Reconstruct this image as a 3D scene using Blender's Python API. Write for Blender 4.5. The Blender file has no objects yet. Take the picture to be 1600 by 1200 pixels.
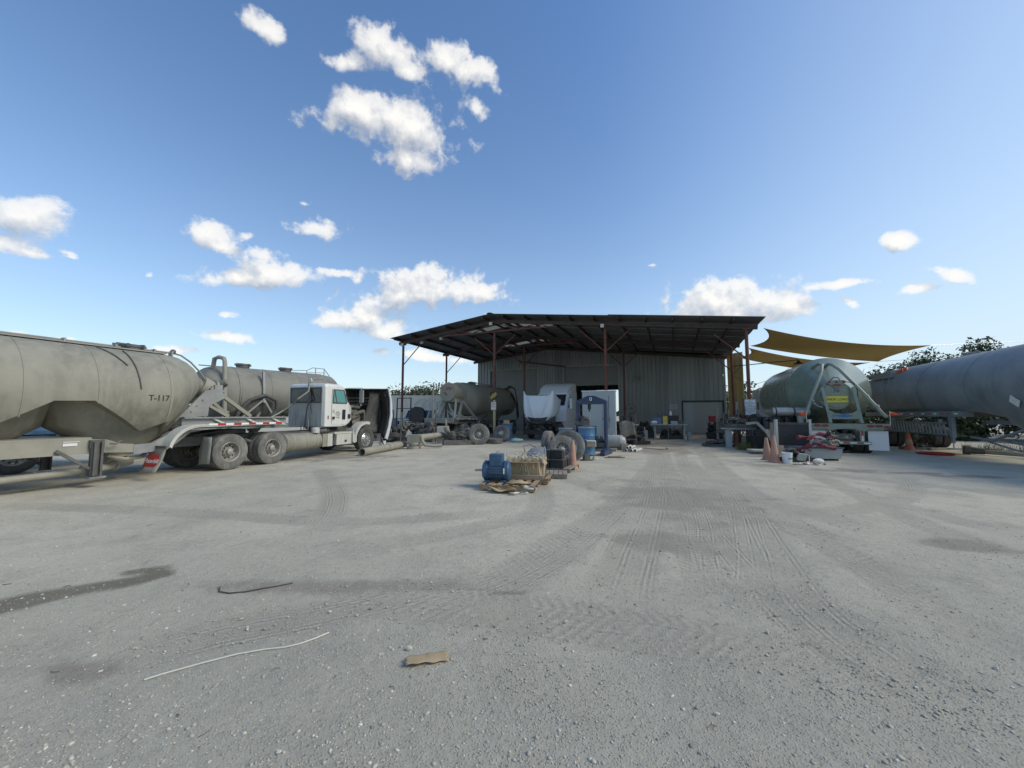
import bpy, bmesh, math, random
import numpy as np
from mathutils import Matrix, Vector, Euler
R_ = math.radians
C = bpy.context.scene.collection
scn = bpy.context.scene
random.seed(7)
rng = np.random.default_rng(7)

# ------------------------------------------------------------------ camera
CAMH = 1.62
cam_d = bpy.data.cameras.new('camera'); cam = bpy.data.objects.new('camera', cam_d); C.objects.link(cam)
cam.location = (0, 0, CAMH)
cam.rotation_euler = (R_(90) + math.atan(47 / 601), 0, 0)
cam_d.sensor_width = 36; cam_d.lens = 36 * 601 / 1600
cam_d.clip_start = .05; cam_d.clip_end = 3000
scn.camera = cam

# ------------------------------------------------------------------ world
SUN_AZ, SUN_EL = 100, 40           # azimuth clockwise from +Y, elevation
SKY_STRENGTH = 0.1
EXPOSURE = 0.64
scn.view_settings.view_transform = 'Standard'; scn.view_settings.look = 'None'
scn.view_settings.gamma = 1; scn.view_settings.use_curve_mapping = False
scn.view_settings.exposure = EXPOSURE
W = bpy.data.worlds.new('World'); scn.world = W; W.use_nodes = True

class NT:
    """small helper to write node graphs as expressions"""
    def __init__(s, tree): s.t = tree; s.n = tree.nodes; s.l = tree.links
    def node(s, typ, **kw):
        n = s.n.new(typ)
        for k, v in kw.items(): setattr(n, k, v)
        return n
    def put(s, sock, v):
        if v is None: return
        if isinstance(v, bpy.types.NodeSocket): s.l.new(v, sock)
        else: sock.default_value = v
    def math(s, op, a, b=None, c=None, clamp=False):
        n = s.node('ShaderNodeMath', operation=op, use_clamp=clamp)
        for i, v in enumerate((a, b, c)): s.put(n.inputs[i], v)
        return n.outputs[0]
    def vmath(s, op, a, b=None, scale=None):
        n = s.node('ShaderNodeVectorMath', operation=op)
        s.put(n.inputs[0], a); s.put(n.inputs[1], b)
        if scale is not None: s.put(n.inputs[3], scale)
        return n.outputs['Value'] if op in ('LENGTH', 'DOT_PRODUCT', 'DISTANCE') else n.outputs[0]
    def sep(s, v):
        n = s.node('ShaderNodeSeparateXYZ'); s.l.new(v, n.inputs[0]); return n.outputs
    def comb(s, x=0, y=0, z=0):
        n = s.node('ShaderNodeCombineXYZ')
        for i, v in enumerate((x, y, z)): s.put(n.inputs[i], v)
        return n.outputs[0]
    def noise(s, vec, scale, detail=4, rough=.55, dist=0, dim='3D'):
        n = s.node('ShaderNodeTexNoise', noise_dimensions=dim)
        s.put(n.inputs['Vector'], vec); n.inputs['Scale'].default_value = scale
        n.inputs['Detail'].default_value = detail; n.inputs['Roughness'].default_value = rough
        n.inputs['Distortion'].default_value = dist
        return n.outputs['Fac']
    def vor(s, vec, scale, feature='F1', rnd=1):
        n = s.node('ShaderNodeTexVoronoi', feature=feature)
        s.put(n.inputs['Vector'], vec); n.inputs['Scale'].default_value = scale
        n.inputs['Randomness'].default_value = rnd
        return n.outputs
    def ss(s, v, a, b, lo=0., hi=1.):
        n = s.node('ShaderNodeMapRange', interpolation_type='SMOOTHSTEP')
        for i, q in enumerate((v, a, b, lo, hi)): s.put(n.inputs[i], q)
        return n.outputs[0]
    def mix(s, f, a, b, mode='MIX'):
        n = s.node('ShaderNodeMix', data_type='RGBA', blend_type=mode)
        s.put(n.inputs[0], f)
        for i, v in ((6, a), (7, b)):
            if isinstance(v, tuple) and len(v) == 3: v = v + (1,)
            s.put(n.inputs[i], v)
        return n.outputs[2]
    def bump(s, h, strength, dist, normal=None):
        n = s.node('ShaderNodeBump'); n.inputs['Strength'].default_value = strength
        n.inputs['Distance'].default_value = dist; s.put(n.inputs['Height'], h)
        if normal is not None: s.put(n.inputs['Normal'], normal)
        return n.outputs[0]

# each cloud lobe: direction (X/Y, Z/Y), radii, tilt in degrees
CLOUDS = [(-0.711,1.093,0.06,0.035,-35),(-0.665,1.06,0.03,0.028,-40),(-0.455,0.977,0.085,0.03,0),(-0.358,1.012,0.095,0.055,-30),(-0.285,0.954,0.055,0.032,-30),(-0.143,0.964,0.09,0.045,-25),(-0.097,0.85,0.026,0.062,30),(-0.196,0.983,0.05,0.035,-20),(-0.353,0.813,0.162,0.063,-8),(-0.273,0.775,0.088,0.074,-30),(-0.28,0.692,0.052,0.04,-20),(-0.433,0.841,0.071,0.041,0),(-1.321,0.529,0.107,0.05,-5),(-1.375,0.466,0.086,0.04,0),(-1.295,0.431,0.06,0.014,-10),(-1.191,0.427,0.034,0.01,-20),(-0.827,0.489,0.058,0.036,-25),(-0.781,0.448,0.06,0.017,-20),(-0.711,0.477,0.021,0.014,0),(-0.725,0.36,0.12,0.026,3),(-0.64,0.378,0.079,0.038,-15),(-0.66,0.422,0.045,0.019,-30),(-0.528,0.502,0.066,0.032,-5),(-0.565,0.568,0.024,0.012,-10),(-0.753,0.262,0.033,0.011,-5),(-0.738,0.203,0.067,0.017,-8),(-0.97,0.373,0.013,0.011,0),(-0.204,0.334,0.11,0.052,-5),(-0.272,0.313,0.102,0.022,0),(-0.119,0.326,0.085,0.029,-10),(-0.473,0.248,0.064,0.025,0),(-0.397,0.258,0.065,0.045,-5),(-0.337,0.214,0.059,0.024,0),(-0.321,0.222,0.037,0.027,0),(-0.47,0.378,0.045,0.012,-10),(-0.409,0.36,0.02,0.024,-20),(0.543,0.3,0.102,0.059,0),(0.654,0.303,0.088,0.052,0),(0.738,0.282,0.047,0.03,0),(0.593,0.262,0.152,0.026,0),(1.049,0.466,0.055,0.022,5),(0.869,0.345,0.085,0.011,6),(1.161,0.378,0.07,0.018,-15),(1.081,0.334,0.046,0.014,10),(0.9,0.296,0.033,0.013,-25),(-1.315,0.21,0.037,0.014,0),(-1.179,0.193,0.047,0.01,0),(-0.882,0.166,0.05,0.012,0),(-0.243,0.154,0.101,0.015,-8),(0.376,0.396,0.022,0.008,0),(-0.068,0.265,0.022,0.009,0),
          (-1.9,0.9,0.2,0.09,-10),(1.9,1.1,0.2,0.08,10),(-2.3,0.35,0.2,0.06,0),(2.6,0.4,0.25,0.06,0)]
def build_world():
    t = NT(W.node_tree); t.n.clear()
    out = t.node('ShaderNodeOutputWorld'); bg = t.node('ShaderNodeBackground')
    bg.inputs['Strength'].default_value = SKY_STRENGTH
    sky = t.node('ShaderNodeTexSky', sky_type='NISHITA'); sky.sun_disc = False
    sky.sun_elevation = R_(SUN_EL); sky.sun_rotation = R_(SUN_AZ)
    sky.altitude = 0; sky.air_density = 1.0; sky.dust_density = .6; sky.ozone_density = 2.0
    hs = t.node('ShaderNodeHueSaturation'); hs.inputs['Saturation'].default_value = 1.24; hs.inputs['Value'].default_value = 1.18; hs.inputs['Hue'].default_value = .503
    t.l.new(sky.outputs[0], hs.inputs['Color'])
    # humid summer air: pale towards the horizon all round
    z = t.sep(t.node('ShaderNodeTexCoord').outputs['Generated'])[2]
    hz = t.math('POWER', 2.718, t.math('MULTIPLY', t.math('MAXIMUM', z, 0.), -3.6))
    side = t.math('MAXIMUM', t.vmath('DOT_PRODUCT', t.node('ShaderNodeTexCoord').outputs['Generated'], (math.sin(R_(SUN_AZ)), math.cos(R_(SUN_AZ)), 0.)), 0.)
    hz = t.math('ADD', t.math('MULTIPLY', hz, .80), t.math('MULTIPLY', t.math('POWER', side, 1.6), .62), clamp=True)
    col = t.mix(hz, hs.outputs[0], (4.4, 5.3, 5.85))
    t.l.new(col, bg.inputs['Color']); t.l.new(bg.outputs[0], out.inputs[0])
build_world()
def build_sky_clouds():
    """thin cumulus seen from below, on a dome far beyond everything else"""
    RAD = 1300.
    def lobe(px, pz):
        acc = np.zeros(px.shape)
        for x, z, a, b, r in CLOUDS:
            r = R_(r); dx = px - x; dz = pz - z
            u = (dx * math.cos(r) + dz * math.sin(r)) / (a * 1.22); w = (-dx * math.sin(r) + dz * math.cos(r)) / (b * 1.25)
            w = np.where(w < 0, w * 1.25, w)
            acc += np.exp(-4.5 * (np.sqrt(u * u + w * w) - min(1., .42 + a / .085)))
        return 1 + np.log(acc + 1e-9) / 4.5 - 1
    az = np.concatenate([np.arange(-180, -60, 1.5), np.arange(-60, 60, .35), np.arange(60, 180.1, 1.5)])
    el = np.concatenate([np.arange(1.2, 58, .35), np.arange(58, 89, 2)])
    A, E = np.meshgrid(np.radians(az), np.radians(el), indexing='ij')
    x = np.sin(A) * np.cos(E); y = np.cos(A) * np.cos(E); z = np.sin(E)
    def field(x, y, z):
        ay = np.maximum(np.abs(y), .05); return np.clip(lobe(x / ay, z / ay), -1.5, 3)
    ay = np.maximum(np.abs(y), .05)
    d0 = field(x, y, z); d1 = np.clip(lobe(x / ay + .022, z / ay + .045), -1.5, 3)
    nx, ny = A.shape; idx = np.arange(nx * ny).reshape(nx, ny)
    f = np.stack([idx[:-1, :-1], idx[:-1, 1:], idx[1:, 1:], idx[1:, :-1]], -1).reshape(-1, 4)
    dm = np.maximum.reduce([d0[:-1, :-1], d0[1:, :-1], d0[1:, 1:], d0[:-1, 1:]]).reshape(-1)
    f = f[dm > -1.15]; used, inv = np.unique(f, return_inverse=True); f = inv.reshape(-1, 4)
    v = (np.stack([x, y, z], -1).reshape(-1, 3) * RAD)[used]; dd = np.stack([d0, d1, 0 * d0], -1).reshape(-1, 3)[used]
    me = bpy.data.meshes.new('sky')
    me.vertices.add(len(v)); me.vertices.foreach_set('co', v.astype(np.float32).ravel())
    me.loops.add(f.size); me.loops.foreach_set('vertex_index', f.ravel().astype(np.int32))
    me.polygons.add(len(f)); me.polygons.foreach_set('loop_start', np.arange(0, f.size, 4, dtype=np.int32)); me.update(calc_edges=True); me.shade_smooth()
    at = me.attributes.new('cloud', 'FLOAT_VECTOR', 'POINT'); at.data.foreach_set('vector', dd.astype(np.float32).ravel())
    m = bpy.data.materials.new('cumulus'); m.use_nodes = True; t = NT(m.node_tree); t.n.clear(); me.materials.append(m)
    tc = t.node('ShaderNodeTexCoord'); D = t.vmath('NORMALIZE', tc.outputs['Object'])
    x_, y_, z_ = t.sep(D)
    P = D
    P2 = t.vmath('ADD', P, (.010, -.006, .020))
    A0, A1, _ = t.sep(t.node('ShaderNodeAttribute', attribute_name='cloud').outputs['Vector'])
    def dens(a, p):
        fine = t.noise(p, 20, 8, .58, .2); mid = t.noise(p, 8, 3, .5)
        fine = t.math('ADD', t.math('MULTIPLY', fine, .8), t.math('MULTIPLY', t.noise(p, 62, 5, .6), .2))
        v = t.math('ADD', a, t.math('MULTIPLY', t.math('SUBTRACT', fine, .5), 2.9))
        return t.math('ADD', v, t.math('MULTIPLY', t.math('SUBTRACT', mid, .5), 1.1))
    dA = dens(A0, P); dB = dens(A1, P2)
    a = t.ss(dA, -.08, .46)
    a = t.math('MULTIPLY', a, t.math('ADD', .8, t.math('MULTIPLY', t.ss(dA, .3, 1.2), .2)))
    lit = t.math('ADD', t.math('MULTIPLY', t.math('SUBTRACT', dA, dB), .75), .48, clamp=True)
    col = t.mix(lit, (.42, .46, .53), (.96, .945, .91))
    em = t.node('ShaderNodeEmission'); t.l.new(col, em.inputs[0]); em.inputs[1].default_value = .68
    tr = t.node('ShaderNodeBsdfTransparent'); mx = t.node('ShaderNodeMixShader'); out = t.node('ShaderNodeOutputMaterial')
    t.l.new(a, mx.inputs[0]); t.l.new(tr.outputs[0], mx.inputs[1]); t.l.new(em.outputs[0], mx.inputs[2]); t.l.new(mx.outputs[0], out.inputs[0])
    o = bpy.data.objects.new('sky', me); C.objects.link(o); o['kind'] = 'structure'

sun_d = bpy.data.lights.new('sun', 'SUN'); sun = bpy.data.objects.new('sun', sun_d); C.objects.link(sun)
sun_d.energy = 1.5; sun_d.angle = R_(26); sun_d.color = (1, .93, .80)
_sv = Vector((math.sin(R_(SUN_AZ)) * math.cos(R_(SUN_EL)), math.cos(R_(SUN_AZ)) * math.cos(R_(SUN_EL)), math.sin(R_(SUN_EL))))
sun.rotation_euler = _sv.to_track_quat('Z', 'Y').to_euler(); sun.location = _sv * 60

build_sky_clouds()
# ------------------------------------------------------------------ materials
MAT = {}
def mat_new(name):
    m = bpy.data.materials.new(name); m.use_nodes = True; t = NT(m.node_tree)
    b = m.node_tree.nodes['Principled BSDF']; MAT[name] = m
    return m, t, b
DUST = (.33, .31, .265)
def mat(name, col, rough=.6, metal=0., dust=.3, dcol=DUST, var=.25, scale=2.2, bump=.15, streak=.5, coat=0., rnd=0.):
    """painted / metal surface with mottled colour, dust film, vertical runs and fine relief"""
    m, t, b = mat_new(name)
    tc = t.node('ShaderNodeTexCoord'); O = tc.outputs['Object']
    big = t.noise(O, scale, 6, .62); fine = t.noise(O, scale * 14, 4, .6)
    x, y, z = t.sep(O)
    st = t.noise(t.comb(t.math('MULTIPLY', x, 3.2), t.math('MULTIPLY', y, 3.2), t.math('MULTIPLY', z, .35)), scale * 1.6, 5, .65)
    base = t.mix(t.ss(big, .3, .7), tuple(c * (1 - var) for c in col), tuple(min(1, c * (1 + var * .6)) for c in col))
    f = t.math('ADD', t.math('MULTIPLY', t.ss(big, .35, .75), .5), t.math('MULTIPLY', t.ss(st, .38, .72), streak))
    f = t.math('ADD', f, t.math('MULTIPLY', t.ss(fine, .45, .75), .3))
    f = t.math('MULTIPLY', f, dust * 1.4, clamp=True)
    f = t.math('ADD', f, dust * .25, clamp=True)
    c = t.mix(f, base, dcol)
    if rnd:
        oi = t.node('ShaderNodeObjectInfo')
        hv = t.node('ShaderNodeHueSaturation'); t.l.new(c, hv.inputs['Color']); t.l.new(t.math('ADD', 1 - rnd, t.math('MULTIPLY', oi.outputs['Random'], 2 * rnd)), hv.inputs['Value']); c = hv.outputs[0]
    t.l.new(c, b.inputs['Base Color'])
    r = t.math('ADD', rough * .85, t.math('MULTIPLY', f, .35), clamp=True)
    t.l.new(r, b.inputs['Roughness'])
    t.l.new(t.math('MULTIPLY', metal, t.math('SUBTRACT', 1., f, clamp=True)), b.inputs['Metallic'])
    if coat: b.inputs['Coat Weight'].default_value = coat; b.inputs['Coat Roughness'].default_value = .15
    if bump: t.l.new(t.bump(t.math('ADD', fine, t.math('MULTIPLY', big, .6)), bump, .01), b.inputs['Normal'])
    return m
def flat(name, col, rough=.6, metal=0.):
    m, t, b = mat_new(name)
    tc = t.node('ShaderNodeTexCoord')
    n = t.noise(tc.outputs['Object'], 9, 4)
    t.l.new(t.mix(n, tuple(c * .82 for c in col), tuple(min(1, c * 1.12) for c in col)), b.inputs['Base Color'])
    b.inputs['Roughness'].default_value = rough; b.inputs['Metallic'].default_value = metal
    return m

# ------------------------------------------------------------------ mesh helpers
def basis(d):
    d = Vector(d).normalized(); u = Vector((0, 0, 1)) if abs(d.z) < .95 else Vector((1, 0, 0))
    a = d.cross(u).normalized(); return a, a.cross(d).normalized()
class MB:
    def __init__(s, M=None): s.v = []; s.f = []; s.M = M
    def add(s, vs, fs):
        o = len(s.v)
        for p in vs:
            p = Vector(p); s.v.append(tuple(s.M @ p if s.M is not None else p))
        s.f += [tuple(i + o for i in f) for f in fs]; return s
    def box(s, x0, x1, y0, y1, z0, z1):
        v = [(x, y, z) for x in (x0, x1) for y in (y0, y1) for z in (z0, z1)]
        return s.add(v, [(0, 1, 3, 2), (4, 6, 7, 5), (0, 4, 5, 1), (2, 3, 7, 6), (0, 2, 6, 4), (1, 5, 7, 3)])
    def obox(s, c, size, rot=(0, 0, 0)):
        m = Euler([R_(a) for a in rot]).to_matrix(); h = [k / 2 for k in size]
        v = [Vector(c) + m @ Vector((x * h[0], y * h[1], z * h[2])) for x in (-1, 1) for y in (-1, 1) for z in (-1, 1)]
        return s.add(v, [(0, 1, 3, 2), (4, 6, 7, 5), (0, 4, 5, 1), (2, 3, 7, 6), (0, 2, 6, 4), (1, 5, 7, 3)])
    def bar(s, p, q, w, h=None):
        p = Vector(p); q = Vector(q); h = h or w; a, b = basis(q - p); a = a * w / 2; b = b * h / 2
        v = [e + i * a + j * b for e in (p, q) for i, j in ((-1, -1), (1, -1), (1, 1), (-1, 1))]
        return s.add(v, [(0, 1, 2, 3), (7, 6, 5, 4), (0, 4, 5, 1), (1, 5, 6, 2), (2, 6, 7, 3), (3, 7, 4, 0)])
    def loft(s, rings, cap=True, closed=True):
        n = len(rings[0]); v = [p for r in rings for p in r]; f = []
        for i in range(len(rings) - 1):
            for j in range(n if closed else n - 1):
                k = (j + 1) % n; f.append((i * n + j, i * n + k, (i + 1) * n + k, (i + 1) * n + j))
        if cap: f += [tuple(range(n - 1, -1, -1)), tuple((len(rings) - 1) * n + j for j in range(n))]
        return s.add(v, f)
    def cyl(s, p, q, r, r2=None, n=14, cap=True):
        p = Vector(p); q = Vector(q); r2 = r if r2 is None else r2; a, b = basis(q - p)
        ring = lambda c, rr: [c + a * math.cos(2 * math.pi * i / n) * rr + b * math.sin(2 * math.pi * i / n) * rr for i in range(n)]
        return s.loft([ring(p, r), ring(q, r2)], cap)
    def pipe(s, p, q, r, th=.012, n=16):
        p = Vector(p); q = Vector(q); a, b = basis(q - p)
        ring = lambda c, rr: [c + a * math.cos(2 * math.pi * i / n) * rr + b * math.sin(2 * math.pi * i / n) * rr for i in range(n)]
        return s.loft([ring(p, r - th), ring(p, r), ring(q, r), ring(q, r - th), ring(p, r - th)], False)
    def tube(s, pts, r, n=8, cap=True):
        pts = [Vector(p) for p in pts]; rings = []; a = None
        for i, p in enumerate(pts):
            d = (pts[min(i + 1, len(pts) - 1)] - pts[max(i - 1, 0)]).normalized()
            if a is None: a, b = basis(d)
            else:
                a = (a - d * a.dot(d)).normalized(); b = a.cross(d)
            rr = r[i] if isinstance(r, (list, tuple)) else r
            rings.append([p + a * math.cos(2 * math.pi * k / n) * rr + b * math.sin(2 * math.pi * k / n) * rr for k in range(n)])
        return s.loft(rings, cap)
    def lathe(s, prof, n=28, c=(0, 0, 0), axis='y', cap=True):
        rings = []
        for r, h in prof:
            ring = []
            for i in range(n):
                a = 2 * math.pi * i / n; u, w = r * math.cos(a), r * math.sin(a)
                p = {'y': (u, h, w), 'z': (u, w, h), 'x': (h, u, w)}[axis]
                ring.append((p[0] + c[0], p[1] + c[1], p[2] + c[2]))
            rings.append(ring)
        return s.loft(rings, cap)
    def prism(s, pts, a, b, axis='y'):
        def P(u, w, h): return {'y': (u, h, w), 'z': (u, w, h), 'x': (h, u, w)}[axis]
        n = len(pts); v = [P(*p, a) for p in pts] + [P(*p, b) for p in pts]
        return s.add(v, [tuple(range(n)), tuple(range(2 * n - 1, n - 1, -1))] + [(i, (i + 1) % n, n + (i + 1) % n, n + i) for i in range(n)])
    def sph(s, c, r, n=10, sq=(1, 1, 1)):
        prof = [(max(1e-4, math.sin(math.pi * i / (n // 2 + 1))), -math.cos(math.pi * i / (n // 2 + 1))) for i in range(n // 2 + 2)]
        rings = [[(c[0] + r * sq[0] * q * math.cos(2 * math.pi * k / n), c[1] + r * sq[1] * q * math.sin(2 * math.pi * k / n), c[2] + r * sq[2] * h) for k in range(n)] for q, h in prof]
        return s.loft(rings, True)
    def grid(s, fn, nu, nv):
        v = [fn(i / nu, j / nv) for i in range(nu + 1) for j in range(nv + 1)]
        return s.add(v, [(i * (nv + 1) + j, i * (nv + 1) + j + 1, (i + 1) * (nv + 1) + j + 1, (i + 1) * (nv + 1) + j) for i in range(nu) for j in range(nv)])
    def mesh(s, name, material, sharp=32, smooth=True):
        me = bpy.data.meshes.new(name); me.from_pydata(s.v, [], s.f)
        bm = bmesh.new(); bm.from_mesh(me); bmesh.ops.recalc_face_normals(bm, faces=bm.faces); bm.to_mesh(me); bm.free()
        if material: me.materials.append(MAT[material] if isinstance(material, str) else material)
        if smooth: me.shade_smooth(); me.set_sharp_from_angle(angle=R_(sharp))
        return me
    def build(s, name, material, parent=None, loc=(0, 0, 0), rz=0, label=None, kind=None, sharp=32, solid=0, bevel=0):
        o = bpy.data.objects.new(name, s.mesh(name, material, sharp)); C.objects.link(o)
        o.location = loc; o.rotation_euler = (0, 0, R_(rz))
        if parent: o.parent = parent
        if label: o['label'] = label
        if kind: o['kind'] = kind
        if solid: md = o.modifiers.new('s', 'SOLIDIFY'); md.thickness = solid; md.offset = 0
        if bevel: md = o.modifiers.new('b', 'BEVEL'); md.width = bevel; md.segments = 2; md.limit_method = 'ANGLE'
        return o
def tag(o, label, cat, group=None, kind=None):
    o['label'] = label; o['category'] = cat
    if group: o['group'] = group
    if kind: o['kind'] = kind
    return o
def thing(name, label, cat, loc=(0, 0, 0), rz=0, group=None, rot=None):
    o = bpy.data.objects.new(name, None); C.objects.link(o); o.location = loc
    o.rotation_euler = (0, 0, R_(rz)) if rot is None else tuple(R_(a) for a in rot)
    o.empty_display_size = .1
    return tag(o, label, cat, group)
def use(name, me, parent, loc=(0, 0, 0), rot=(0, 0, 0), label=None):
    o = bpy.data.objects.new(name, me); C.objects.link(o); o.parent = parent
    o.location = loc; o.rotation_euler = tuple(R_(a) for a in rot)
    if label: o['label'] = label
    return o
def kids(o): return [c for c in C.objects if c.parent == o]
def copy_tree(o, label=None, loc=None, rz=None, rot=None, parent=None):
    c = o.copy(); C.objects.link(c)
    if parent: c.parent = parent
    if label: c['label'] = label
    if loc is not None: c.location = loc
    if rz is not None: c.rotation_euler[2] = R_(rz)
    if rot is not None: c.rotation_euler = tuple(R_(a) for a in rot)
    for k in kids(o): copy_tree(k, parent=c)
    return c
def struct(o): o['kind'] = 'structure'; return o
def text_mesh(s, size, material, depth=.004, shear=0, bold=0, width=1.):
    cu = bpy.data.curves.new('t', 'FONT'); cu.body = s; cu.size = size; cu.extrude = depth; cu.shear = shear
    cu.align_x = 'CENTER'; cu.align_y = 'CENTER'; cu.offset = bold
    ob = bpy.data.objects.new('t', cu); C.objects.link(ob)
    bpy.context.view_layer.update()
    me = bpy.data.meshes.new_from_object(ob.evaluated_get(bpy.context.evaluated_depsgraph_get()))
    bpy.data.objects.remove(ob); bpy.data.curves.remove(cu)
    if width != 1:
        for v in me.vertices: v.co.x *= width
    me.materials.clear(); me.materials.append(MAT[material]); me.name = 'lettering'
    return me
# building frame: s to the right along the front, w into the shop
BO = Vector((12.25, 19.72, 0)); BA = 22.8
def BF(s, w, z=0):
    a = R_(BA); return (BO.x + s * math.cos(a) + w * math.sin(a), BO.y - s * math.sin(a) + w * math.cos(a), z)

# ------------------------------------------------------------------ ground
TRACKS = [
[(6.99,18.61),(3.19,8.80),(1.78,5.48),(1.12,4.00),(0.83,3.21)],[(7.20,18.61),(3.60,8.80),(2.81,6.53),(2.06,4.33),(1.71,3.26)],
[(5.45,15.20),(3.79,9.64),(3.25,6.88),(3.25,5.72),(3.34,5.42)],[(8.40,17.02),(4.56,8.09),(3.12,4.95),(2.50,3.59),(2.35,2.90),(2.33,2.39),(2.27,1.93)],
[(6.36,11.93),(4.35,6.53),(3.86,4.52),(3.54,3.36),(3.31,2.62)],[(5.03,8.80),(3.24,5.48),(2.41,4.00),(1.81,3.21)],
[(5.62,14.53),(2.00,7.23),(0.64,4.95),(0.00,3.92),(-0.38,3.36)],[(3.97,11.26),(1.35,5.96),(0.35,4.33),(-0.55,3.47),(-1.15,3.02)],
[(4.02,10.66),(2.78,5.20),(2.50,4.00),(2.34,3.26)],[(5.25,5.07),(5.07,4.56),(5.09,4.24)],[(3.99,3.59),(3.73,3.21),(3.63,2.83)],
[(-2.06,4.56),(-1.59,4.91),(-0.86,5.34),(0.42,6.53)],[(-2.16,3.65),(-0.55,3.41),(0.51,3.18),(1.38,2.90),(2.02,2.56),(2.35,2.15)],
[(-2.65,2.29),(-2.46,2.83),(-1.39,3.36),(0.00,4.00)],[(-0.46,2.90),(0.38,2.39),(0.60,1.93)],[(2.52,3.92),(2.46,2.83),(2.62,2.29),(2.71,2.07)],
[(-9.09,6.98),(-5.31,6.53),(-2.32,5.96),(0.00,6.53)],[(7.19,8.80),(6.90,6.53),(6.72,4.95)],
[(1.05,10.66),(1.87,8.80),(2.67,7.78),(4.55,6.98),(5.05,5.20)],[(7.28,17.02),(3.54,7.49),(2.36,4.73),(1.77,3.47)],
[(9.5,14),(7.5,9),(6.2,6.2),(5.6,4.2)],[(6.9,15),(8.3,11),(9.8,8.2),(11.5,6)],[(-6,12),(-4.2,9),(-3.2,7),(-2.6,5)],
[(-1.5,16),(0.2,11),(0.6,8),(0.2,5.6)],[(6.2,14),(4.6,9.4),(3.9,6.6),(3.5,4.9)],[(10.5,10.5),(8.2,8.1),(5.6,6.6),(3.1,6.1)]]
STAIN = [(-4.9,2.95,.3),(-4.4,3.25,.28),(-4.2,3.5,.26),(-4.0,3.7,.22),(-3.75,3.88,.2),(-3.55,4.0,.15),(-3.75,4.18,.15),(-3.95,4.1,.13)]
BROWN = [(9.79,11.26,1.6,.5),(10.83,10.66,1.4,.4),(11.94,10.1,1.5,.4),(8.2,12.3,1.2,.4),(5.7,4.9,.6,.35),(1.9,5.1,1.2,.5),(-1.6,3.75,1.6,.2),(-2.7,2.6,.35,.16),(-3.1,2.15,.5,.14),
         (6.6,17.5,2.6,2.2),(7.5,21,3.4,3),(3.2,7.6,1.6,2.2),(12,17,4,1.6),(-7,15,3,2),(-12,11,4,1.2)]
def seg_field(X, Y, pts):
    # smooth the polyline (Catmull-Rom), then distance / signed offset / arc length
    P = [np.array(p, float) for p in pts]; P = [2 * P[0] - P[1]] + P + [2 * P[-1] - P[-2]]; q = []
    for i in range(1, len(P) - 2):
        for t in np.linspace(0, 1, 7)[:-1]:
            a, b, c, d = P[i - 1], P[i], P[i + 1], P[i + 2]
            q.append(.5 * (2 * b + (c - a) * t + (2 * a - 5 * b + 4 * c - d) * t * t + (3 * b - a - 3 * c + d) * t ** 3))
    q.append(P[-2]); best = np.full(X.shape, 1e9); acr = np.zeros(X.shape); alo = np.zeros(X.shape); L = 0
    for a, b in zip(q[:-1], q[1:]):
        d = b - a; l = np.hypot(*d); d = d / l
        t = np.clip((X - a[0]) * d[0] + (Y - a[1]) * d[1], 0, l)
        dx = X - a[0] - t * d[0]; dy = Y - a[1] - t * d[1]; dist = np.hypot(dx, dy); m = dist < best
        best[m] = dist[m]; acr[m] = ((X - a[0]) * d[1] - (Y - a[1]) * d[0])[m]; alo[m] = (L + t)[m]; L += l
    return best, acr, alo, L
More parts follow.
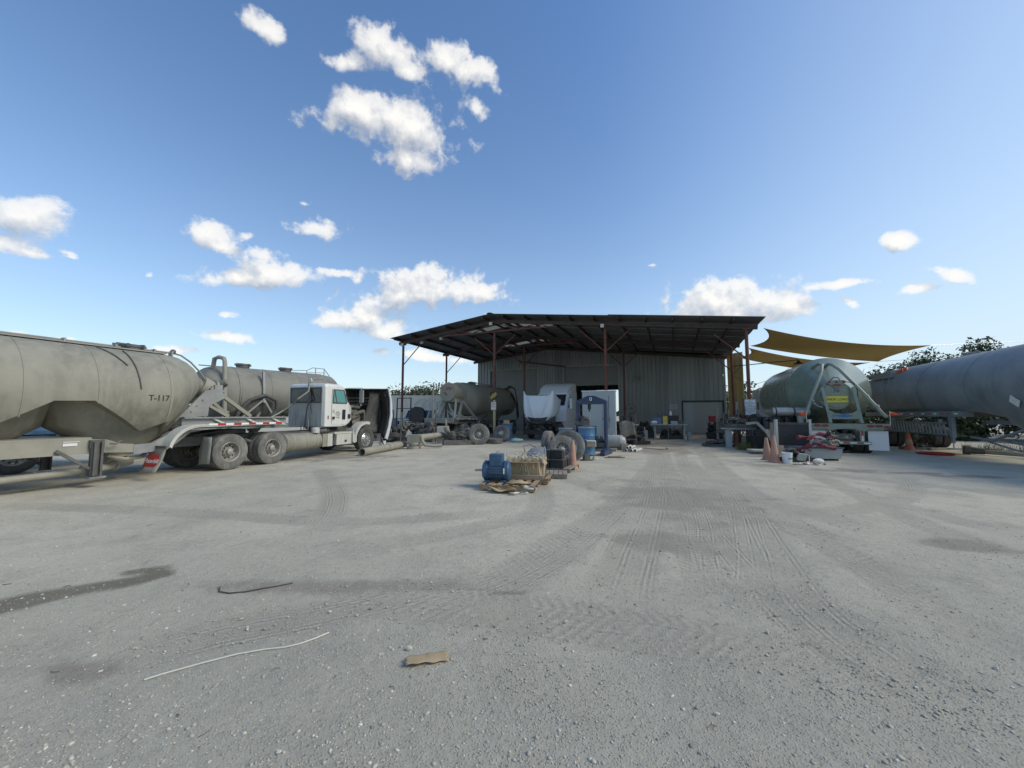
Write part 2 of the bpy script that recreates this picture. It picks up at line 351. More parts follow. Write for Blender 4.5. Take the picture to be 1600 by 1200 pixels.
def build_ground():
    def axis(parts):
        out = []
        for a, b, st in parts: out += list(np.arange(a, b, st))
        return np.array(out + [parts[-1][1]])
    xs = axis([(-900, -120, 60), (-120, -30, 6), (-30, -10, .8), (-10, -6, .2), (-6, 8, .075), (8, 16, .2), (16, 40, .8), (40, 140, 6), (140, 900, 60)])
    ys = axis([(-200, -20, 20), (-20, 0, 1), (0, 1.2, .2), (1.2, 9, .075), (9, 20, .16), (20, 40, .8), (40, 160, 6), (160, 1500, 90)])
    X, Y = np.meshgrid(xs, ys, indexing='ij')
    def wav(a, b, ph): return np.sin(X * a + Y * b + ph)
    Z = .012 * wav(.9, .5, 0) + .010 * wav(-.5, 1.3, 1) + .006 * wav(2.1, -1.7, 2) + .004 * wav(3.7, 2.9, .4)
    lay = [np.zeros(X.shape + (3,)) for _ in range(3)]
    occ = [np.zeros(X.shape) for _ in range(3)]
    press = np.zeros(X.shape)
    for k, pts in enumerate(TRACKS):
        dist, acr, alo, L = seg_field(X, Y, pts)
        wdt = .26 if k % 3 else .34
        m = np.clip((wdt - dist) / .05, 0, 1) * np.clip(alo / 1.2, 0, 1) * np.clip((L - alo) / 1.2, 0, 1)
        m *= .7 + .3 * np.sin(alo * .9 + k) ** 2
        press = np.maximum(press, m)
        # choose the layer with least overlap
        cost = [float((occ[i] * m).sum()) for i in range(3)]; i = int(np.argmin(cost))
        s = (dist < wdt + .12) & (m >= occ[i])
        lay[i][s] = np.stack([acr + k * .013, alo, m], -1)[s]; occ[i] = np.maximum(occ[i], m)
    # soft ruts in the surface
    Z -= press * .009
    st = np.zeros(X.shape)
    for a, b in zip(STAIN[:-1], STAIN[1:]):
        for t in np.linspace(0, 1, 8):
            x, y, r = [a[i] * (1 - t) + b[i] * t for i in range(3)]
            st = np.maximum(st, np.clip(1.4 - np.hypot(X - x, Y - y) / r, 0, 1))
    br = np.zeros(X.shape)
    for x, y, a, b in BROWN: br = np.maximum(br, np.clip(1.3 - np.hypot((X - x) / a, (Y - y) / b), 0, 1))
    nx, ny = X.shape
    v = np.stack([X, Y, Z], -1).reshape(-1, 3)
    idx = np.arange(nx * ny).reshape(nx, ny)
    f = np.stack([idx[:-1, :-1], idx[1:, :-1], idx[1:, 1:], idx[:-1, 1:]], -1).reshape(-1, 4)
    me = bpy.data.meshes.new('ground')
    me.vertices.add(len(v)); me.vertices.foreach_set('co', v.astype(np.float32).ravel())
    me.loops.add(f.size); me.loops.foreach_set('vertex_index', f.ravel().astype(np.int32))
    me.polygons.add(len(f)); me.polygons.foreach_set('loop_start', np.arange(0, f.size, 4, dtype=np.int32))
    me.update(calc_edges=True); me.shade_smooth()
    for i in range(3):
        at = me.attributes.new('track%d' % i, 'FLOAT_VECTOR', 'POINT'); at.data.foreach_set('vector', lay[i].reshape(-1).astype(np.float32))
    at = me.attributes.new('marks', 'FLOAT_VECTOR', 'POINT')
    at.data.foreach_set('vector', np.stack([st, br, press], -1).reshape(-1).astype(np.float32))
    m, t, b = mat_new('gravel_ground'); me.materials.append(m)
    tc = t.node('ShaderNodeTexCoord'); O = tc.outputs['Object']
    def att(n): a = t.node('ShaderNodeAttribute', attribute_name=n); return a.outputs['Vector']
    big = t.noise(O, .22, 6, .6, .6); mid = t.noise(O, 1.3, 6, .65, .3); fin = t.noise(O, 14, 6, .7); grit = t.noise(O, 90, 3, .7)
    vo = t.vor(O, 62); vo2 = t.vor(O, 24)
    st, br, pr = t.sep(att('marks'))
    c = t.mix(t.ss(big, .35, .68), (.468, .43, .33), (.555, .508, .39))
    c = t.mix(t.math('MULTIPLY', t.ss(mid, .42, .7), .55), c, (.335, .31, .245))
    c = t.mix(t.math('MULTIPLY', t.ss(fin, .5, .72), .45), c, (.54, .52, .44))
    c = t.mix(t.math('MULTIPLY', t.ss(fin, .5, .3), .35), c, (.2, .2, .185))
    c = t.mix(t.math('MULTIPLY', t.ss(grit, .55, .75), .6), c, (.62, .60, .54))
    c = t.mix(t.math('MULTIPLY', t.ss(grit, .45, .25), .5), c, (.15, .145, .12))
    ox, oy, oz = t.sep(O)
    # darker towards the camera: lens vignette painted into the ground colour
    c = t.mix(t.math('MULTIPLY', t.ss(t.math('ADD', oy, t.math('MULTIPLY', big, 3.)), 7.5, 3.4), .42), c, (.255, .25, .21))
    brn = t.math('MULTIPLY', t.ss(t.math('ADD', br, t.math('MULTIPLY', t.math('SUBTRACT', mid, .5), 2.2)), .25, 1.), .7)
    c = t.mix(brn, c, (.225, .195, .16))
    c = t.mix(t.math('MULTIPLY', pr, .5), c, (.31, .285, .225))
    stn = t.ss(t.math('ADD', st, t.math('MULTIPLY', t.math('SUBTRACT', mid, .5), 1.9)), .3, .95)
    c = t.mix(t.math('MULTIPLY', stn, .8), c, (.125, .11, .075))
    TRK_C = c
    t.l.new(t.math('SUBTRACT', .95, t.math('MULTIPLY', stn, .15)), b.inputs['Roughness'])
    b.inputs['Specular IOR Level'].default_value = .25
    h = t.math('ADD', t.math('MULTIPLY', fin, .012), t.math('MULTIPLY', grit, .0035))
    h = t.math('ADD', h, t.math('MULTIPLY', t.ss(vo['Distance'], .45, .1), .0035))
    h = t.math('ADD', h, t.math('MULTIPLY', t.math('MULTIPLY', t.ss(vo2['Distance'], .35, .1), t.ss(mid, .5, .6)), .004))
    h = t.math('ADD', h, t.math('MULTIPLY', mid, .03))
    rid = 0.
    for i, (f1, lug) in enumerate(((118, 0), (97, 62), (142, 0))):
        a, l, mm = t.sep(att('track%d' % i))
        wob = t.math('ADD', t.math('MULTIPLY', t.math('SUBTRACT', mid, .5), .05), t.math('MULTIPLY', t.math('SUBTRACT', fin, .5), .012))
        s1 = t.math('SINE', t.math('MULTIPLY', t.math('ADD', a, wob), f1)); s1 = t.math('MULTIPLY', s1, t.math('ADD', .5, t.math('MULTIPLY', .7, t.math('SINE', t.math('MULTIPLY', a, 23. + 9 * i)))))
        if lug: s1 = t.math('ADD', t.math('MULTIPLY', s1, .5), t.math('MULTIPLY', t.math('SINE', t.math('MULTIPLY', t.math('ADD', l, t.math('MULTIPLY', t.math('ABSOLUTE', a), .6)), lug)), .6))
        brk = t.math('MULTIPLY', t.ss(t.noise(O, 1.7, 4, .6), .34, .56), t.ss(fin, .25, .6))
        s2 = t.math('MULTIPLY', s1, t.math('MULTIPLY', mm, brk)); rid = t.math('ADD', rid, s2)
        h = t.math('ADD', h, t.math('MULTIPLY', s2, .0030))
    # track colour: paler on the ridges, darker in the grooves
    TRK_C = t.mix(t.math('MULTIPLY', t.math('ABSOLUTE', rid), .5, clamp=True), TRK_C, t.mix(t.ss(rid, -.2, .2), (.24, .22, .175), (.50, .48, .41)))
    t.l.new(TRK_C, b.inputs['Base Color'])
    t.l.new(t.bump(h, 1.0, 1.0), b.inputs['Normal'])
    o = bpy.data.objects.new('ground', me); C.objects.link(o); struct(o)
build_ground()

def ground_z(x, y):
    return .012 * math.sin(x * .9 + y * .5) + .010 * math.sin(-.5 * x + 1.3 * y + 1) + .006 * math.sin(2.1 * x - 1.7 * y + 2) + .004 * math.sin(3.7 * x + 2.9 * y + .4)

def build_stones():
    m, t, b = mat_new('loose_stone')
    a = t.node('ShaderNodeAttribute', attribute_name='tone'); tc = t.node('ShaderNodeTexCoord')
    c = t.mix(a.outputs['Fac'], (.23, .215, .17), (.66, .63, .52))
    t.l.new(c, b.inputs['Base Color']); b.inputs['Roughness'].default_value = .9
    g = (1 + 5 ** .5) / 2
    ico = np.array([(-1, g, 0), (1, g, 0), (-1, -g, 0), (1, -g, 0), (0, -1, g), (0, 1, g), (0, -1, -g), (0, 1, -g), (g, 0, -1), (g, 0, 1), (-g, 0, -1), (-g, 0, 1)]) / 1.9
    icf = np.array([(0, 11, 5), (0, 5, 1), (0, 1, 7), (0, 7, 10), (0, 10, 11), (1, 5, 9), (5, 11, 4), (11, 10, 2), (10, 7, 6), (7, 1, 8), (3, 9, 4), (3, 4, 2), (3, 2, 6), (3, 6, 8), (3, 8, 9), (4, 9, 5), (2, 4, 11), (6, 2, 10), (8, 6, 7), (9, 8, 1)])
    oc = np.array([(1, 0, 0), (-1, 0, 0), (0, 1, 0), (0, -1, 0), (0, 0, 1), (0, 0, -1)], float)
    ocf = np.array([(0, 2, 4), (2, 1, 4), (1, 3, 4), (3, 0, 4), (2, 0, 5), (1, 2, 5), (3, 1, 5), (0, 3, 5)])
    V = []; F = []; T = []; off = 0
    for base, fc, n, smin, smax, y0, y1 in ((ico, icf, 8000, .005, .014, 1.5, 9.5), (oc, ocf, 52000, .0028, .0085, 1.4, 7.5)):
        Y = y0 * (y1 / y0) ** (rng.random(n) ** 1.25); X = (rng.random(n) * 2 - 1) * 1.55 * Y + rng.normal(0, .1, n)
        # clustering: more stones where no wheel has swept the surface
        k = np.sin(X * 1.7 + 1.1 * Y) + np.sin(X * 3.1 - Y * 2.3 + 1) + .8 * np.sin(Y * 5.1 + X * .7)
        keep = (k + rng.normal(0, 1.6, n) - .16 * (Y - 3) - .25 * X > -1.1); X = X[keep]; Y = Y[keep]; n = len(X)
        S = smin + (smax - smin) * rng.random(n) ** 3.2; S[rng.random(n) < .004] *= 1.7
        Z = .012 * np.sin(X * .9 + Y * .5) + .010 * np.sin(-.5 * X + 1.3 * Y + 1) + .006 * np.sin(2.1 * X - 1.7 * Y + 2) + .004 * np.sin(3.7 * X + 2.9 * Y + .4)
        sc = S[:, None] * (np.array([1, .8, .55]) * (1 + rng.normal(0, .22, (n, 3)))); th = rng.random(n) * 6.28
        p = base[None] * sc[:, None, :] * (1 + rng.normal(0, .16, (n, len(base), 1)))
        c, s = np.cos(th)[:, None], np.sin(th)[:, None]
        q = np.stack([p[..., 0] * c - p[..., 1] * s + X[:, None], p[..., 0] * s + p[..., 1] * c + Y[:, None], p[..., 2] + (Z + S * .12)[:, None]], -1)
        V.append(q.reshape(-1, 3)); F.append((fc[None] + (np.arange(n) * len(base))[:, None, None]).reshape(-1, 3) + off)
        T.append(np.repeat(np.clip(rng.normal(.48, .2, n) + (rng.random(n) < .05) * .4, 0, 1), len(base))); off += n * len(base)
    V = np.concatenate(V); F = np.concatenate(F); T = np.concatenate(T)
    me = bpy.data.meshes.new('gravel'); me.vertices.add(len(V)); me.vertices.foreach_set('co', V.astype(np.float32).ravel())
    me.loops.add(F.size); me.loops.foreach_set('vertex_index', F.ravel().astype(np.int32))
    me.polygons.add(len(F)); me.polygons.foreach_set('loop_start', np.arange(0, F.size, 3, dtype=np.int32)); me.update(calc_edges=True)
    at = me.attributes.new('tone', 'FLOAT', 'POINT'); at.data.foreach_set('value', T.astype(np.float32))
    me.materials.append(m); o = bpy.data.objects.new('gravel', me); C.objects.link(o)
    tag(o, 'loose pale limestone gravel scattered over the yard in the foreground', 'gravel', kind='stuff')
build_stones()

# ------------------------------------------------------------------ material list
mat('tank_tan', (.225, .215, .168), .6, .05, .5, (.30, .288, .232), .3, 1.1, .08, 1.)
mat('tank_grey', (.185, .18, .152), .62, .05, .5, (.255, .245, .205), .2, .8, .06, .9)
mat('tank_green', (.19, .235, .175), .28, 0, .14, (.22, .24, .19), .07, .8, 0, .5, coat=.35)
mat('frame_green', (.235, .275, .225), .45, 0, .16, (.34, .35, .29), .07, 1.5, .03, .5)
mat('tank_slate', (.17, .20, .225), .5, .1, .42, (.27, .275, .255), .3, .9, .06, .7)
mat('tank_dark', (.27, .25, .19), .6, .05, .35, (.30, .28, .215), .15, .9, .05, .8)
mat('frame_tan', (.30, .285, .225), .6, 0, .4, (.29, .275, .225), .18, 2)
mat('frame_grey', (.27, .285, .28), .5, .2, .35, DUST, .2, 2)
mat('frame_dark', (.10, .10, .095), .6, .2, .3, (.2, .19, .165), .3, 2)
mat('steel', (.42, .42, .41), .35, .8, .25, DUST, .2, 3)
mat('chrome', (.62, .63, .64), .18, 1, .12, DUST, .1, 3)
mat('tyre', (.035, .035, .034), .85, 0, .42, (.17, .165, .15), .2, 3, .3, .2)
mat('tyre_dusty', (.06, .058, .055), .9, 0, .8, (.27, .262, .235), .2, 3, .3, .2)
mat('rim_dusty', (.32, .31, .28), .5, .5, .5, DUST, .25, 5)
mat('rim_alu', (.62, .62, .60), .3, .8, .2, DUST, .15, 5)
mat('rubber', (.045, .045, .045), .7, 0, .25, (.2, .19, .17), .3, 4)
mat('black', (.018, .018, .018), .6, 0, .12, (.1, .1, .09), .3, 4)
mat('cab_white', (.72, .72, .68), .35, 0, .26, (.45, .43, .37), .05, 1.6, .03, .7, coat=.4)
mat('cab_rear', (.50, .50, .45), .55, 0, .55, (.30, .29, .25), .15, 1.8, .05, 1.)
mat('dirty_white', (.62, .62, .56), .5, 0, .4, (.36, .34, .28), .12, 2, .06, .8)
mat('clean_white', (.70, .71, .72), .4, 0, .03, (.5, .5, .48), .03, 2, .02, .4)
mat('hood_white', (.62, .655, .67), .25, 0, .08, (.5, .49, .45), .03, 1.2, .02, .3, coat=.6)
mat('blue_paint', (.045, .14, .27), .4, 0, .18, (.25, .27, .27), .2, 3, .08)
mat('blue_motor', (.025, .085, .165), .5, .1, .14, (.2, .25, .28), .2, 5, .1)
mat('press_blue', (.018, .036, .09), .45, .1, .18, (.13, .15, .19), .25, 3)
mat('drum_blue', (.04, .15, .30), .35, 0, .16, (.25, .29, .30), .15, 2.5)
mat('navy', (.03, .055, .11), .5, 0, .2, (.2, .2, .2), .2, 3)
mat('rust_red', (.13, .035, .025), .65, .1, .2, (.16, .11, .08), .3, 3, .1, .4)
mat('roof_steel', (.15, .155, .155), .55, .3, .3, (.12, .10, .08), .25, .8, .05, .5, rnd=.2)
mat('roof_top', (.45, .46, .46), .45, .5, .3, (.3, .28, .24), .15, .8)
mat('purlin', (.06, .04, .035), .7, .1, .2, (.1, .07, .05), .3, 2)
mat('wall_metal', (.27, .285, .28), .5, .2, .3, (.17, .17, .155), .12, .6, .04, .8, rnd=.14)
mat('door_metal', (.17, .175, .17), .5, .2, .35, (.22, .21, .19), .12, .8)
mat('door_light', (.33, .34, .325), .5, .1, .25, (.3, .3, .27), .08, .8)
mat('yellow_paint', (.50, .43, .20), .6, 0, .35, DUST, .15, 4)
mat('safety_yellow', (.70, .50, .04), .5, 0, .15, DUST, .1, 5)
mat('sign_yellow', (.78, .68, .05), .45, 0, .05, DUST, .05, 5)
mat('orange', (.55, .11, .03), .6, 0, .3, (.42, .24, .16), .15, 5, .1)
mat('flag_orange', (.75, .10, .02), .7, 0, .05, DUST, .1, 5)
mat('cone_faded', (.40, .20, .135), .75, 0, .4, (.45, .30, .22), .15, 5, .1)
mat('red_light', (.20, .008, .008), .25, 0, .05, DUST, .1, 8)
mat('red', (.38, .02, .025), .6, 0, .15, (.2, .1, .09), .25, 5)
mat('red_strap', (.17, .012, .03), .8, 0, .2, (.2, .1, .1), .35, 7, .4)
mat('wood', (.30, .215, .13), .8, 0, .35, (.33, .29, .22), .3, 6, .3)
mat('wood_grey', (.25, .225, .18), .85, 0, .4, (.3, .28, .24), .3, 6, .3)
mat('board_wood', (.30, .215, .13), .8, 0, .35, (.33, .29, .22), .3, 6, .3, rnd=.25)
mat('cardboard', (.40, .285, .155), .85, 0, .25, (.42, .36, .26), .15, 4, .1)
mat('strap_pale', (.62, .55, .40), .6, 0, .2, (.5, .45, .36), .2, 9)
mat('paper', (.75, .74, .70), .8, 0, .1, DUST, .08, 6)
mat('pvc', (.68, .67, .62), .4, 0, .25, DUST, .1, 5)
mat('grey_paint', (.34, .38, .385), .5, 0, .15, (.3, .3, .27), .08, 1.5, .04, .6)
mat('pale_grey', (.33, .375, .385), .45, 0, .12, (.36, .36, .32), .06, 1.2, .03, .7)
mat('propane', (.42, .42, .38), .4, .1, .3, (.3, .29, .25), .12, 2)
mat('engine', (.085, .08, .07), .7, .2, .5, (.24, .225, .19), .4, 6, .3)
mat('green_plate', (.06, .12, .11), .5, 0, .2, DUST, .2, 5)
mat('sail', (.36, .24, .075), .85, 0, .1, (.36, .28, .14), .08, 1, .1)
mat('clear_plastic', (.35, .55, .52), .2, 0, .1, DUST, .2, 9)
mat('bark', (.09, .075, .055), .9, 0, .2, DUST, .3, 6, .3)
mat('stone_pale', (.56, .54, .46), .9, 0, .2, DUST, .1, 20)
mat('cable_pale', (.66, .64, .55), .6, 0, .1, DUST, .1, 9)
flat('tape_red', (.42, .03, .03), .4); flat('tape_white', (.8, .8, .78), .4)
flat('ink', (.03, .03, .03), .6); flat('ink_blue', (.03, .09, .16), .6); flat('shark_blue', (.03, .17, .38), .5)
flat('ink_green', (.05, .28, .22), .6); flat('ink_red', (.45, .05, .04), .6)
def glassy(name, col, rough=.08, trans=0.):
    m, t, b = mat_new(name); b.inputs['Base Color'].default_value = col + (1,); b.inputs['Roughness'].default_value = rough
    b.inputs['Transmission Weight'].default_value = trans; b.inputs['Specular IOR Level'].default_value = .6
    n = t.noise(t.node('ShaderNodeTexCoord').outputs['Object'], 5, 5, .7)
    t.l.new(t.math('ADD', rough, t.math('MULTIPLY', t.ss(n, .4, .8), .4)), b.inputs['Roughness'])
glassy('dark_glass', (.03, .035, .04)); glassy('tint_glass', (.12, .30, .30), .05)
def leafmat(name, c0, c1):
    m, t, b = mat_new(name)
    g = t.node('ShaderNodeNewGeometry'); n = t.noise(g.outputs['Position'], .9, 3)
    t.l.new(t.mix(t.math('ADD', t.math('MULTIPLY', g.outputs['Random Per Island'], .6), t.math('MULTIPLY', n, .5)), c0, c1), b.inputs['Base Color'])
    b.inputs['Roughness'].default_value = .6; b.inputs['Subsurface Weight'].default_value = 0
leafmat('leaf', (.030, .055, .022), (.085, .115, .045)); leafmat('leaf_dull', (.05, .06, .035), (.10, .11, .06)); leafmat('leaf_grass', (.10, .12, .035), (.2, .2, .07))
def skylight():
    m = bpy.data.materials.new('skylight_sheet'); m.use_nodes = True; t = NT(m.node_tree); t.n.clear(); MAT['skylight'] = m
    n = t.noise(t.node('ShaderNodeTexCoord').outputs['Object'], 2, 4)
    tl = t.node('ShaderNodeBsdfTranslucent'); t.l.new(t.mix(n, (.3, .3, .26), (.5, .5, .46)), tl.inputs[0])
    tp = t.node('ShaderNodeBsdfTransparent'); tp.inputs[0].default_value = (.5, .52, .48, 1)
    mx = t.node('ShaderNodeMixShader'); mx.inputs[0].default_value = .35
    out = t.node('ShaderNodeOutputMaterial'); t.l.new(tl.outputs[0], mx.inputs[1]); t.l.new(tp.outputs[0], mx.inputs[2]); t.l.new(mx.outputs[0], out.inputs[0])
skylight()
def sailmat():
    m = bpy.data.materials.new('shade_cloth'); m.use_nodes = True; t = NT(m.node_tree); t.n.clear(); MAT['shade_cloth'] = m
    n = t.noise(t.node('ShaderNodeTexCoord').outputs['Object'], 1.3, 5)
    c = t.mix(n, (.47, .36, .17), (.58, .46, .24))
    d = t.node('ShaderNodeBsdfDiffuse'); tl = t.node('ShaderNodeBsdfTranslucent'); t.l.new(c, d.inputs[0]); t.l.new(c, tl.inputs[0])
    mx = t.node('ShaderNodeMixShader'); mx.inputs[0].default_value = .35
    out = t.node('ShaderNodeOutputMaterial'); t.l.new(d.outputs[0], mx.inputs[1]); t.l.new(tl.outputs[0], mx.inputs[2]); t.l.new(mx.outputs[0], out.inputs[0])
sailmat()

# ------------------------------------------------------------------ workshop with canopy
RS = -14.55                                   # ridge position along the front
def roof_z(s): return 8.14 - (.124 * (RS - s) if s < RS else .115 * (s - RS))
def build_workshop():
    B = thing('workshop', 'open fronted grey metal workshop with wide dark canopy on rust red posts', 'workshop', BO, -BA)
    D = 26.; WF = 11.9
    # corrugated roof sheets, each 0.92 m wide, running down the slopes
    def sheet(s0, s1, w0, w1, lift):
        mb = MB(); n = 6; rows = []
        for k, s in enumerate((s0, s1)):
            top = []; bot = []
            for i in range(n * 4 + 1):
                w = w0 + (w1 - w0) * i / (n * 4); q = (.0, .028, .028, 0)[i % 4]
                top.append((s, w, roof_z(s) + lift + q)); bot.append((s, w, roof_z(s) + lift + q - .006))
            rows.append(top + bot[::-1])
        mb.loft(rows); return mb
    w = -.8; i = 0
    while w < D:
        w1 = min(w + .92, D)
        lift = .012 * (i % 2)
        sky_ = (i in (3, 10))
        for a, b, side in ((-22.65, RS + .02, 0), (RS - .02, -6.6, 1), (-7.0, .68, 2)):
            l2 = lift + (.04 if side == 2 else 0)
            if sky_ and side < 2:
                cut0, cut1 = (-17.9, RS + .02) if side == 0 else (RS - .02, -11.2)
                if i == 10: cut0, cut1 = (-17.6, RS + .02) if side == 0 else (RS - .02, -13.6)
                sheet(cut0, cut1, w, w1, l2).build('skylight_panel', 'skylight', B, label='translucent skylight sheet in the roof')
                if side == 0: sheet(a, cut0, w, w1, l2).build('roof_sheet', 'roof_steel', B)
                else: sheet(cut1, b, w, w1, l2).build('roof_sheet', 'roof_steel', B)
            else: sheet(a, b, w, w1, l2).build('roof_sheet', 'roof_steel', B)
        w = w1; i += 1
    MB().prism([(RS - .22, roof_z(RS - .22) + .05), (RS, 8.22), (RS + .22, roof_z(RS + .22) + .05), (RS, 8.20)], -.85, D).build('ridge_cap', 'roof_steel', B)
    # purlins along the depth, rafters along the slope
    s = -22.3
    while s < .6:
        z = roof_z(s) - .09
        MB().box(s - .035, s + .035, -.75, D - .1, z - .09, z + .075).build('purlin', 'purlin', B); s += 1.44
    for w in (.0, 5.9, 11.6, 18, 25):
        for a, b in ((-22.4, RS), (RS, .45)):
            MB().bar((a, w, roof_z(a) - .33), (b, w, roof_z(b) - .33), .12, .22).build('rafter', 'purlin', B)
    # truss under the ridge at the two outer frames
    for w in (0, 5.9):
        t = MB(); za = 7.02
        t.bar((-18.6, w, za + .1), (-10.4, w, za + .1), .09)
        for k, (a, b) in enumerate(((-18.2, -17.4), (-17.4, -16.2), (-16.2, -14.55), (-14.55, -12.9), (-12.9, -11.6), (-11.6, -10.8))):
            p = (a, w, za + .12 if k % 2 == 0 else roof_z(a) - .42); q = (b, w, roof_z(b) - .42 if k % 2 == 0 else za + .12)
            t.bar(p, q, .06)
        t.build('truss', 'rust_red', B)
    # posts
    def post(s, w, top, yellow=0, brace=((-1, 1), (1, 1)), mat_='rust_red'):
        p = MB().cyl((s, w, yellow), (s, w, top), .085 if w < 1 else .08, n=12).build('post', mat_, B)
        if yellow: MB().cyl((s, w, 0), (s, w, yellow), .09, n=12).build('post_foot', 'yellow_paint' if s < -1 else 'grey_paint', p, label='pale painted lower part of the post')
        MB().box(s - .16, s + .16, w - .16, w + .16, top - .02, top + .05).build('cap_plate', mat_, p)
        for dx, _ in brace:
            MB().cyl((s, w, top - 1.55), (s + dx * 1.5, w, top - .12 - (.0 if dx * (RS - s) > 0 else .12)), .035, n=8).build('brace', mat_, p)
    post(-22.04, 0, roof_z(-22) - .47, 1.75, ((1, 1),)); post(-14.55, 0, 7.05, 2.55); post(-7.29, 0, roof_z(-7.3) - .47, 0); post(-.07, 0, roof_z(0) - .47, 2.35, ((-1, 1),))
    post(-22.04, 5.9, roof_z(-22) - .47, 0, ((1, 1),)); post(-14.7, 5.9, 7.05, 0); post(-7.3, 9.05, roof_z(-7.3) - .3, 0); post(-.05, 5.9, roof_z(0) - .47, 0, ((-1, 1),))
    # small flood lamps under the eaves
    for s_, w_ in ((-21.95, -.2), (-14.7, -.25), (-7.4, -.3), (-20.6, .3), (-19.0, .4)):
        o = MB().box(s_ - .1, s_ + .1, w_ - .09, w_ + .04, roof_z(s_) - .62, roof_z(s_) - .42).build('flood_lamp', 'dirty_white', B, label='small pale flood lamp under the canopy edge')
    # front wall: ribbed panels 0.9 m wide with openings
    doors = [(-20.76, -15.5, 5.95), (-13.1, -8.0, 5.95), (-3.07, .05, 2.6)]
    def panel(s0, s1, z0, z1, w=WF, name='wall_panel', into=B, m='wall_metal', zf=None):
        mb = MB(); pr = []; n = max(1, round((s1 - s0) / .3)); st = (s1 - s0) / n
        for i in range(n):
            a = s0 + i * st; pr += [(a, 0), (a + st * .04, -.06), (a + st * .2, -.06), (a + st * .26, 0)]
        pr.append((s1, 0)); f = []; v = []
        for s, d in pr: v += [(s, w + d, z0), (s, w + d, (zf(s) if zf else z1))]
        mb.add(v, [(2 * i, 2 * i + 1, 2 * i + 3, 2 * i + 2) for i in range(len(pr) - 1)])
        k = len(v); mb.add([(s0, w + .03, z0), (s1, w + .03, z0), (s1, w + .03, zf(s1) if zf else z1), (s0, w + .03, zf(s0) if zf else z1)], [(0, 1, 2, 3)])
        return mb.build(name, m, into, sharp=15)
    zt = lambda s: roof_z(s) - .22
    edges = sorted(set([-22.07, .2] + [d[0] for d in doors] + [d[1] for d in doors]))
    for a, b in zip(edges[:-1], edges[1:]):
        d = [q for q in doors if abs(q[0] - a) < .01]; n = max(1, round((b - a) / .9)); z0 = d[0][2] + .12 if d else 0
        for i in range(n):
            p, q = a + (b - a) * i / n, a + (b - a) * (i + 1) / n
            panel(p, q, z0, 0, zf=zt)
    for (a, b, h) in doors:
        fr = MB().box(a, a + .12, WF - .06, WF + .06, 0, h + .12).box(b - .12, b, WF - .06, WF + .06, 0, h + .12).box(a + .12, b - .12, WF - .06, WF + .06, h, h + .12)
        fr.build('door_frame', 'frame_grey' if h > 3 else 'black', B)
    def rolldoor(a, b, z0, z1, m, w=WF + .1):
        n = int((z1 - z0) / .2); dr = MB(); v = []
        for i in range(n * 2 + 1):
            z = z0 + (z1 - z0) * i / (n * 2); d = -.025 if i % 2 else 0
            v += [(a, w + d, z), (b, w + d, z)]
        dr.add(v, [(2 * i, 2 * i + 1, 2 * i + 3, 2 * i + 2) for i in range(n * 2)])
        return dr.build('roll_up_door', m, B, sharp=80, label=None)
    rolldoor(-20.64, -15.62, .02, 5.95, 'door_metal'); rolldoor(-12.98, -8.12, 4.2, 5.95, 'door_metal')
    rolldoor(-2.2, -.07, .03, 2.6, 'door_light'); MB().box(-2.95, -2.2, WF + .05, WF + .12, .02, 2.58).build('door_leaf', 'grey_paint', B)
    # side and rear walls
    for s in (-22.07, .2):
        n = 14
        for i in range(n):
            w0, w1 = WF + (D - WF) * i / n, WF + (D - WF) * (i + 1) / n
            mb = MB(); v = []
            for k in range(4):
                w = w0 + (w1 - w0) * k / 3
                for q, dd in ((0, 0), (.06, -.03), (.16, -.03), (.22, 0)):
                    ww = min(w1, w + q * (w1 - w0)); v += [(s + (dd if s < 0 else -dd), ww, 0), (s + (dd if s < 0 else -dd), ww, zt(s))]
            mb.add(v, [(2 * i, 2 * i + 1, 2 * i + 3, 2 * i + 2) for i in range(len(v) // 2 - 1)]).build('wall_panel', 'wall_metal', B, sharp=15)
    panel(-22.0, -12.6, 0, 0, D - .3, zf=zt); panel(-12.6, -8.7, 4.6, 0, D - .3, zf=zt); panel(-8.7, .2, 0, 0, D - .3, zf=zt)
    MB().box(-22, .1, WF + .2, D - .4, .004, .03).build('floor_slab', 'frame_grey', B)
    # lamp camera, signs on the wall
    MB().cyl((.0, WF - .05, 4.75), (.0, WF - .3, 4.68), .06, n=10).sph((0, WF - .3, 4.66), .08, 8).build('security_camera', 'dirty_white', B)
    MB().box(-4.0, -3.35, WF - .06, WF - .04, 2.0, 2.45).build('notice_board', 'pale_grey', B)
    # lamp arm at the right end
    ar = MB().bar((-.05, 5.9, 4.75), (3.5, 5.6, 4.95), .05).bar((-.05, 5.9, 4.2), (.5, 5.85, 4.78), .035).build('lamp_arm', 'purlin', B)
    MB().lathe([(.02, 4.93), (.06, 4.9), (.1, 4.82), (.28, 4.72), (.28, 4.7), (.05, 4.74)], 14, (3.5, 5.6, 0), 'z').build('lamp_shade', 'black', ar)
    MB().tube([(.0, 5.85, 4.1), (.5, 5.8, 3.75), (1.3, 5.7, 3.55), (2.2, 5.65, 3.85), (3.4, 5.6, 4.75)], .012, 6).build('cable', 'black', ar)
    # diagonal cable tray on the wall
    MB().bar((-17.5, WF - .15, 6.75), (-12.8, WF - .15, 6.0), .12).build('exhaust_duct', 'purlin', B)
    return B
build_workshop()
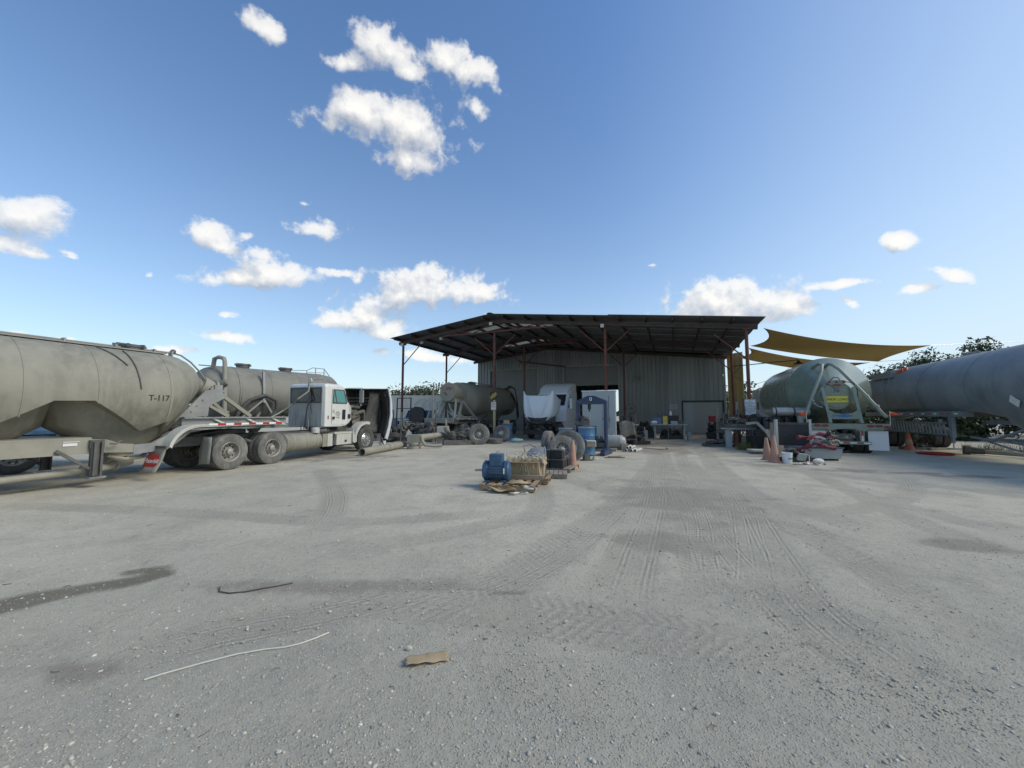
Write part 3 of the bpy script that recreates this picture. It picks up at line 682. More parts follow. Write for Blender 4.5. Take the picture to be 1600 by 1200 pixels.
# notices wrapped round the posts
pl = thing('notice', 'pale notice with printed lines strapped to the right canopy post', 'sign', BF(-.07, -.12, 2.0), -BA)
MB().box(-.24, .24, -.012, .0, 0, .36).build('board', 'clean_white', pl); MB().box(-.22, .24, -.012, .0, -.42, -.03).build('board', 'clean_white', pl)
for k, (z, w) in enumerate(((.27, .3), (.17, .38), (.07, .26), (-.12, .34), (-.22, .36), (-.32, .3))):
    o = use('print', text_mesh(('NO', 'SMOKING', 'AREA', 'AUTHORIZED', 'PERSONNEL', 'ONLY')[k], .085, 'ink', .002), pl, (0, -.016, z), (90, 0, 0))
MB().box(-.30, -.25, -.06, .1, -.4, .42).build('side_board', 'navy', pl)
hz = thing('hazard_sign', 'small black and yellow striped square on the yellow middle post', 'sign', BF(-14.55, -.13, 2.62), -BA)
MB().obox((0, 0, .2), (.5, .012, .5)).build('plate', 'ink', hz)
for k in range(3): MB().obox((-.12 + .12 * k, -.010, .2 + (.12 - .12 * k) * 0), (.055, .006, .56 - .2 * abs(k - 1)), (0, 38, 0)).build('stripe', 'safety_yellow', hz)
n2 = thing('warning_notice', 'small white and red notice below the striped square', 'sign', BF(-14.55, -.12, 2.15), -BA)
MB().obox((0, 0, 0), (.36, .012, .5)).build('plate', 'paper', n2)
use('print', text_mesh('NO', .16, 'ink_red', .002), n2, (0, -.01, .12), (90, 0, 0)); use('print', text_mesh('PARKING', .075, 'ink_red', .002), n2, (0, -.01, -.05), (90, 0, 0))
# hanging tarp by the right corner
tp = MB().grid(lambda u, v: (.28 + .95 * u, 11.2 - .9 * u + .05 * math.sin(u * 19), 1.1 + 5.2 * v), 16, 3).build('hanging_tarp', 'shade_cloth', None, BO, -BA, solid=.01)
tag(tp, 'olive brown tarp hanging beside the right end of the workshop wall', 'tarp')
# shade sails: corner points in building frame, edges curve inwards
def sail(c, sag, label):
    A, B_, C_, D_ = [Vector(p) for p in c]
    def fn(u, v):
        # edges curve inwards a little, most on the short side tied to the canopy
        uu = u + .075 * 4 * v * (1 - v) * (1 - u) ** 3 - .03 * 4 * v * (1 - v) * u ** 3
        vv = v + .07 * 4 * u * (1 - u) * (1 - 2 * v)
        p = (A * (1 - uu) + B_ * uu) * (1 - vv) + (D_ * (1 - uu) + C_ * uu) * vv
        p.z -= sag * 4 * u * (1 - u); return p
    o = MB().grid(fn, 40, 20).build('shade_sail', 'shade_cloth', None, BO, -BA, solid=.006)
    tag(o, label, 'shade sail', 'shade sails right of the workshop')
    return o
sail([(.73, .15, 6.05), (9.0, 4.24, 5.25), (9.32, 10.86, 5.2), (1.0, 5.6, 6.0)], .22, 'nearer ochre shade sail stretched from the canopy over the green tanker')
sail([(.94, 6.5, 6.05), (9.4, 12.2, 5.3), (9.2, 18.0, 5.2), (.9, 10.9, 6.0)], .25, 'farther ochre shade sail behind the nearer one')
cw = MB().tube([BF(9.0, 4.24, 5.25), BF(17, 9.5, 5.9)], .012, 6).tube([BF(9.32, 10.86, 5.2), BF(17, 12, 5.6)], .012, 6).build('sail_cable', 'steel'); tag(cw, 'steel cables tying the nearer shade sail to poles behind the trees', 'cable')
for q in ((17, 9.5), (17, 12)):
    p = MB().cyl(BF(q[0], q[1], 0), BF(q[0], q[1], 5.9), .08).build('sail_pole', 'steel'); tag(p, 'steel pole behind the slate tanker, the %s of the two that hold the sail cables' % ('nearer' if q[1] < 10 else 'farther'), 'pole', 'poles that hold the shade sails')

# wall fan
fn_ = thing('wall_fan', 'round caged industrial fan on the wall right of the second door', 'fan', BF(-6.55, 11.2, 4.75), -BA)
fc = MB()
for r in (.2, .33, .46): fc.tube([(r * math.cos(a) * .75 , -.12 + r * math.cos(a) * .55, r * math.sin(a)) for a in np.linspace(0, 6.2832, 22)], .012, 5)
for k in range(14):
    a = k * math.pi / 7; fc.bar((.05 * math.cos(a), -.2, .05 * math.sin(a)), (.46 * math.cos(a) * .75, -.12 + .46 * math.cos(a) * .55, .46 * math.sin(a)), .012)
fc.build('cage', 'frame_grey', fn_)
MB().cyl((0, -.05, 0), (-.12, .2, 0), .12).build('motor', 'frame_dark', fn_); MB().bar((0, .2, 0), (-.05, .68, -.15), .05).build('bracket', 'frame_dark', fn_)
for k in range(4):
    a = k * math.pi / 2 + .4; MB().obox((.2 * math.cos(a) * .75, -.1 + .2 * math.cos(a) * .55, .2 * math.sin(a)), (.34, .02, .14), (20, -math.degrees(a), 0)).build('blade', 'frame_grey', fn_)

# ------------------------------------------------------------------ wheels
def tyre_mb(R=.52, w=.28, ri=.29):
    h = w / 2
    prof = [(ri, -h * .80), (ri + .02, -h * .93), (R * .80, -h * 1.04), (R * .93, -h * .98), (R * .985, -h * .84)]
    for g in (-.5, -.0, .5): prof += [(R, h * g - .016 if g > -.5 else -h * .6), (R - .014, h * g - .008), (R - .014, h * g + .008), (R, h * g + .016)]
    prof = sorted(prof[:5], key=lambda p: p[1]) + [(R, -h * .6), (R, -h * .52), (R - .014, -h * .49), (R - .014, -h * .41), (R, -h * .38), (R, -.014), (R - .014, -.008), (R - .014, .008), (R, .014), (R, h * .38), (R - .014, h * .41), (R - .014, h * .49), (R, h * .52), (R, h * .6)]
    prof += [(R * .985, h * .84), (R * .93, h * .98), (R * .80, h * 1.04), (ri + .02, h * .93), (ri, h * .80)]
    prof = sorted([(ri, -h * .80), (ri + .02, -h * .93)], key=lambda p: 0) + [(R * .80, -h * 1.04), (R * .93, -h * .98), (R * .985, -h * .84)] + prof[5:]
    mb = MB(); n = 40; rings = []
    for r, y in prof: rings.append([(r * math.cos(2 * math.pi * i / n), y, r * math.sin(2 * math.pi * i / n)) for i in range(n)])
    mb.loft(rings + [rings[0]], False)
    return mb
def rim_mb(deep, w=.28, ri=.292):
    h = w / 2
    if deep: prof = [(ri, h * .85), (ri * .95, h * .8), (ri * .93, -h * .2), (ri * .9, -h * .5), (ri + .004, -h * .80), (ri - .012, -h * .86), (ri * .88, -h * .74), (ri * .84, h * .0), (ri * .78, h * .25), (ri * .55, h * .28), (.14, h * .12), (.13, -h * .2), (.001, -h * .22)]
    else: prof = [(ri, h * .85), (ri * .95, h * .8), (ri * .93, 0), (ri + .004, -h * .80), (ri - .012, -h * .86), (ri * .9, -h * .7), (ri * .86, -h * .45), (ri * .8, -h * .62), (ri * .5, -h * .95), (.11, -h * .98), (.10, -h * 1.35), (.001, -h * 1.4)]
    return MB().lathe(prof, 36, cap=False), prof
WM = {}
def wheel_mesh():
    for key, m in (('', 'tyre'), ('d', 'tyre_dusty')): WM['tyre' + key] = tyre_mb().mesh('tyre', m)
    for deep in (0, 1):
        for m in ('rim_dusty', 'rim_alu', 'dirty_white', 'black'):
            mb, prof = rim_mb(deep); WM['rim%d%s' % (deep, m)] = mb.mesh('rim', m)
        hole = MB(); nut = MB(); yh = (.14 * .27 - .004) if deep else (-.14 * .80 - .004)
        for k in range(10):
            a = k * math.pi / 5; yy = yh; r = .19 if deep else .205
            hole.cyl((r * math.cos(a), yy + .01, r * math.sin(a)), (r * math.cos(a), yy - .006 if deep else yy - .012, r * math.sin(a)), .027, n=8)
            a += math.pi / 10; r = .145 if not deep else .15
            yn = (.14 * .16) if deep else (-.14 * .93)
            nut.cyl((r * math.cos(a), yn, r * math.sin(a)), (r * math.cos(a), yn - .045, r * math.sin(a)), .014, n=6)
        WM['hole%d' % deep] = hole.mesh('hand_hole', 'black'); 
        hub = nut.lathe([(.095, .06), (.095, -.04), (.085, -.1), (.05, -.12), (.001, -.122)] if deep else [(.07, -.1), (.07, -.17), (.06, -.21), (.02, -.22), (.001, -.22)], 18, cap=False)
        WM['hub%d' % deep] = hub.mesh('wheel', 'rim_dusty' if deep else 'rim_alu')
wheel_mesh()
def wheel(parent, x, y, z=.52, right=True, deep=0, tyre='tyre', rim='rim_dusty', sc=1, name='wheel'):
    o = use(name, WM['hub%d' % deep], parent, (x, y, z), (0, 0, 0 if right else 180)); o.scale = (sc,) * 3
    use('tyre', WM[tyre], o); use('rim', WM['rim%d%s' % (deep, rim)], o); use('hand_hole', WM['hole%d' % deep], o)
    return o
def dual(parent, x, yo, tyre='tyred', rim='rim_dusty'):
    """two tyres on each end of an axle; outer right one at y = -yo"""
    for s in (1, -1):
        wheel(parent, x, -s * yo, right=s > 0, deep=1, tyre=tyre, rim=rim)
        wheel(parent, x, -s * (yo - .33), right=s < 0, deep=1, tyre=tyre, rim=rim)
    MB().cyl((x, -yo + .1, .52), (x, yo - .1, .52), .07).sph((x, 0, .52), .2, 10).build('axle', 'frame_dark', parent)

# ------------------------------------------------------------------ tank trailers
def interp(pts, x):
    if x <= pts[0][0]: return pts[0][1]
    for (a, b), (c, d) in zip(pts[:-1], pts[1:]):
        if a <= x <= c: return b + (d - b) * (x - a) / (c - a)
    return pts[-1][1]
def ring(x, zc, r, zcut=None, yc=0, n=64, sq=1):
    """cross-section: arc above the cut plane, closed by a chord lying in that plane"""
    a = math.pi * .992
    if zcut is not None and zcut > zc - r * .999: a = math.acos(max(-1., min(1., (zcut - zc) / r)))
    out = [(x, yc + r * math.sin(-a + 2 * a * i / n), zc + r * math.cos(-a + 2 * a * i / n)) for i in range(n + 1)]
    p, q = out[-1], out[0]
    return out + [(x, p[1] + (q[1] - p[1]) * k / 8, p[2]) for k in range(1, 8)]
def tank_body(parent, x0, x1, zc, R, cut, m, dome0=.45, front=None, name='tank', step=.12, yc=0):
    rings = []
    k = int((x1 - x0) / step); xs = [x0 + (x1 - x0) * i / k for i in range(k + 1)]
    xs = sorted(set(xs + [p[0] for p in (cut or []) if x0 <= p[0] <= x1]))
    if dome0:
        for t in (1., .97, .85, .65, .4, .2): rings.append(ring(x0 - dome0 * (1 - (1 - t) ** 1.0) , zc + 0, max(.02, R * math.sqrt(max(0, 1 - t * t)) ) if t < 1 else .02, interp(cut, x0) if cut else None, yc))
        rings = rings
    rings += [ring(x, zc, R, interp(cut, x) if cut else None, yc) for x in xs]
    if front:
        for x, zt, zb in front: rings.append(ring(x, (zt + zb) / 2, (zt - zb) / 2, None, yc))
    return MB().loft(rings).build(name, m, parent, sharp=28)
def seam(parent, x, zc, R, m, cut=None, w=.025, yc=0):
    """weld ring"""
    rings = [ring(x - w, zc, R - .002, cut, yc), ring(x - w, zc, R + .009, cut, yc), ring(x + w, zc, R + .009, cut, yc), ring(x + w, zc, R - .002, cut, yc)]
    return MB().loft(rings, False).build('weld_seam', m, parent)
def hopper(parent, x, zb, zt, rb, rt, m, name='hopper', lx=1.32):
    rings = [[(x + a * math.cos(2 * math.pi * i / 44), b * math.sin(2 * math.pi * i / 44), z) for i in range(44)]
             for a, b, z in ((rb, rb, zb), (rb + .03, rb + .02, zb + .04), (lx, rb + (rt * .94 - rb) * .6, zb + .76), (lx * 1.1, rt * .94, max(zt, zb + 1.34)))]
    o = MB().loft(rings).build(name, m, parent)
    MB().cyl((x, 0, zb - .16), (x, 0, zb), rb * .85).cyl((x, 0, zb - .02), (x, 0, zb + .02), rb * 1.12).cyl((x, 0, zb - .19), (x, 0, zb - .16), rb * 1.0).build('outlet_valve', 'frame_tan', o)
    return o
def hatch(parent, x, z, m='frame_dark', r=.26, y=0):
    o = MB().cyl((x, y, z - .05), (x, y, z + .06), r).cyl((x, y, z + .06), (x, y, z + .1), r * 1.08).cyl((x, y, z + .1), (x, y, z + .125), r * .75)
    for k in range(6):
        a = k * math.pi / 3; o.obox((x + r * 1.1 * math.cos(a), y + r * 1.1 * math.sin(a), z + .09), (.09, .05, .09), (0, 0, math.degrees(a)))
    return o.bar((x - r, y, z + .14), (x + r, y, z + .14), .04).build('hatch', m, parent)
def curved_text(s, size, m, parent, x, ang, zc, R, width=1., side=-1, bold=.002):
    """letters wrapped on the tank wall; ang = degrees below the horizontal diameter"""
    me = text_mesh(s, size, m, .004, bold=bold, width=width)
    for v in me.vertices:
        a = R_(ang) - v.co.y / R; rr = R + .004 + v.co.z
        v.co = Vector((x + v.co.x, side * rr * math.cos(a), zc - rr * math.sin(a)))
    return use('lettering', me, parent)
def tape(parent, pts, h=.05, n=None, y=None):
    """red and white conspicuity tape along a polyline"""
    r = MB(); w = MB(); k = 0
    for p, q in zip(pts[:-1], pts[1:]):
        p, q = Vector(p), Vector(q); m = max(1, round((q - p).length / .22))
        for i in range(m):
            a = p + (q - p) * (i / m); b = p + (q - p) * ((i + 1) / m); (r if k % 2 else w).bar(a, b, .008, h) if abs((q - p).z) < .5 * (q - p).length else (r if k % 2 else w).bar(a, b, h, .008); k += 1
    return r.build('red_tape', 'tape_red', parent, kind='stuff'), w.build('white_tape', 'tape_white', parent, kind='stuff')

# tractor frame origin: ground point under the centre of the rearmost axle
def local_root(fx, fy, heading, lat):
    a = R_(heading); return (fx - math.cos(a) * lat, fy + math.sin(a) * lat, 0)
TR = local_root(-8.218, 11.386, 18.7, 1.16)

def build_t117():
    T = thing('tank_trailer', 'tan dusty hopper bottom tank trailer marked T-117 at the left edge', 'trailer', local_root(-8.218, 11.386, 21, 1.2), 90 - 21)
    m = 'tank_tan'; zc, R = 2.08, 1.2
    cut = [(-7.2, 2.0), (-6.4, 1.75), (-4.62, 1.2), (-3.62, 1.9), (-3.0, 1.92), (-2.0, 1.2), (-1.5, 1.44), (-1.2, 1.6)]
    front = [(-1.42, 3.28, .98), (-1.2, 3.27, 1.22), (-1.0, 3.24, 1.48), (-.8, 3.16, 1.72), (-.62, 3.04, 1.92), (-.48, 2.88, 2.1), (-.38, 2.76, 2.22), (-.2, 2.62, 2.2), (-.19, 2.4, 2.36)]
    tank_body(T, -7.0, -1.55, zc, R, cut, m, .4, front)
    seam(T, -1.56, zc, R, m, 1.42); seam(T, -5.9, zc, R, m, 1.7); seam(T, -4.05, zc, R, m, 1.56, w=.010); seam(T, -2.95, zc, R, m, 1.86, w=.008)
    hopper(T, -2.05, .58, 1.85, .24, 1.12, m); hopper(T, -4.72, .58, 1.85, .24, 1.12, m)
    hatch(T, -1.95, 3.30, r=.27); hatch(T, -4.6, 3.30, r=.27)
    curved_text('T-117', .2, 'ink', T, -1.83, 3, zc, R, .9)
    # pipe along the top with brackets, going round the head
    p = MB().tube([(-7, -.12, 3.34), (-3, -.12, 3.33), (-1.05, -.12, 3.34), (-.85, -.12, 3.30), (-.6, -.14, 3.13), (-.35, -.16, 2.86), (-.1, -.18, 2.5), (.05, -.2, 2.3)], .025, 8)
    p.build('top_pipe', m, T)
    for x in (-6.2, -4.2, -3.2, -2.3, -1.5, -1.1): MB().box(x - .02, x + .02, -.2, -.04, 3.2, 3.38).build('pipe_bracket', 'frame_grey', T)
    MB().sph((-1.05, -.12, 3.38), .07, 10).build('vent_cap', 'frame_dark', T)
    MB().box(-6.9, -1.3, -.34, -.06, 3.26, 3.29).build('walkway', 'frame_grey', T)
    # curved rods on the wall
    def arc(x, a0, a1, dx=.0): return [(x + dx * t, -(R + .02) * math.sin(a0 + (a1 - a0) * t), zc + (R + .02) * math.cos(a0 + (a1 - a0) * t)) for t in np.linspace(0, 1, 10)]
    MB().tube(arc(-2.75, .35, .95, .35), .014, 6).build('wall_rod', 'frame_dark', T); MB().tube(arc(-2.3, .42, 1.45, .1), .014, 6).build('wall_rod', 'frame_dark', T)
    # side beams
    tan = [(-7.2, .74), (-2.65, .74), (-2.2, .70), (-2.2, .90), (-2.45, .93), (-2.7, 1.04), (-2.95, 1.06), (-7.2, 1.08)]
    grey = [(-2.2, .66), (-1.55, .70), (-1.35, .84), (-1.0, 1.14), (-1.0, 1.26), (-1.5, 1.1), (-1.85, .9), (-2.2, .88)]
    for s in (-1, 1):
        MB().prism(tan, s * .98, s * 1.06).build('side_beam', 'frame_tan', T); MB().prism(grey, s * .97, s * 1.07).build('side_beam', 'frame_grey', T)
    MB().box(-7.2, -2.95, -1.06, 1.06, 1.06, 1.10).build('deck_strip', 'frame_tan', T)
    for x in (-7, -5.8, -3.4): MB().box(x, x + .08, -.98, .98, .76, .9).build('cross_member', 'frame_tan', T)
    # upper coupler frame with gussets
    for s in (-1, 1):
        MB().prism([(-1.35, 1.16), (-.42, 2.3), (-.2, 2.36), (.05, 2.3), (.12, 2.1), (-.3, 1.86), (-.32, 1.56), (-1.0, 1.54), (1.95, 1.54), (1.95, 1.50), (-1.0, 1.50)][:8] + [(-1.05, 1.5)], s * .52, s * .58).build('gusset_plate', 'frame_grey', T)
        for z0, z1, w in ((1.24, 1.26, .1), (1.50, 1.53, .12)): MB().box(-1.15, 1.95, s * .9 - w, s * .9 + w, z0, z1).build('flange', 'frame_grey', T)
        MB().box(-1.15, 1.95, s * .9 - .01, s * .9 + .01, 1.26, 1.50).build('web', 'frame_grey', T)
        for x in (-.1, .85, 1.7): MB().bar((x - .3, s * .95, 1.50), (x + .12, s * 1.02, 1.27), .03, .05).build('gusset', 'dirty_white', T)
        # struts from the nose
        MB().bar((-.15, s * .35, 2.42), (.95, s * .55, 1.55), .13, .1).build('nose_strut', 'frame_tan', T); MB().bar((-.45, s * .5, 1.98), (.25, s * .52, 1.55), .12, .08).build('nose_strut', 'frame_tan', T)
    MB().box(-1.1, 1.95, -.9, .9, 1.22, 1.24).build('coupler_plate', 'frame_grey', T)
    b = MB()
    for i in range(5): b.cyl((-1.05 + .14 * i, -.585, 1.34 + .17 * i), (-1.05 + .14 * i, -.6, 1.34 + .17 * i), .018, n=6)
    for i in range(3):
        for j in range(2): b.cyl((-1.15 + .14 * i, -.585, 1.3 - .0 + .1 * j), (-1.15 + .14 * i, -.6, 1.3 + .1 * j), .018, n=6)
    b.build('bolts', 'frame_dark', T, kind='stuff')
    # nose collar with clamp
    MB().cyl((-.3, 0, 2.48), (-.02, 0, 2.36), .32, .3, 20).cyl((-.02, 0, 2.36), (.04, 0, 2.33), .36, n=20).build('nose_collar', 'frame_tan', T)
    MB().box(-.1, .12, -.46, -.38, 2.2, 2.5).bar((-.1, -.42, 2.45), (.2, -.42, 2.3), .05).bar((-.12, -.42, 2.25), (.1, -.42, 2.12), .05).build('clamp', 'frame_grey', T)
    # landing gear, near leg and far leg
    for s in (-1, 1):
        l = MB().box(-2.98, -2.78, s * 1.08, s * 1.16, .26, 1.02).box(-2.96, -2.92, s * 1.02, s * 1.22, .26, 1.0).box(-2.84, -2.80, s * 1.02, s * 1.22, .26, 1.0).build('landing_leg', 'frame_dark', T)
        MB().box(-3.02, -2.74, s * .98, s * 1.26, .2, .235).build('foot_plate', 'steel', l); MB().bar((-3.5, s * 1.1, .84), (-2.98, s * 1.12, .42), .06).build('leg_brace', 'frame_dark', l)
        MB().box(-3.0, -2.76, s * 1.06, s * 1.14, .86, 1.04).tube([(-2.7, s * 1.2, .95), (-2.6, s * 1.22, .94), (-2.55, s * 1.22, .98), (-2.5, s * 1.22, 1.0)], .02).build('crank', 'frame_dark', l)
    MB().box(-3.4, -3.18, -1.075, -1.062, .93, .99).build('placard', 'paper', T); MB().box(-3.4, -3.15, -1.075, -1.062, 1.01, 1.025).build('placard', 'paper', T)
    # product pipe under the hoppers
    MB().tube([(-7.2, -.75, .30), (-4.3, -.78, .30), (-2.9, -.82, .34)], .075, 12).tube([(-2.9, -.82, .34), (-2.4, -.6, .38), (-1.9, -.3, .42)], .09, 12).cyl((-3.0, -.82, .34), (-2.94, -.82, .34), .12).cyl((-2.35, -.58, .385), (-2.3, -.56, .39), .13).build('product_pipe', 'frame_tan', T)
    MB().tube([(-2.6, -.9, .66), (-2.3, -.95, .55), (-1.95, -.85, .56), (-1.75, -.6, .62)], .045, 8).build('air_hose', 'frame_tan', T)
    # rear suspension
    for x in (-8.6, -7.35): dual(T, x, 1.08, 'tyre', 'rim_alu')
    MB().box(-9.4, -6.6, -1.0, 1.0, .95, 1.08).build('rear_subframe', 'frame_tan', T)
    return T
build_t117()

def build_tractor():
    T = thing('tractor_truck', 'white day cab road tractor with dusty rear wall and hood tipped open', 'truck', TR, 90 - 18.7)
    for x in (0, 1.36): dual(T, x, 1.02)
    for s in (1, -1): wheel(T, 5.86, -s * 1.0, right=s > 0, deep=0, tyre='tyre', rim='rim_alu')
    MB().cyl((5.86, -.9, .5), (5.86, .9, .5), .07).build('axle', 'frame_dark', T)
    for s in (1, -1): MB().box(-1.3, 6.9, s * .38, s * .46, .72, .98).build('chassis_rail', 'frame_dark', T)
    for x in (-1.25, .65, 2.4, 4.2): MB().box(x, x + .1, -.38, .38, .76, .94).build('cross_member', 'frame_dark', T)
    MB().cyl((.65, 0, 1.02), (.65, 0, 1.14), .5, n=24).obox((-.1, 0, 1.05), (.9, .7, .06), (0, -8, 0)).build('fifth_wheel', 'frame_dark', T)
    for s in (1, -1):
        MB().tube([(-.35, -s * .72, .7), (0, -s * .72, .6), (.68, -s * .72, .82), (1.36, -s * .72, .6), (1.7, -s * .72, .7)], .06, 8).build('spring', 'frame_dark', T)
    # white quarter fender carried round the rear, with reflective strip
    for s in (-1, 1):
        def arcp(r): return [(-.98 - r * math.sin(a), r * math.cos(a) + .64) for a in np.linspace(0, 1.35, 9)]
        o = arcp(.70); i = arcp(.66)
        MB().prism([(1.55, 1.36)] + o + i[::-1] + [(1.55, 1.32)], s * .92, s * 1.30).build('fender', 'dirty_white', T)
        MB().prism([(1.5, 1.32)] + [(x, z - .0) for x, z in i] + [(x + .03, z - .03) for x, z in i[::-1]] + [(1.5, 1.29)], s * 1.25, s * 1.29).build('fender_lip', 'dirty_white', T)
        if s < 0: tape(T, [(-.75, -1.305, 1.335), (1.5, -1.305, 1.335)], .055)
        MB().bar((-1.75, s * .85, .80), (-1.75, s * 1.36, .80), .05).build('flap_bracket', 'frame_dark', T)
        fl = MB().grid(lambda u, v: (-1.74 - .26 * v ** 1.8, s * (.72 + .60 * u + .10 * v * v), .80 - .60 * v), 4, 8).build('mud_flap', 'frame_tan', T, solid=.012)
        if s < 0:
            ov = MB().cyl((0, 0, 0), (0, 0, .006), .2, n=32)
            me = ov.mesh('emblem', 'ink_red'); 
            e = use('emblem', me, fl, (-1.87, -1.04, .46), (90, 0, -90)); e.scale = (1.35, .95, 1)
            e.rotation_euler = (R_(72), 0, R_(-90))
            use('lettering', text_mesh('Peterbilt', .15, 'tape_white', .002, shear=.3, bold=.001), fl, (-1.878, -1.04, .458), (72, 0, -90))
        MB().grid(lambda u, v: (-.62 - .03 * v, s * (.82 + .42 * u), .98 - .74 * v), 3, 4).build('mud_flap', 'frame_grey', T, solid=.012)
    # cab
    ys = (-1.06, .80)
    y0, y1 = ys; yc = (y0 + y1) / 2; hw = (y1 - y0) / 2
    side = [(3.55, 1.14), (4.62, 1.14), (4.85, 1.3), (5.08, 1.42), (5.12, 1.98), (4.86, 2.12), (4.62, 2.66), (4.40, 2.80), (3.70, 2.84), (3.56, 2.76)]
    def sec(x, z0, z1, r=.14, hw_=hw):
        out = []
        for (cy, cz, a0) in ((hw_ - r, z1 - r, 0), (-hw_ + r, z1 - r, 90)):
            for k in range(6):
                a = R_(a0 + 18 * k); out.append((x, yc + cy + r * math.cos(a), cz + r * math.sin(a)))
        out += [(x, yc - hw_, z0 + .03), (x, yc - hw_ + .03, z0), (x, yc + hw_ - .03, z0), (x, yc + hw_, z0 + .03)]
        return out
    cab = MB().loft([sec(3.54, 1.16, 2.72, .1, hw - .06), sec(3.57, 1.13, 2.78, .12, hw - .02), sec(3.66, 1.12, 2.82), sec(4.35, 1.12, 2.82), sec(4.55, 1.13, 2.74, .14, hw - .01), sec(4.70, 1.15, 2.52, .12, hw - .02), sec(4.88, 1.24, 2.10, .1, hw - .04), sec(5.10, 1.36, 1.98, .1, hw - .12)])
    cab.build('cab', 'cab_white', T, sharp=40)
    MB().box(3.515, 3.54, y0 + .12, y1 - .12, 1.18, 2.68).build('rear_wall', 'cab_rear', T)
    w = MB().box(3.49, 3.515, y0 + .2, y1 - .22, 2.10, 2.60).build('rear_window', 'dark_glass', T)
    MB().box(3.485, 3.515, y0 + .15, y1 - .17, 2.60, 2.645).box(3.485, 3.515, y0 + .15, y1 - .17, 2.055, 2.10).box(3.485, 3.515, y0 + .15, y0 + .2, 2.1, 2.6).box(3.485, 3.515, y1 - .22, y1 - .17, 2.1, 2.6).build('window_seal', 'rubber', w)
    for (x0_, x1_) in ((3.86, 4.66),):
        d = MB().prism([(3.88, 1.20), (4.60, 1.20), (4.70, 1.32), (4.72, 2.1), (4.52, 2.62), (3.90, 2.62)], y0 - .012, y0 + .03).build('door', 'cab_white', T)
        MB().prism([(3.95, 2.08), (4.64, 2.08), (4.48, 2.56), (3.97, 2.56)], y0 - .022, y0 - .012).build('side_window', 'tint_glass', d)
        MB().bar((3.93, y0 - .02, 2.06), (4.67, y0 - .02, 2.06), .02, .045).bar((3.93, y0 - .02, 2.06), (3.95, y0 - .02, 2.59), .035).bar((4.66, y0 - .02, 2.08), (4.49, y0 - .02, 2.59), .035).bar((3.94, y0 - .02, 2.585), (4.5, y0 - .02, 2.585), .03).bar((4.12, y0 - .022, 2.08), (4.0, y0 - .022, 2.56), .03).build('window_seal', 'rubber', d)
        MB().prism([(4.44, 1.40), (4.62, 1.40), (4.62, 1.80), (4.44, 1.80)], y0 - .02, y0 - .012).build('lower_window', 'dark_glass', d)
        MB().box(3.92, 4.02, y0 - .05, y0 - .012, 1.42, 1.52).build('handle', 'black', d)
        MB().tube([(3.90, y0 - .016, 1.26), (3.88, y0 - .016, 1.5), (3.88, y0 - .016, 2.6)], .006, 4).build('door_gap', 'rubber', d)
        for txt, x, z, s_ in (('G', 3.98, 1.72, .17), ('FARM', 4.2, 1.69, .07), ('TRANSPORT', 4.20, 1.62, .055), ('LT. MIO', 4.2, 1.55, .055), ('TX 35885', 4.2, 1.48, .055)):
            use('lettering', text_mesh(txt, s_, 'ink', .002), d, (x, y0 - .015, z), (90, 0, 0))
    MB().box(4.80, 4.96, y0 + .02, y0 + .06, 1.44, 1.62).build('side_grille', 'black', T)
    MB().box(3.70, 3.74, y0 - .012, y0 + .01, 1.42, 1.56).build('marker_light', 'red_light', T)
    MB().prism([(4.62, 2.12), (4.86, 2.1), (4.6, 2.66)], y0 + .015, y1 - .015).build('windshield_frame', 'dark_glass', T)
    # roof items: horn / lamp on the rear edge, mirror arm
    MB().cyl((3.5, -.35, 2.92), (3.44, -.35, 2.92), .1, n=14).cyl((3.46, -.35, 2.82), (3.46, -.35, 2.9), .02).build('work_lamp', 'dirty_white', T)
    MB().tube([(3.5, -.3, 2.93), (3.6, -.9, 2.96), (3.65, -1.0, 2.8)], .015, 6).build('grab_rail', 'chrome', T)
    mr = MB().bar((4.6, y0 - .02, 2.68), (5.1, y0 - .38, 2.72), .025).bar((5.1, y0 - .38, 2.72), (5.1, y0 - .38, 1.95), .03).build('mirror_arm', 'chrome', T); MB().box(5.07, 5.13, y0 - .48, y0 - .3, 2.1, 2.62).build('mirror', 'frame_grey', mr)
    # air lines hanging behind the cab
    MB().tube([(3.46, -.35, 2.85), (3.40, -.38, 2.5), (3.1, -.2, 2.2), (3.2, .15, 2.0), (3.0, .4, 1.75), (2.3, .5, 1.35), (1.4, .3, 1.22)], .032, 8).build('air_hose', 'frame_tan', T)
    MB().tube([(3.45, -.3, 2.8), (3.44, -.42, 2.2), (3.42, -.3, 1.8), (3.4, -.26, 1.1)], .022, 8).tube([(3.44, -.4, 2.1), (3.42, -.55, 1.75), (3.4, -.6, 1.6)], .015, 8).build('air_hose', 'rubber', T)
    for y in (-.2, -.05, -.4): MB().tube([(3.42, y, 1.0), (3.42, y, 1.5 - .3 * abs(y)), (3.45, y + .05, 1.6 - .3 * abs(y))], .018, 6).build('air_line', 'frame_grey', T)
    # fuel tank with straps, battery box, step box, air tanks
    ft = MB().cyl((1.95, -.80, .62), (3.42, -.80, .62), .32, n=28).sph((1.95, -.80, .62), .32, 20, (.25, 1, 1)).sph((3.42, -.80, .62), .32, 20, (.25, 1, 1)).build('fuel_tank', 'tank_tan', T)
    for x in (2.2, 2.75, 3.2): MB().cyl((x, -.80, .62), (x + .07, -.80, .62), .328, n=28).build('tank_strap', 'frame_tan', ft)
    MB().cyl((3.25, -.95, .92), (3.25, -.95, 1.08), .14).sph((3.25, -.95, 1.08), .14, 12, (1, 1, .35)).build('air_filter', 'dirty_white', T)
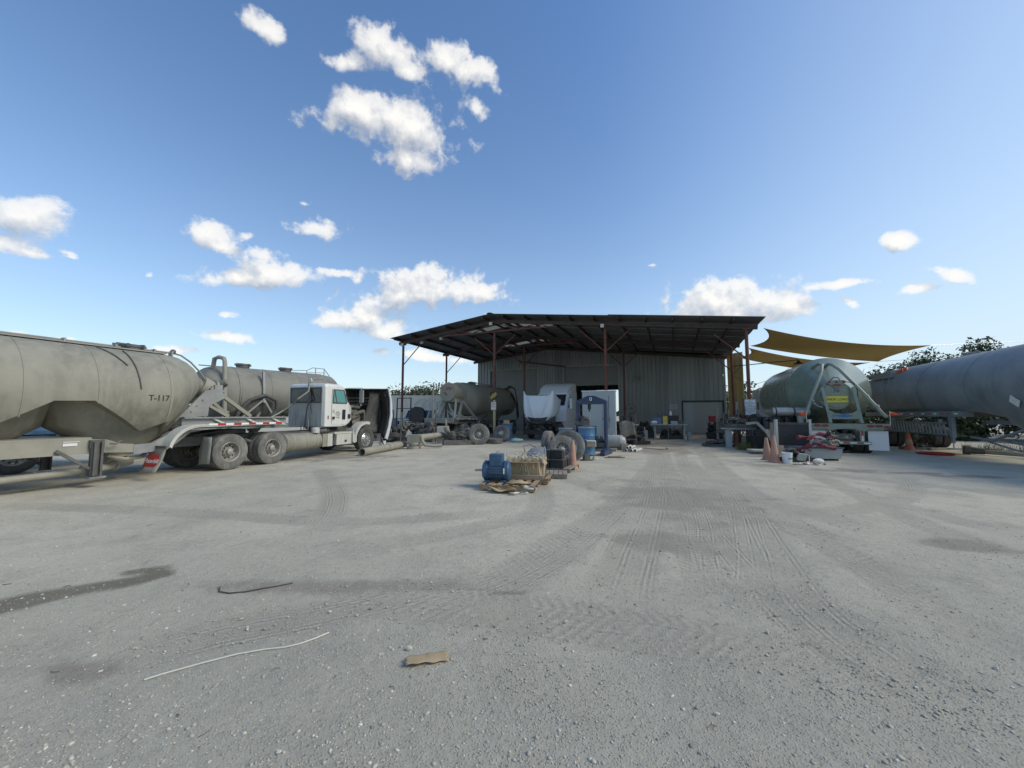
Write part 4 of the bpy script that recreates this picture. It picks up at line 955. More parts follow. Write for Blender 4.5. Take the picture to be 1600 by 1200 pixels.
    MB().cyl((3.5, -.75, .98), (3.8, -.9, .98), .11).cyl((3.6, -.8, .98), (4.0, -.8, .98), .09).build('air_tank', 'frame_dark', T)
    MB().box(3.52, 4.02, -1.04, -.5, .38, .86).build('battery_box', 'frame_tan', T)
    MB().box(3.74, 3.98, -1.06, -1.04, .38, .86).build('battery_box_cover', 'dirty_white', T)
    st = MB().box(4.18, 5.0, -1.08, -.5, .40, .84).box(4.05, 5.05, -1.10, -.5, .84, .90).build('step_box', 'dirty_white', T); MB().box(4.62, 4.72, -1.10, -1.08, .50, .58).build('latch', 'black', st)
    # front fender and bumper side
    def ff(r, x0=5.86): return [(x0 + r * math.cos(a), .56 + r * math.sin(a)) for a in np.linspace(R_(168), R_(72), 9)]
    o, i = ff(.74), ff(.62)
    for a_, b_ in ((-1.14, -.78), (.78, 1.14)): MB().prism([(5.10, .42), (5.03, .5), (5.02, 1.05)] + [p for p in o if p[0] > 5.1] + i[::-1] + [(5.26, .46)], a_, b_).build('front_fender', 'dirty_white', T)
    # engine
    e = MB().box(5.0, 6.4, -.32, .32, .95, 1.55)
    rr = random.Random(3)
    for k in range(6): e.cyl((5.1 + k * .22, -.36, 1.5), (5.1 + k * .22, -.3, 1.75), .08)
    e.cyl((5.0, -.2, 1.75), (6.2, -.2, 1.75), .1).cyl((5.1, -.5, 1.45), (5.7, -.55, 1.5), .13).cyl((5.6, -.45, 1.2), (5.9, -.5, 1.2), .17)
    e.build('engine', 'engine', T)
    h = MB()
    h.tube([(4.95, -.5, 1.95), (5.3, -.62, 1.85), (5.6, -.6, 1.6), (6.1, -.5, 1.7), (6.5, -.4, 1.75)], .085, 10).tube([(5.1, -.3, 1.9), (5.6, -.35, 1.95), (6.3, -.3, 1.92)], .075, 10)
    for k in range(14):
        p = Vector((rr.uniform(5.1, 6.4), rr.uniform(-.6, .1), rr.uniform(1.0, 1.9))); q = p + Vector((rr.uniform(-.3, .3), rr.uniform(-.2, .1), rr.uniform(-.35, .3))); r_ = (p + q) / 2 + Vector((.1, -.1, .06))
        h.tube([p, r_, q], rr.uniform(.012, .035), 6)
    for k in range(10): h.obox((rr.uniform(5.1, 6.4), rr.uniform(-.55, -.1), rr.uniform(.9, 1.7)), (rr.uniform(.08, .22), rr.uniform(.06, .18), rr.uniform(.08, .22)), (rr.uniform(0, 40), 0, rr.uniform(0, 60)))
    h.build('engine_hoses', 'engine', T)
    MB().box(6.42, 6.5, -.5, .5, .75, 1.7).build('radiator', 'frame_dark', T)
    # hood tipped forward, inside towards the cab
    H = MB()
    H.prism([(7.42, .42), (7.62, .9), (7.78, 1.5), (7.72, 2.2), (7.50, 2.86), (7.40, 2.86), (7.58, 2.3), (7.62, 1.6), (7.48, 1.0), (7.26, .5)], -1.06, -1.02)
    H.grid(lambda u, v: (7.50 + .28 * math.sin(math.pi * v) * 1.0, -1.04 + 2.08 * u, .45 + 2.4 * v), 10, 10)
    hd = H.build('hood', 'hood_white', T, solid=.012)
    MB().grid(lambda u, v: (7.46 + .26 * math.sin(math.pi * v), -1.0 + 2.0 * u, .47 + 2.36 * v), 10, 10).build('hood_liner', 'rubber', hd, solid=.01)
    MB().prism([(5.5, 1.9), (5.75, 2.65), (6.1, 2.82), (7.45, 2.84), (7.6, 2.2), (7.6, 1.4), (7.3, .7), (6.9, .7), (6.6, 1.3), (6.0, 1.35)], .92, .96).build('hood_side', 'engine', hd)
    MB().grid(lambda u, v: (5.75 + 1.72 * u, .94 - 1.9 * v, 2.82 - .10 * (1 - u) * (1 + 0 * v) + .03 * math.sin(math.pi * v)), 6, 8).build('hood_top', 'frame_dark', hd, solid=.03)
    # wheel arch liner of the near fender
    MB().grid(lambda u, v: (7.05 + .50 * math.sin(R_(20 + 140 * v)) ** .8, -1.0 + .42 * u, .62 + 1.95 * v), 4, 14).build('arch_liner', 'black', hd, solid=.015)
    MB().grid(lambda u, v: (6.62 + .9 * u, -.5 + .12 * math.sin(5 * v), .75 + 1.9 * v), 6, 10).build('inner_panel', 'rubber', hd, solid=.02)
    for z in (2.2, 2.35, 2.05): MB().bar((6.2, .9, z), (7.3, -.3, z + .05), .03, .08).build('hood_rib', 'frame_dark', hd)
    MB().tube([(5.7, -.5, 1.9), (6.2, -.7, 2.3), (6.9, -.75, 2.5)], .012, 5).build('stay_cable', 'black', hd)
    MB().bar((7.0, -.95, .62), (7.25, -.95, .2), .12, .03).build('hood_bracket', 'frame_dark', hd)
    MB().box(6.75, 7.0, -1.0, 1.0, .38, .72).build('bumper', 'chrome', T)
    return T
build_tractor()

def build_tank2():
    T = thing('tank_trailer', 'grey dusty tank trailer standing behind the white day cab tractor', 'trailer', (-11.6, 17.2, 0), 90 - 33)
    m = 'tank_grey'; R = 1.2; zc = 2.44
    cut = [(-1.9, 1.9), (-1.0, 1.75), (.1, 1.45), (.5, 1.45), (1.1, 2.05), (2.0, 2.05), (2.9, 1.5), (3.4, 1.6)]
    # rounded end on the left (towards negative x), long body to the right
    rings = []
    for x, r in ((-2.12, .35), (-2.08, .62), (-1.98, .88), (-1.82, 1.04), (-1.6, 1.14), (-1.3, 1.19), (-1.0, 1.2)): rings.append(ring(x, zc + (1.2 - r) * .25, r))
    rings += [ring(x, zc, R, interp(cut, x)) for x in np.linspace(-.9, 3.0, 34)]
    rings += [ring(3.25, zc + .05, 1.14), ring(3.5, zc + .2, .95), ring(3.75, zc + .4, .6), ring(3.8, zc + .42, .1)]
    MB().loft(rings).build('tank', m, T, sharp=28)
    for x in (-.95, .3, 1.6): seam(T, x, zc, R, m, interp(cut, x))
    hopper(T, .1, .9, 1.9, .22, 1.0, m, lx=1.0); hopper(T, 2.7, .9, 1.9, .22, 1.0, m, lx=1.0)
    hatch(T, -.45, 3.68, r=.25); hatch(T, 1.35, 3.68, r=.25)
    pp = MB().tube([(-1.7, -.45, 3.46), (-1.7, -.55, 3.86), (-1.62, -.75, 3.92), (-1.52, -.95, 3.86), (-1.5, -1.0, 3.7), (-1.5, -1.28, 1.2)], .08, 10); pp.build('vent_pipe', 'frame_tan', T)
    MB().bar((-.1, -1.1, 3.45), (-.1, -1.28, 2.1), .1, .08).bar((-.1, -1.26, 2.25), (-1.3, -1.3, 1.1), .07).bar((-.1, -1.26, 2.25), (.55, -1.3, 1.1), .07).build('ladder_frame', 'frame_grey', T)
    MB().tube([(-1.2, -1.32, 1.2), (-1.05, -1.34, 1.7), (-.65, -1.34, 2.2), (-.1, -1.34, 2.42), (.35, -1.36, 2.2), (.4, -1.36, 1.8), (.15, -1.38, 1.45), (-.3, -1.38, 1.15)], .075, 10).build('suction_hose', 'rubber', T)
    MB().cyl((-1.9, -.9, 2.6), (-1.5, -1.25, 2.9), .14).build('inlet_stub', m, T)
    # guard rail on the far top end
    g = MB()
    for x in (2.3, 2.75, 3.2): g.bar((x, -.15, 3.6), (x, -.15, 3.95 if x > 2.5 else 3.75), .03)
    g.tube([(1.5, -.15, 3.72), (2.3, -.15, 3.78), (2.6, -.15, 3.95), (3.2, -.15, 3.95), (3.5, -.15, 3.6), (3.6, -.15, 3.3)], .02, 6).tube([(2.3, -.15, 3.7), (3.3, -.15, 3.74)], .015, 6); g.build('guard_rail', 'frame_grey', T)
    MB().tube([(-2, .1, 3.62), (3.2, .1, 3.66)], .025, 6).build('top_pipe', m, T)
    MB().box(-2.6, 4.6, -1.1, 1.1, 1.02, 1.16).build('frame_rail', 'frame_grey', T)
    for x in (-1.6, -.4): MB().bar((x, -1.0, 1.1), (x + .4, -.9, 1.9), .1).build('strut', 'frame_grey', T)
    for x in (3.6, 4.9): dual(T, x, 1.05, 'tyre', 'rim_dusty')
    for s in (-1, 1): MB().box(-1.0, -.84, s * .8 - .06, s * .8 + .06, .1, 1.02).box(-1.1, -.74, s * .8 - .14, s * .8 + .14, .0, .06).build('landing_leg', 'frame_dark', T)
    MB().box(-2.9, -2.5, -.25, -.05, 1.3, 1.5).build('valve_box', 'frame_tan', T)
    return T
build_tank2()

def build_blue_truck():
    T = thing('tractor_truck', 'blue road tractor parked beyond the tan trailer marked T-117', 'truck', (-13.6, 13.2, 0), 90 - 200)
    MB().prism([(0, 1.0), (1.35, 1.0), (1.5, 1.5), (1.2, 2.2), (.1, 2.25), (0, 2.1)], -1.05, 1.05).build('cab', 'blue_paint', T)
    MB().prism([(1.5, .7), (3.1, .7), (3.2, 1.1), (3.1, 1.5), (1.5, 1.62)], -.75, .75).build('hood', 'blue_paint', T)
    for s in (-1, 1):
        MB().prism([(.35, 1.5), (1.35, 1.5), (1.12, 2.1), (.35, 2.12)], s * 1.05, s * 1.06).build('side_window', 'dark_glass', T)
        wheel(T, 2.5, -s * 1.0, right=s > 0, rim='rim_alu'); MB().box(1.6, 3.2, s * .76, s * 1.1, 1.05, 1.15).build('fender', 'blue_paint', T)
    for x in (-3.2, -1.9): dual(T, x, 1.0, 'tyre')
    MB().box(-4, 3.2, -.42, .42, .7, .95).build('chassis_rail', 'frame_dark', T); MB().box(3.15, 3.3, -1.1, 1.1, .4, .75).build('bumper', 'chrome', T)
    MB().prism([(1.28, 1.62), (1.42, 1.6), (1.2, 2.12), (1.1, 2.12)], -.95, .95).build('windshield', 'dark_glass', T)
    return T
build_blue_truck()

def build_t36():
    ox, oy, _ = BF(2.65, -3.5)
    T = thing('tank_trailer', 'glossy grey green tanker marked 36 with a yellow wide load sign', 'trailer', (13.34, 15.47, 0), 90 - 22.8)
    m = 'tank_green'; zc = 2.62; R = 1.58; yc = -.22
    rings = [ring(.62, 2.40, .56, yc=.06), ring(.66, 2.40, .60, yc=.06), ring(.85, 2.42, .66, yc=.04), ring(2.35, 2.60, 1.54, yc=yc), ring(2.42, zc, 1.57, yc=yc)]
    rings += [ring(x, zc, R, yc=yc) for x in np.linspace(2.5, 8.6, 30)] + [ring(8.95, zc, 1.48, yc=yc), ring(9.3, zc, 1.2, yc=yc), ring(9.55, zc, .8, yc=yc), ring(9.65, zc, .1, yc=yc)]
    MB().loft(rings).build('tank', m, T, sharp=20)
    for x in np.arange(2.5, 8.8, .62): seam(T, x, zc, R, m, yc=yc, w=.012)
    MB().cyl((.60, .06, 2.40), (.64, .06, 2.40), .585, n=40).build('end_flange', m, T)
    MB().cyl((.52, .06, 2.40), (.61, .06, 2.40), .50, n=40).build('end_cover', m, T)
    # two pipes from the top of the head down and outwards
    MB().tube([(2.0, .42, 3.74), (1.25, .36, 3.82), (1.0, .34, 3.74), (.75, .46, 3.4), (.4, .90, 2.4), (.2, 1.22, 1.66), (.2, 1.32, 1.45)], .065, 12).build('drain_pipe', 'frame_green', T)
    MB().tube([(2.0, -.02, 3.74), (1.3, .02, 3.80), (1.05, -.02, 3.74), (.75, -.16, 3.5), (.3, -.72, 2.5), (.1, -1.22, 1.62), (.08, -1.32, 1.5)], .065, 12).build('drain_pipe', 'frame_green', T)
    for p, q in (((.34, .93, 2.22), (.32, .97, 2.14)), ((.27, -.8, 2.36), (.25, -.84, 2.28)), ((.16, -1.05, 1.95), (.14, -1.1, 1.87))): MB().cyl(p, q, .085).build('pipe_coupling', 'frame_green', T)
    MB().tube([(.33, .95, 2.15), (.4, .75, 1.95), (.35, .6, 1.9)], .025, 6).build('tie_chain', 'chrome', T)
    # light bar above the cover
    lb = MB().prism([(.40, 2.93), (.30, 3.02), (-.18, 3.02), (-.28, 2.94), (-.02, 2.74), (.14, 2.74)], .44, .50, 'x').build('light_bar', 'frame_green', T)
    for y, z, r in ((.30, 2.95, .05), (.06, 2.95, .05), (-.18, 2.95, .05)): MB().cyl((.44, y, z), (.42, y, z), r).build('lamp', 'red_light', lb)
    MB().obox((.43, .06, 2.82), (.02, .26, .08)).build('lamp', 'red_light', lb)
    MB().tube([(.45, -.25, 2.95), (.4, -.5, 2.88), (.38, -.58, 2.6), (.4, -.6, 2.3)], .018, 6).tube([(.5, .25, 3.0), (.5, .15, 3.14), (.5, -.0, 3.14), (.5, -.1, 3.0)], .02, 6).build('lamp_cable', 'rubber', T)
    use('lettering', text_mesh('36', .24, 'ink_blue', .002), T, (.515, .06, 2.60), (90, 0, -90))
    sg = MB().box(.47, .50, -.30, .42, 2.10, 2.36).build('wide_load_sign', 'sign_yellow', T, label='yellow sign reading WIDE LOAD')
    use('lettering', text_mesh('WIDE LOAD', .135, 'ink', .002, bold=.0008), sg, (.465, .06, 2.225), (90, 0, -90))
    # ladder frame carrying the cover
    for y0, y1 in ((.60, .44), (-.42, -.56)):
        l = MB().bar((.35, y0 - .02, 2.72), (.08, y1, 1.26), .10, .05).build('upright', 'frame_green', T)
    tape(T, [(.10, .47, 1.30), (.20, .52, 1.95)], .05); tape(T, [(.10, -.58, 1.30), (.20, -.52, 1.95)], .05)
    MB().prism([(.50, 1.42), (-.52, 1.42), (-.50, 1.80), (-.28, 1.66), (-.0, 1.62), (.26, 1.66), (.48, 1.80)], .10, .14, 'x').build('saddle_plate', 'frame_green', T)
    # fish emblem
    f = [(.30, 1.565), (.18, 1.52), (.0, 1.50), (-.2, 1.525), (-.36, 1.575), (-.2, 1.60), (-.06, 1.615), (-.02, 1.67), (.05, 1.615), (.18, 1.60), (.30, 1.58), (.42, 1.65), (.36, 1.575), (.42, 1.49)]
    MB().prism([(y * .9, z - .01) for y, z in f], .088, .097, 'x').build('fish_emblem', 'shark_blue', T)
    # bumper
    bp = MB().prism([(1.30, 1.24), (1.30, 1.12), (1.16, 1.02), (.62, 1.02), (.5, .96), (.25, 1.02), (0, 1.04), (-.3, 1.02), (-.6, .94), (-.72, 1.02), (-1.26, 1.02), (-1.38, 1.12), (-1.38, 1.24)], .0, .10, 'x').build('bumper', 'frame_green', T)
    for y, z, w, r in ((1.18, 1.13, .2, 35), (.92, 1.16, .24, 0), (.66, 1.16, .24, 0), (-.78, 1.15, .24, 0), (-1.04, 1.15, .24, 0), (-1.28, 1.11, .2, -35)): MB().cyl((-.03, 0, 0), (0, 0, 0), .055, n=16).build('tail_lamp', 'red_light', bp, (0, y, z)).scale = (1, w / .11, 1)
    for y in (.50, -.52): MB().box(.02, .09, y - .07, y + .07, .44, 1.0).build('bumper_hanger', 'frame_green', T)
    tape(T, [(.012, .50, .55), (.012, .50, .98)], .05); tape(T, [(.012, -.52, .55), (.012, -.52, .98)], .05)
    MB().box(.0, .1, -.78, .78, .42, .54).build('underride_bar', 'frame_green', T); tape(T, [(-.006, .76, .48), (-.006, -.76, .48)], .045)
    for s, (a, b, z0) in ((1, (.60, 1.22, .27)), (-1, (-.74, -1.36, .2))):
        MB().box(.14, .155, min(a, b), max(a, b), z0, .95).build('mud_flap', 'clean_white', T, label='white square mud flap')
    for s in (1, -1): MB().obox((.12, s * .92, .98), (.06, .6, .06)).build('flap_holder', 'frame_green', T)
    for s in (1, -1):
        y = 1.26 if s > 0 else -1.40
        MB().cyl((.02, y, 1.2), (.02, y, 1.74), .012).build('flag_pole', 'chrome', T)
        MB().grid(lambda u, v: (.02 + .03 * math.sin(4 * u), y + (.2 if s > 0 else -.28) * u * (1 if s < 0 else 1), 1.54 + .18 * v * ((1 - u * .8) if s < 0 else 1) + (.05 * u if s < 0 else 0)), 6, 3).build('flag', 'flag_orange', T, solid=.006, label='small orange warning flag')
    # running gear and frame
    for s in (1, -1): MB().box(.1, 9.4, s * .42 - .05, s * .42 + .05, .95, 1.2).build('frame_rail', 'tank_green', T)
    for x in (1.25, 2.55): dual(T, x, 1.02, 'tyre', 'dirty_white')
    MB().tube([(.6, .3, .7), (.8, -.3, .62), (.7, -.5, .7)], .08, 8).box(.9, 1.0, -.5, .5, .5, .8).build('product_valves', 'frame_grey', T)
    MB().box(2.3, 2.6, -1.6, -1.3, 1.0, 2.0).build('side_bracket', m, T) if 0 else None
    for x in (2.9, 6.9): MB().prism([(-1.2, 1.6), (-.5, 1.2), (.5, 1.2), (1.0, 1.6)], x, x + .12, 'x').build('saddle', 'tank_green', T)
    MB().box(6.2, 6.36, -.9, -.75, .05, 1.0).box(6.2, 6.36, .75, .9, .05, 1.0).build('landing_leg', 'frame_dark', T)
    return T
build_t36()
# white tractor of the green tanker
tw = thing('tractor_truck', 'white sleeper tractor coupled ahead of the green tanker', 'truck', (17.1, 24.5, 0), 90 - 22.8)
MB().prism([(0, 1.0), (2.6, 1.0), (2.8, 1.6), (2.2, 3.2), (0.2, 3.3), (0, 3.1)], -1.15, 1.15).build('cab', 'clean_white', tw); MB().prism([(2.6, .7), (4.3, .7), (4.4, 1.2), (4.2, 1.7), (2.7, 1.9)], -1.0, 1.0).build('hood', 'clean_white', tw)
MB().box(.3, .7, 1.15, 1.165, 1.9, 2.4).build('side_window', 'dark_glass', tw); MB().prism([(1.5, 2.0), (2.4, 2.0), (2.1, 2.7), (1.5, 2.7)], 1.15, 1.165).build('side_window', 'dark_glass', tw)
for x in (-2.2, -.9): dual(tw, x, 1.02, 'tyre')
for s in (1, -1): wheel(tw, 3.5, -s * 1.0, right=s > 0, rim='rim_alu')
MB().box(-3, 4.2, -.42, .42, .7, .95).build('chassis_rail', 'frame_dark', tw)

def build_t3():
    # origin: under the near landing leg; x towards the building
    X, Y = 17.0, 14.98
    T = thing('tank_trailer', 'dark slate tank trailer at the right edge with a raised landing leg', 'trailer', (X + .922 * 1.15, Y - .3875 * 1.15, 0), 90 - 22.8)
    m = 'tank_slate'; R = 1.36; zc = 2.60
    cut = [(-7.6, 1.9), (-6.3, 1.6), (-5.0, 1.55), (-3.2, 1.25), (-1.35, 1.70), (7.0, 1.72)]
    rings = [ring(-7.9, zc, .1, 1.9), ring(-7.85, zc, .6, 1.9), ring(-7.6, zc, 1.0, 1.9), ring(-7.2, zc, 1.28, 1.85)]
    rings += [ring(x, zc, R, interp(cut, x)) for x in np.linspace(-6.9, 6.4, 60)]
    rings += [ring(6.7, zc, 1.28), ring(7.05, zc, 1.0), ring(7.25, zc, .5), ring(7.3, zc, .1)]
    MB().loft(rings).build('tank', m, T, sharp=24)
    for x in (-1.32, 1.6, 4.4): seam(T, x, zc, R, m, 1.73, w=.015)
    hopper(T, -3.1, .55, 1.95, .25, 1.30, m, lx=1.62)
    MB().box(-.75, 7.0, .86, 1.22, 1.52, 1.73).box(-.75, 7.0, -1.22, -.86, 1.52, 1.73).build('frame_rail', m, T)
    for x in np.arange(-.6, 5.6, .42): MB().box(x, x + .2, 1.222, 1.228, 1.61, 1.66).build('tape', 'tape_white' if int(x / .42) % 2 else 'tape_red', T)
    # landing leg
    for s in (1, -1):
        l = MB().box(-.15, .05, s * 1.08, s * 1.2, .72, 1.52).box(-.1, .0, s * 1.1, s * 1.18, .5, .72).build('landing_leg', m, T)
        MB().cyl((-.05, s * 1.14, .3), (-.05, s * 1.14, .55), .02).cyl((-.05, s * 1.14, .27), (-.05, s * 1.14, .30), .2, n=18).build('foot_plate', 'steel', l)
    # hose rack: slatted tray
    rk = MB().bar((.0, 1.28, 1.27), (4.6, 1.28, 1.27), .05).bar((.0, 1.28, .82), (4.6, 1.28, .82), .05).build('rack_rail', m, T)
    for i, x in enumerate(np.arange(.15, 4.6, .24)): MB().obox((x, 1.27, 1.04), (.09, .035, .44), (0, 14, 0)).build('rack_slat', 'frame_grey', T)
    MB().box(.0, 4.6, .7, 1.22, .76, .80).build('rack_tray', 'frame_dark', T)
    for x in (.6, 2.2, 4.2): MB().box(x, x + .08, 1.1, 1.2, 1.2, 1.42).build('rack_hanger', m, T)
    # pipes under the front hopper
    MB().tube([(-.8, 1.0, .78), (-1.9, 1.05, .72), (-3.6, 1.1, 1.22), (-3.9, 1.1, 1.3), (-5, 1.1, 1.3)], .045, 8).tube([(-2.3, .9, .72), (-4.5, .9, .58), (-6, .9, .5)], .06, 8).tube([(-1.5, .95, .66), (-2.6, .9, .45), (-3.4, .8, .4)], .03, 6).build('air_pipe', m, T)
    # ladder and walkway on the top at the far end
    r = MB()
    for x in (4.2, 4.75): r.tube([(x, 1.28, 2.9), (x, 1.16, 3.5), (x, .95, 4.0), (x, .8, 4.12), (x + .5, .5, 4.14), (x + 1.0, .3, 4.1)], .022, 6)
    for z, y in ((2.95, 1.29), (3.2, 1.26), (3.45, 1.2), (3.7, 1.1)): r.tube([(4.2, y, z), (4.75, y, z)], .016, 5)
    r.build('top_ladder', 'frame_grey', T); MB().box(4.0, 6.0, .75, 1.2, 3.40, 3.44).box(4.0, 6.0, 1.17, 1.2, 3.44, 3.7).build('step_platform', m, T)
    MB().tube([(3.6, .9, 3.62), (3.9, .8, 3.78), (4.2, .9, 3.66), (3.7, .7, 3.82), (3.5, .8, 3.7), (4.0, 1.0, 3.6)], .035, 6).build('orange_strap', 'flag_orange', T)
    hatch(T, -4.4, 3.98, 'frame_grey'); hatch(T, 1.0, 3.98, 'frame_grey', y=-.2)
    MB().box(-6.2, -.6, -.5, .5, 1.25, 1.4).build('gooseneck', m, T)
    for x in (5.2, 6.5): dual(T, x, 1.0, 'tyre', 'rim_dusty')
    use('placard', MB().obox((0, 0, 0), (.3, .01, .3), (0, 45, 0)).mesh('placard', 'paper'), T, (-3.35, 1.27, 2.02), (-22, 0, 0))
    return T
build_t3()

def build_l990():
    x, y, _ = BF(-17.1, -1.6)
    T = thing('tank_trailer', 'tan tank trailer with red L-990 lettering parked under the canopy', 'trailer', (x, y, 0), 90 - 22.8)
    m = 'tank_dark'; zc = 2.6; R = 1.2
    cut = [(1.2, 1.4), (3.5, 1.4), (4.6, 2.1), (5.1, 2.1), (6.1, 1.45), (7.2, 2.0), (7.6, 2.0), (9, 1.5)]
    rings = [ring(1.15, 3.0, .62, yc=0), ring(1.2, 2.98, .74)] + [ring(1.45, 2.85, .92), ring(1.8, 2.7, 1.1), ring(2.1, 2.62, 1.18)]
    rings += [ring(x, zc, R, interp(cut, x)) for x in np.linspace(2.3, 8.6, 45)] + [ring(8.9, zc, 1.1), ring(9.1, zc, .8), ring(9.15, zc, .1)]
    MB().loft(rings).build('tank', m, T, sharp=26)
    MB().cyl((-.05, 0, 3.06), (1.2, 0, 3.0), .60, .62, 32).cyl((1.1, 0, 3.0), (1.16, 0, 3.0), .76, n=32).build('front_drum', m, T)
    MB().prism([(-.02, 3.0), (1.15, 2.9), (1.15, 2.32), (.05, 2.42)], -.45, .45).build('drum_chute', m, T)
    use('lettering', text_mesh('L-990', .3, 'ink_red', .003, width=1.), T, (-.06, .05, 3.26), (90, 0, -90)); use('lettering', text_mesh('~', .5, 'ink', .003, bold=.01), T, (-.06, .15, 2.95), (90, 30, -90))
    for s in (1, -1):
        MB().bar((.25, s * .45, 2.5), (-.6 if s > 0 else -.4, s * .75, 1.36), .12).build('strut', 'frame_tan', T)
        MB().bar((.75, s * .62, 2.45), (.15, s * .7, 1.36), .12).bar((.75, s * .64, 2.45), (1.9, s * .95, 1.36), .16).build('strut', 'frame_tan', T)
        MB().box(-.9, 9.2, s * .95 - .06, s * .95 + .06, 1.02, 1.14).build('frame_rail', 'frame_dark', T)
    MB().prism([(-.9, 1.36), (1.9, 1.36), (2.3, 1.1), (1.9, 1.28), (-.9, 1.28)], -1.2, 1.2).build('front_deck', 'frame_grey', T)
    MB().box(-.98, -.3, -1.0, 1.1, 1.06, 1.34).build('coupler_box', 'frame_tan', T)
    MB().tube([(.2, -.6, 1.7), (.5, -.9, 1.42), (1.3, -1.15, 1.42), (1.9, -1.22, 1.3)], .05, 8).tube([(.2, .2, 1.9), (.1, -.3, 1.5), (.3, -.8, 1.46)], .05, 8).build('hose', 'frame_tan', T)
    tape(T, [(.6, -1.21, 1.3), (2.0, -1.21, 1.26)], .05)
    MB().cyl((-.5, .8, 1.36), (-.35, .9, 3.3), .06).build('exhaust_stack', 'frame_tan', T)
    MB().grid(lambda u, v: (2.1 + .12 * v, -.72 - .5 * u, 1.2 - .9 * v), 3, 4).build('mud_flap', 'frame_grey', T, solid=.012)
    MB().box(3.9, 4.1, -1.25, -1.2, 1.9, 2.15).build('placard', 'paper', T)
    hatch(T, 3.2, 3.8); hatch(T, 6.2, 3.8)
    MB().tube([(2.2, -.3, 3.84), (6.5, -.3, 3.86), (7.2, -.5, 3.9)], .03, 6).build('top_pipe', 'frame_tan', T)
    g = MB()
    for k in range(6): g.tube([(7.6 + .15 * k, -.5, 3.6), (7.6 + .15 * k, -1.0, 3.9)], .02, 5)
    g.tube([(7.2, -1.2, 3.9), (8.2, -1.3, 3.7), (8.6, -1.35, 2.6), (8.9, -1.35, 1.4)], .05, 6).tube([(7.5, -1.25, 3.3), (8.3, -1.35, 2.6), (8.7, -1.35, 1.2)], .06, 6).build('rear_ladder', 'black', T)
    for x in (7.2, 8.5): dual(T, x, 1.02, 'tyred')
    hopper(T, 3.9, .8, 1.9, .22, 1.0, m); hopper(T, 6.5, .8, 1.9, .22, 1.0, m)
    for x in (.35, 1.6): dual(T, x, 1.0, 'tyred')
    return T
build_l990()

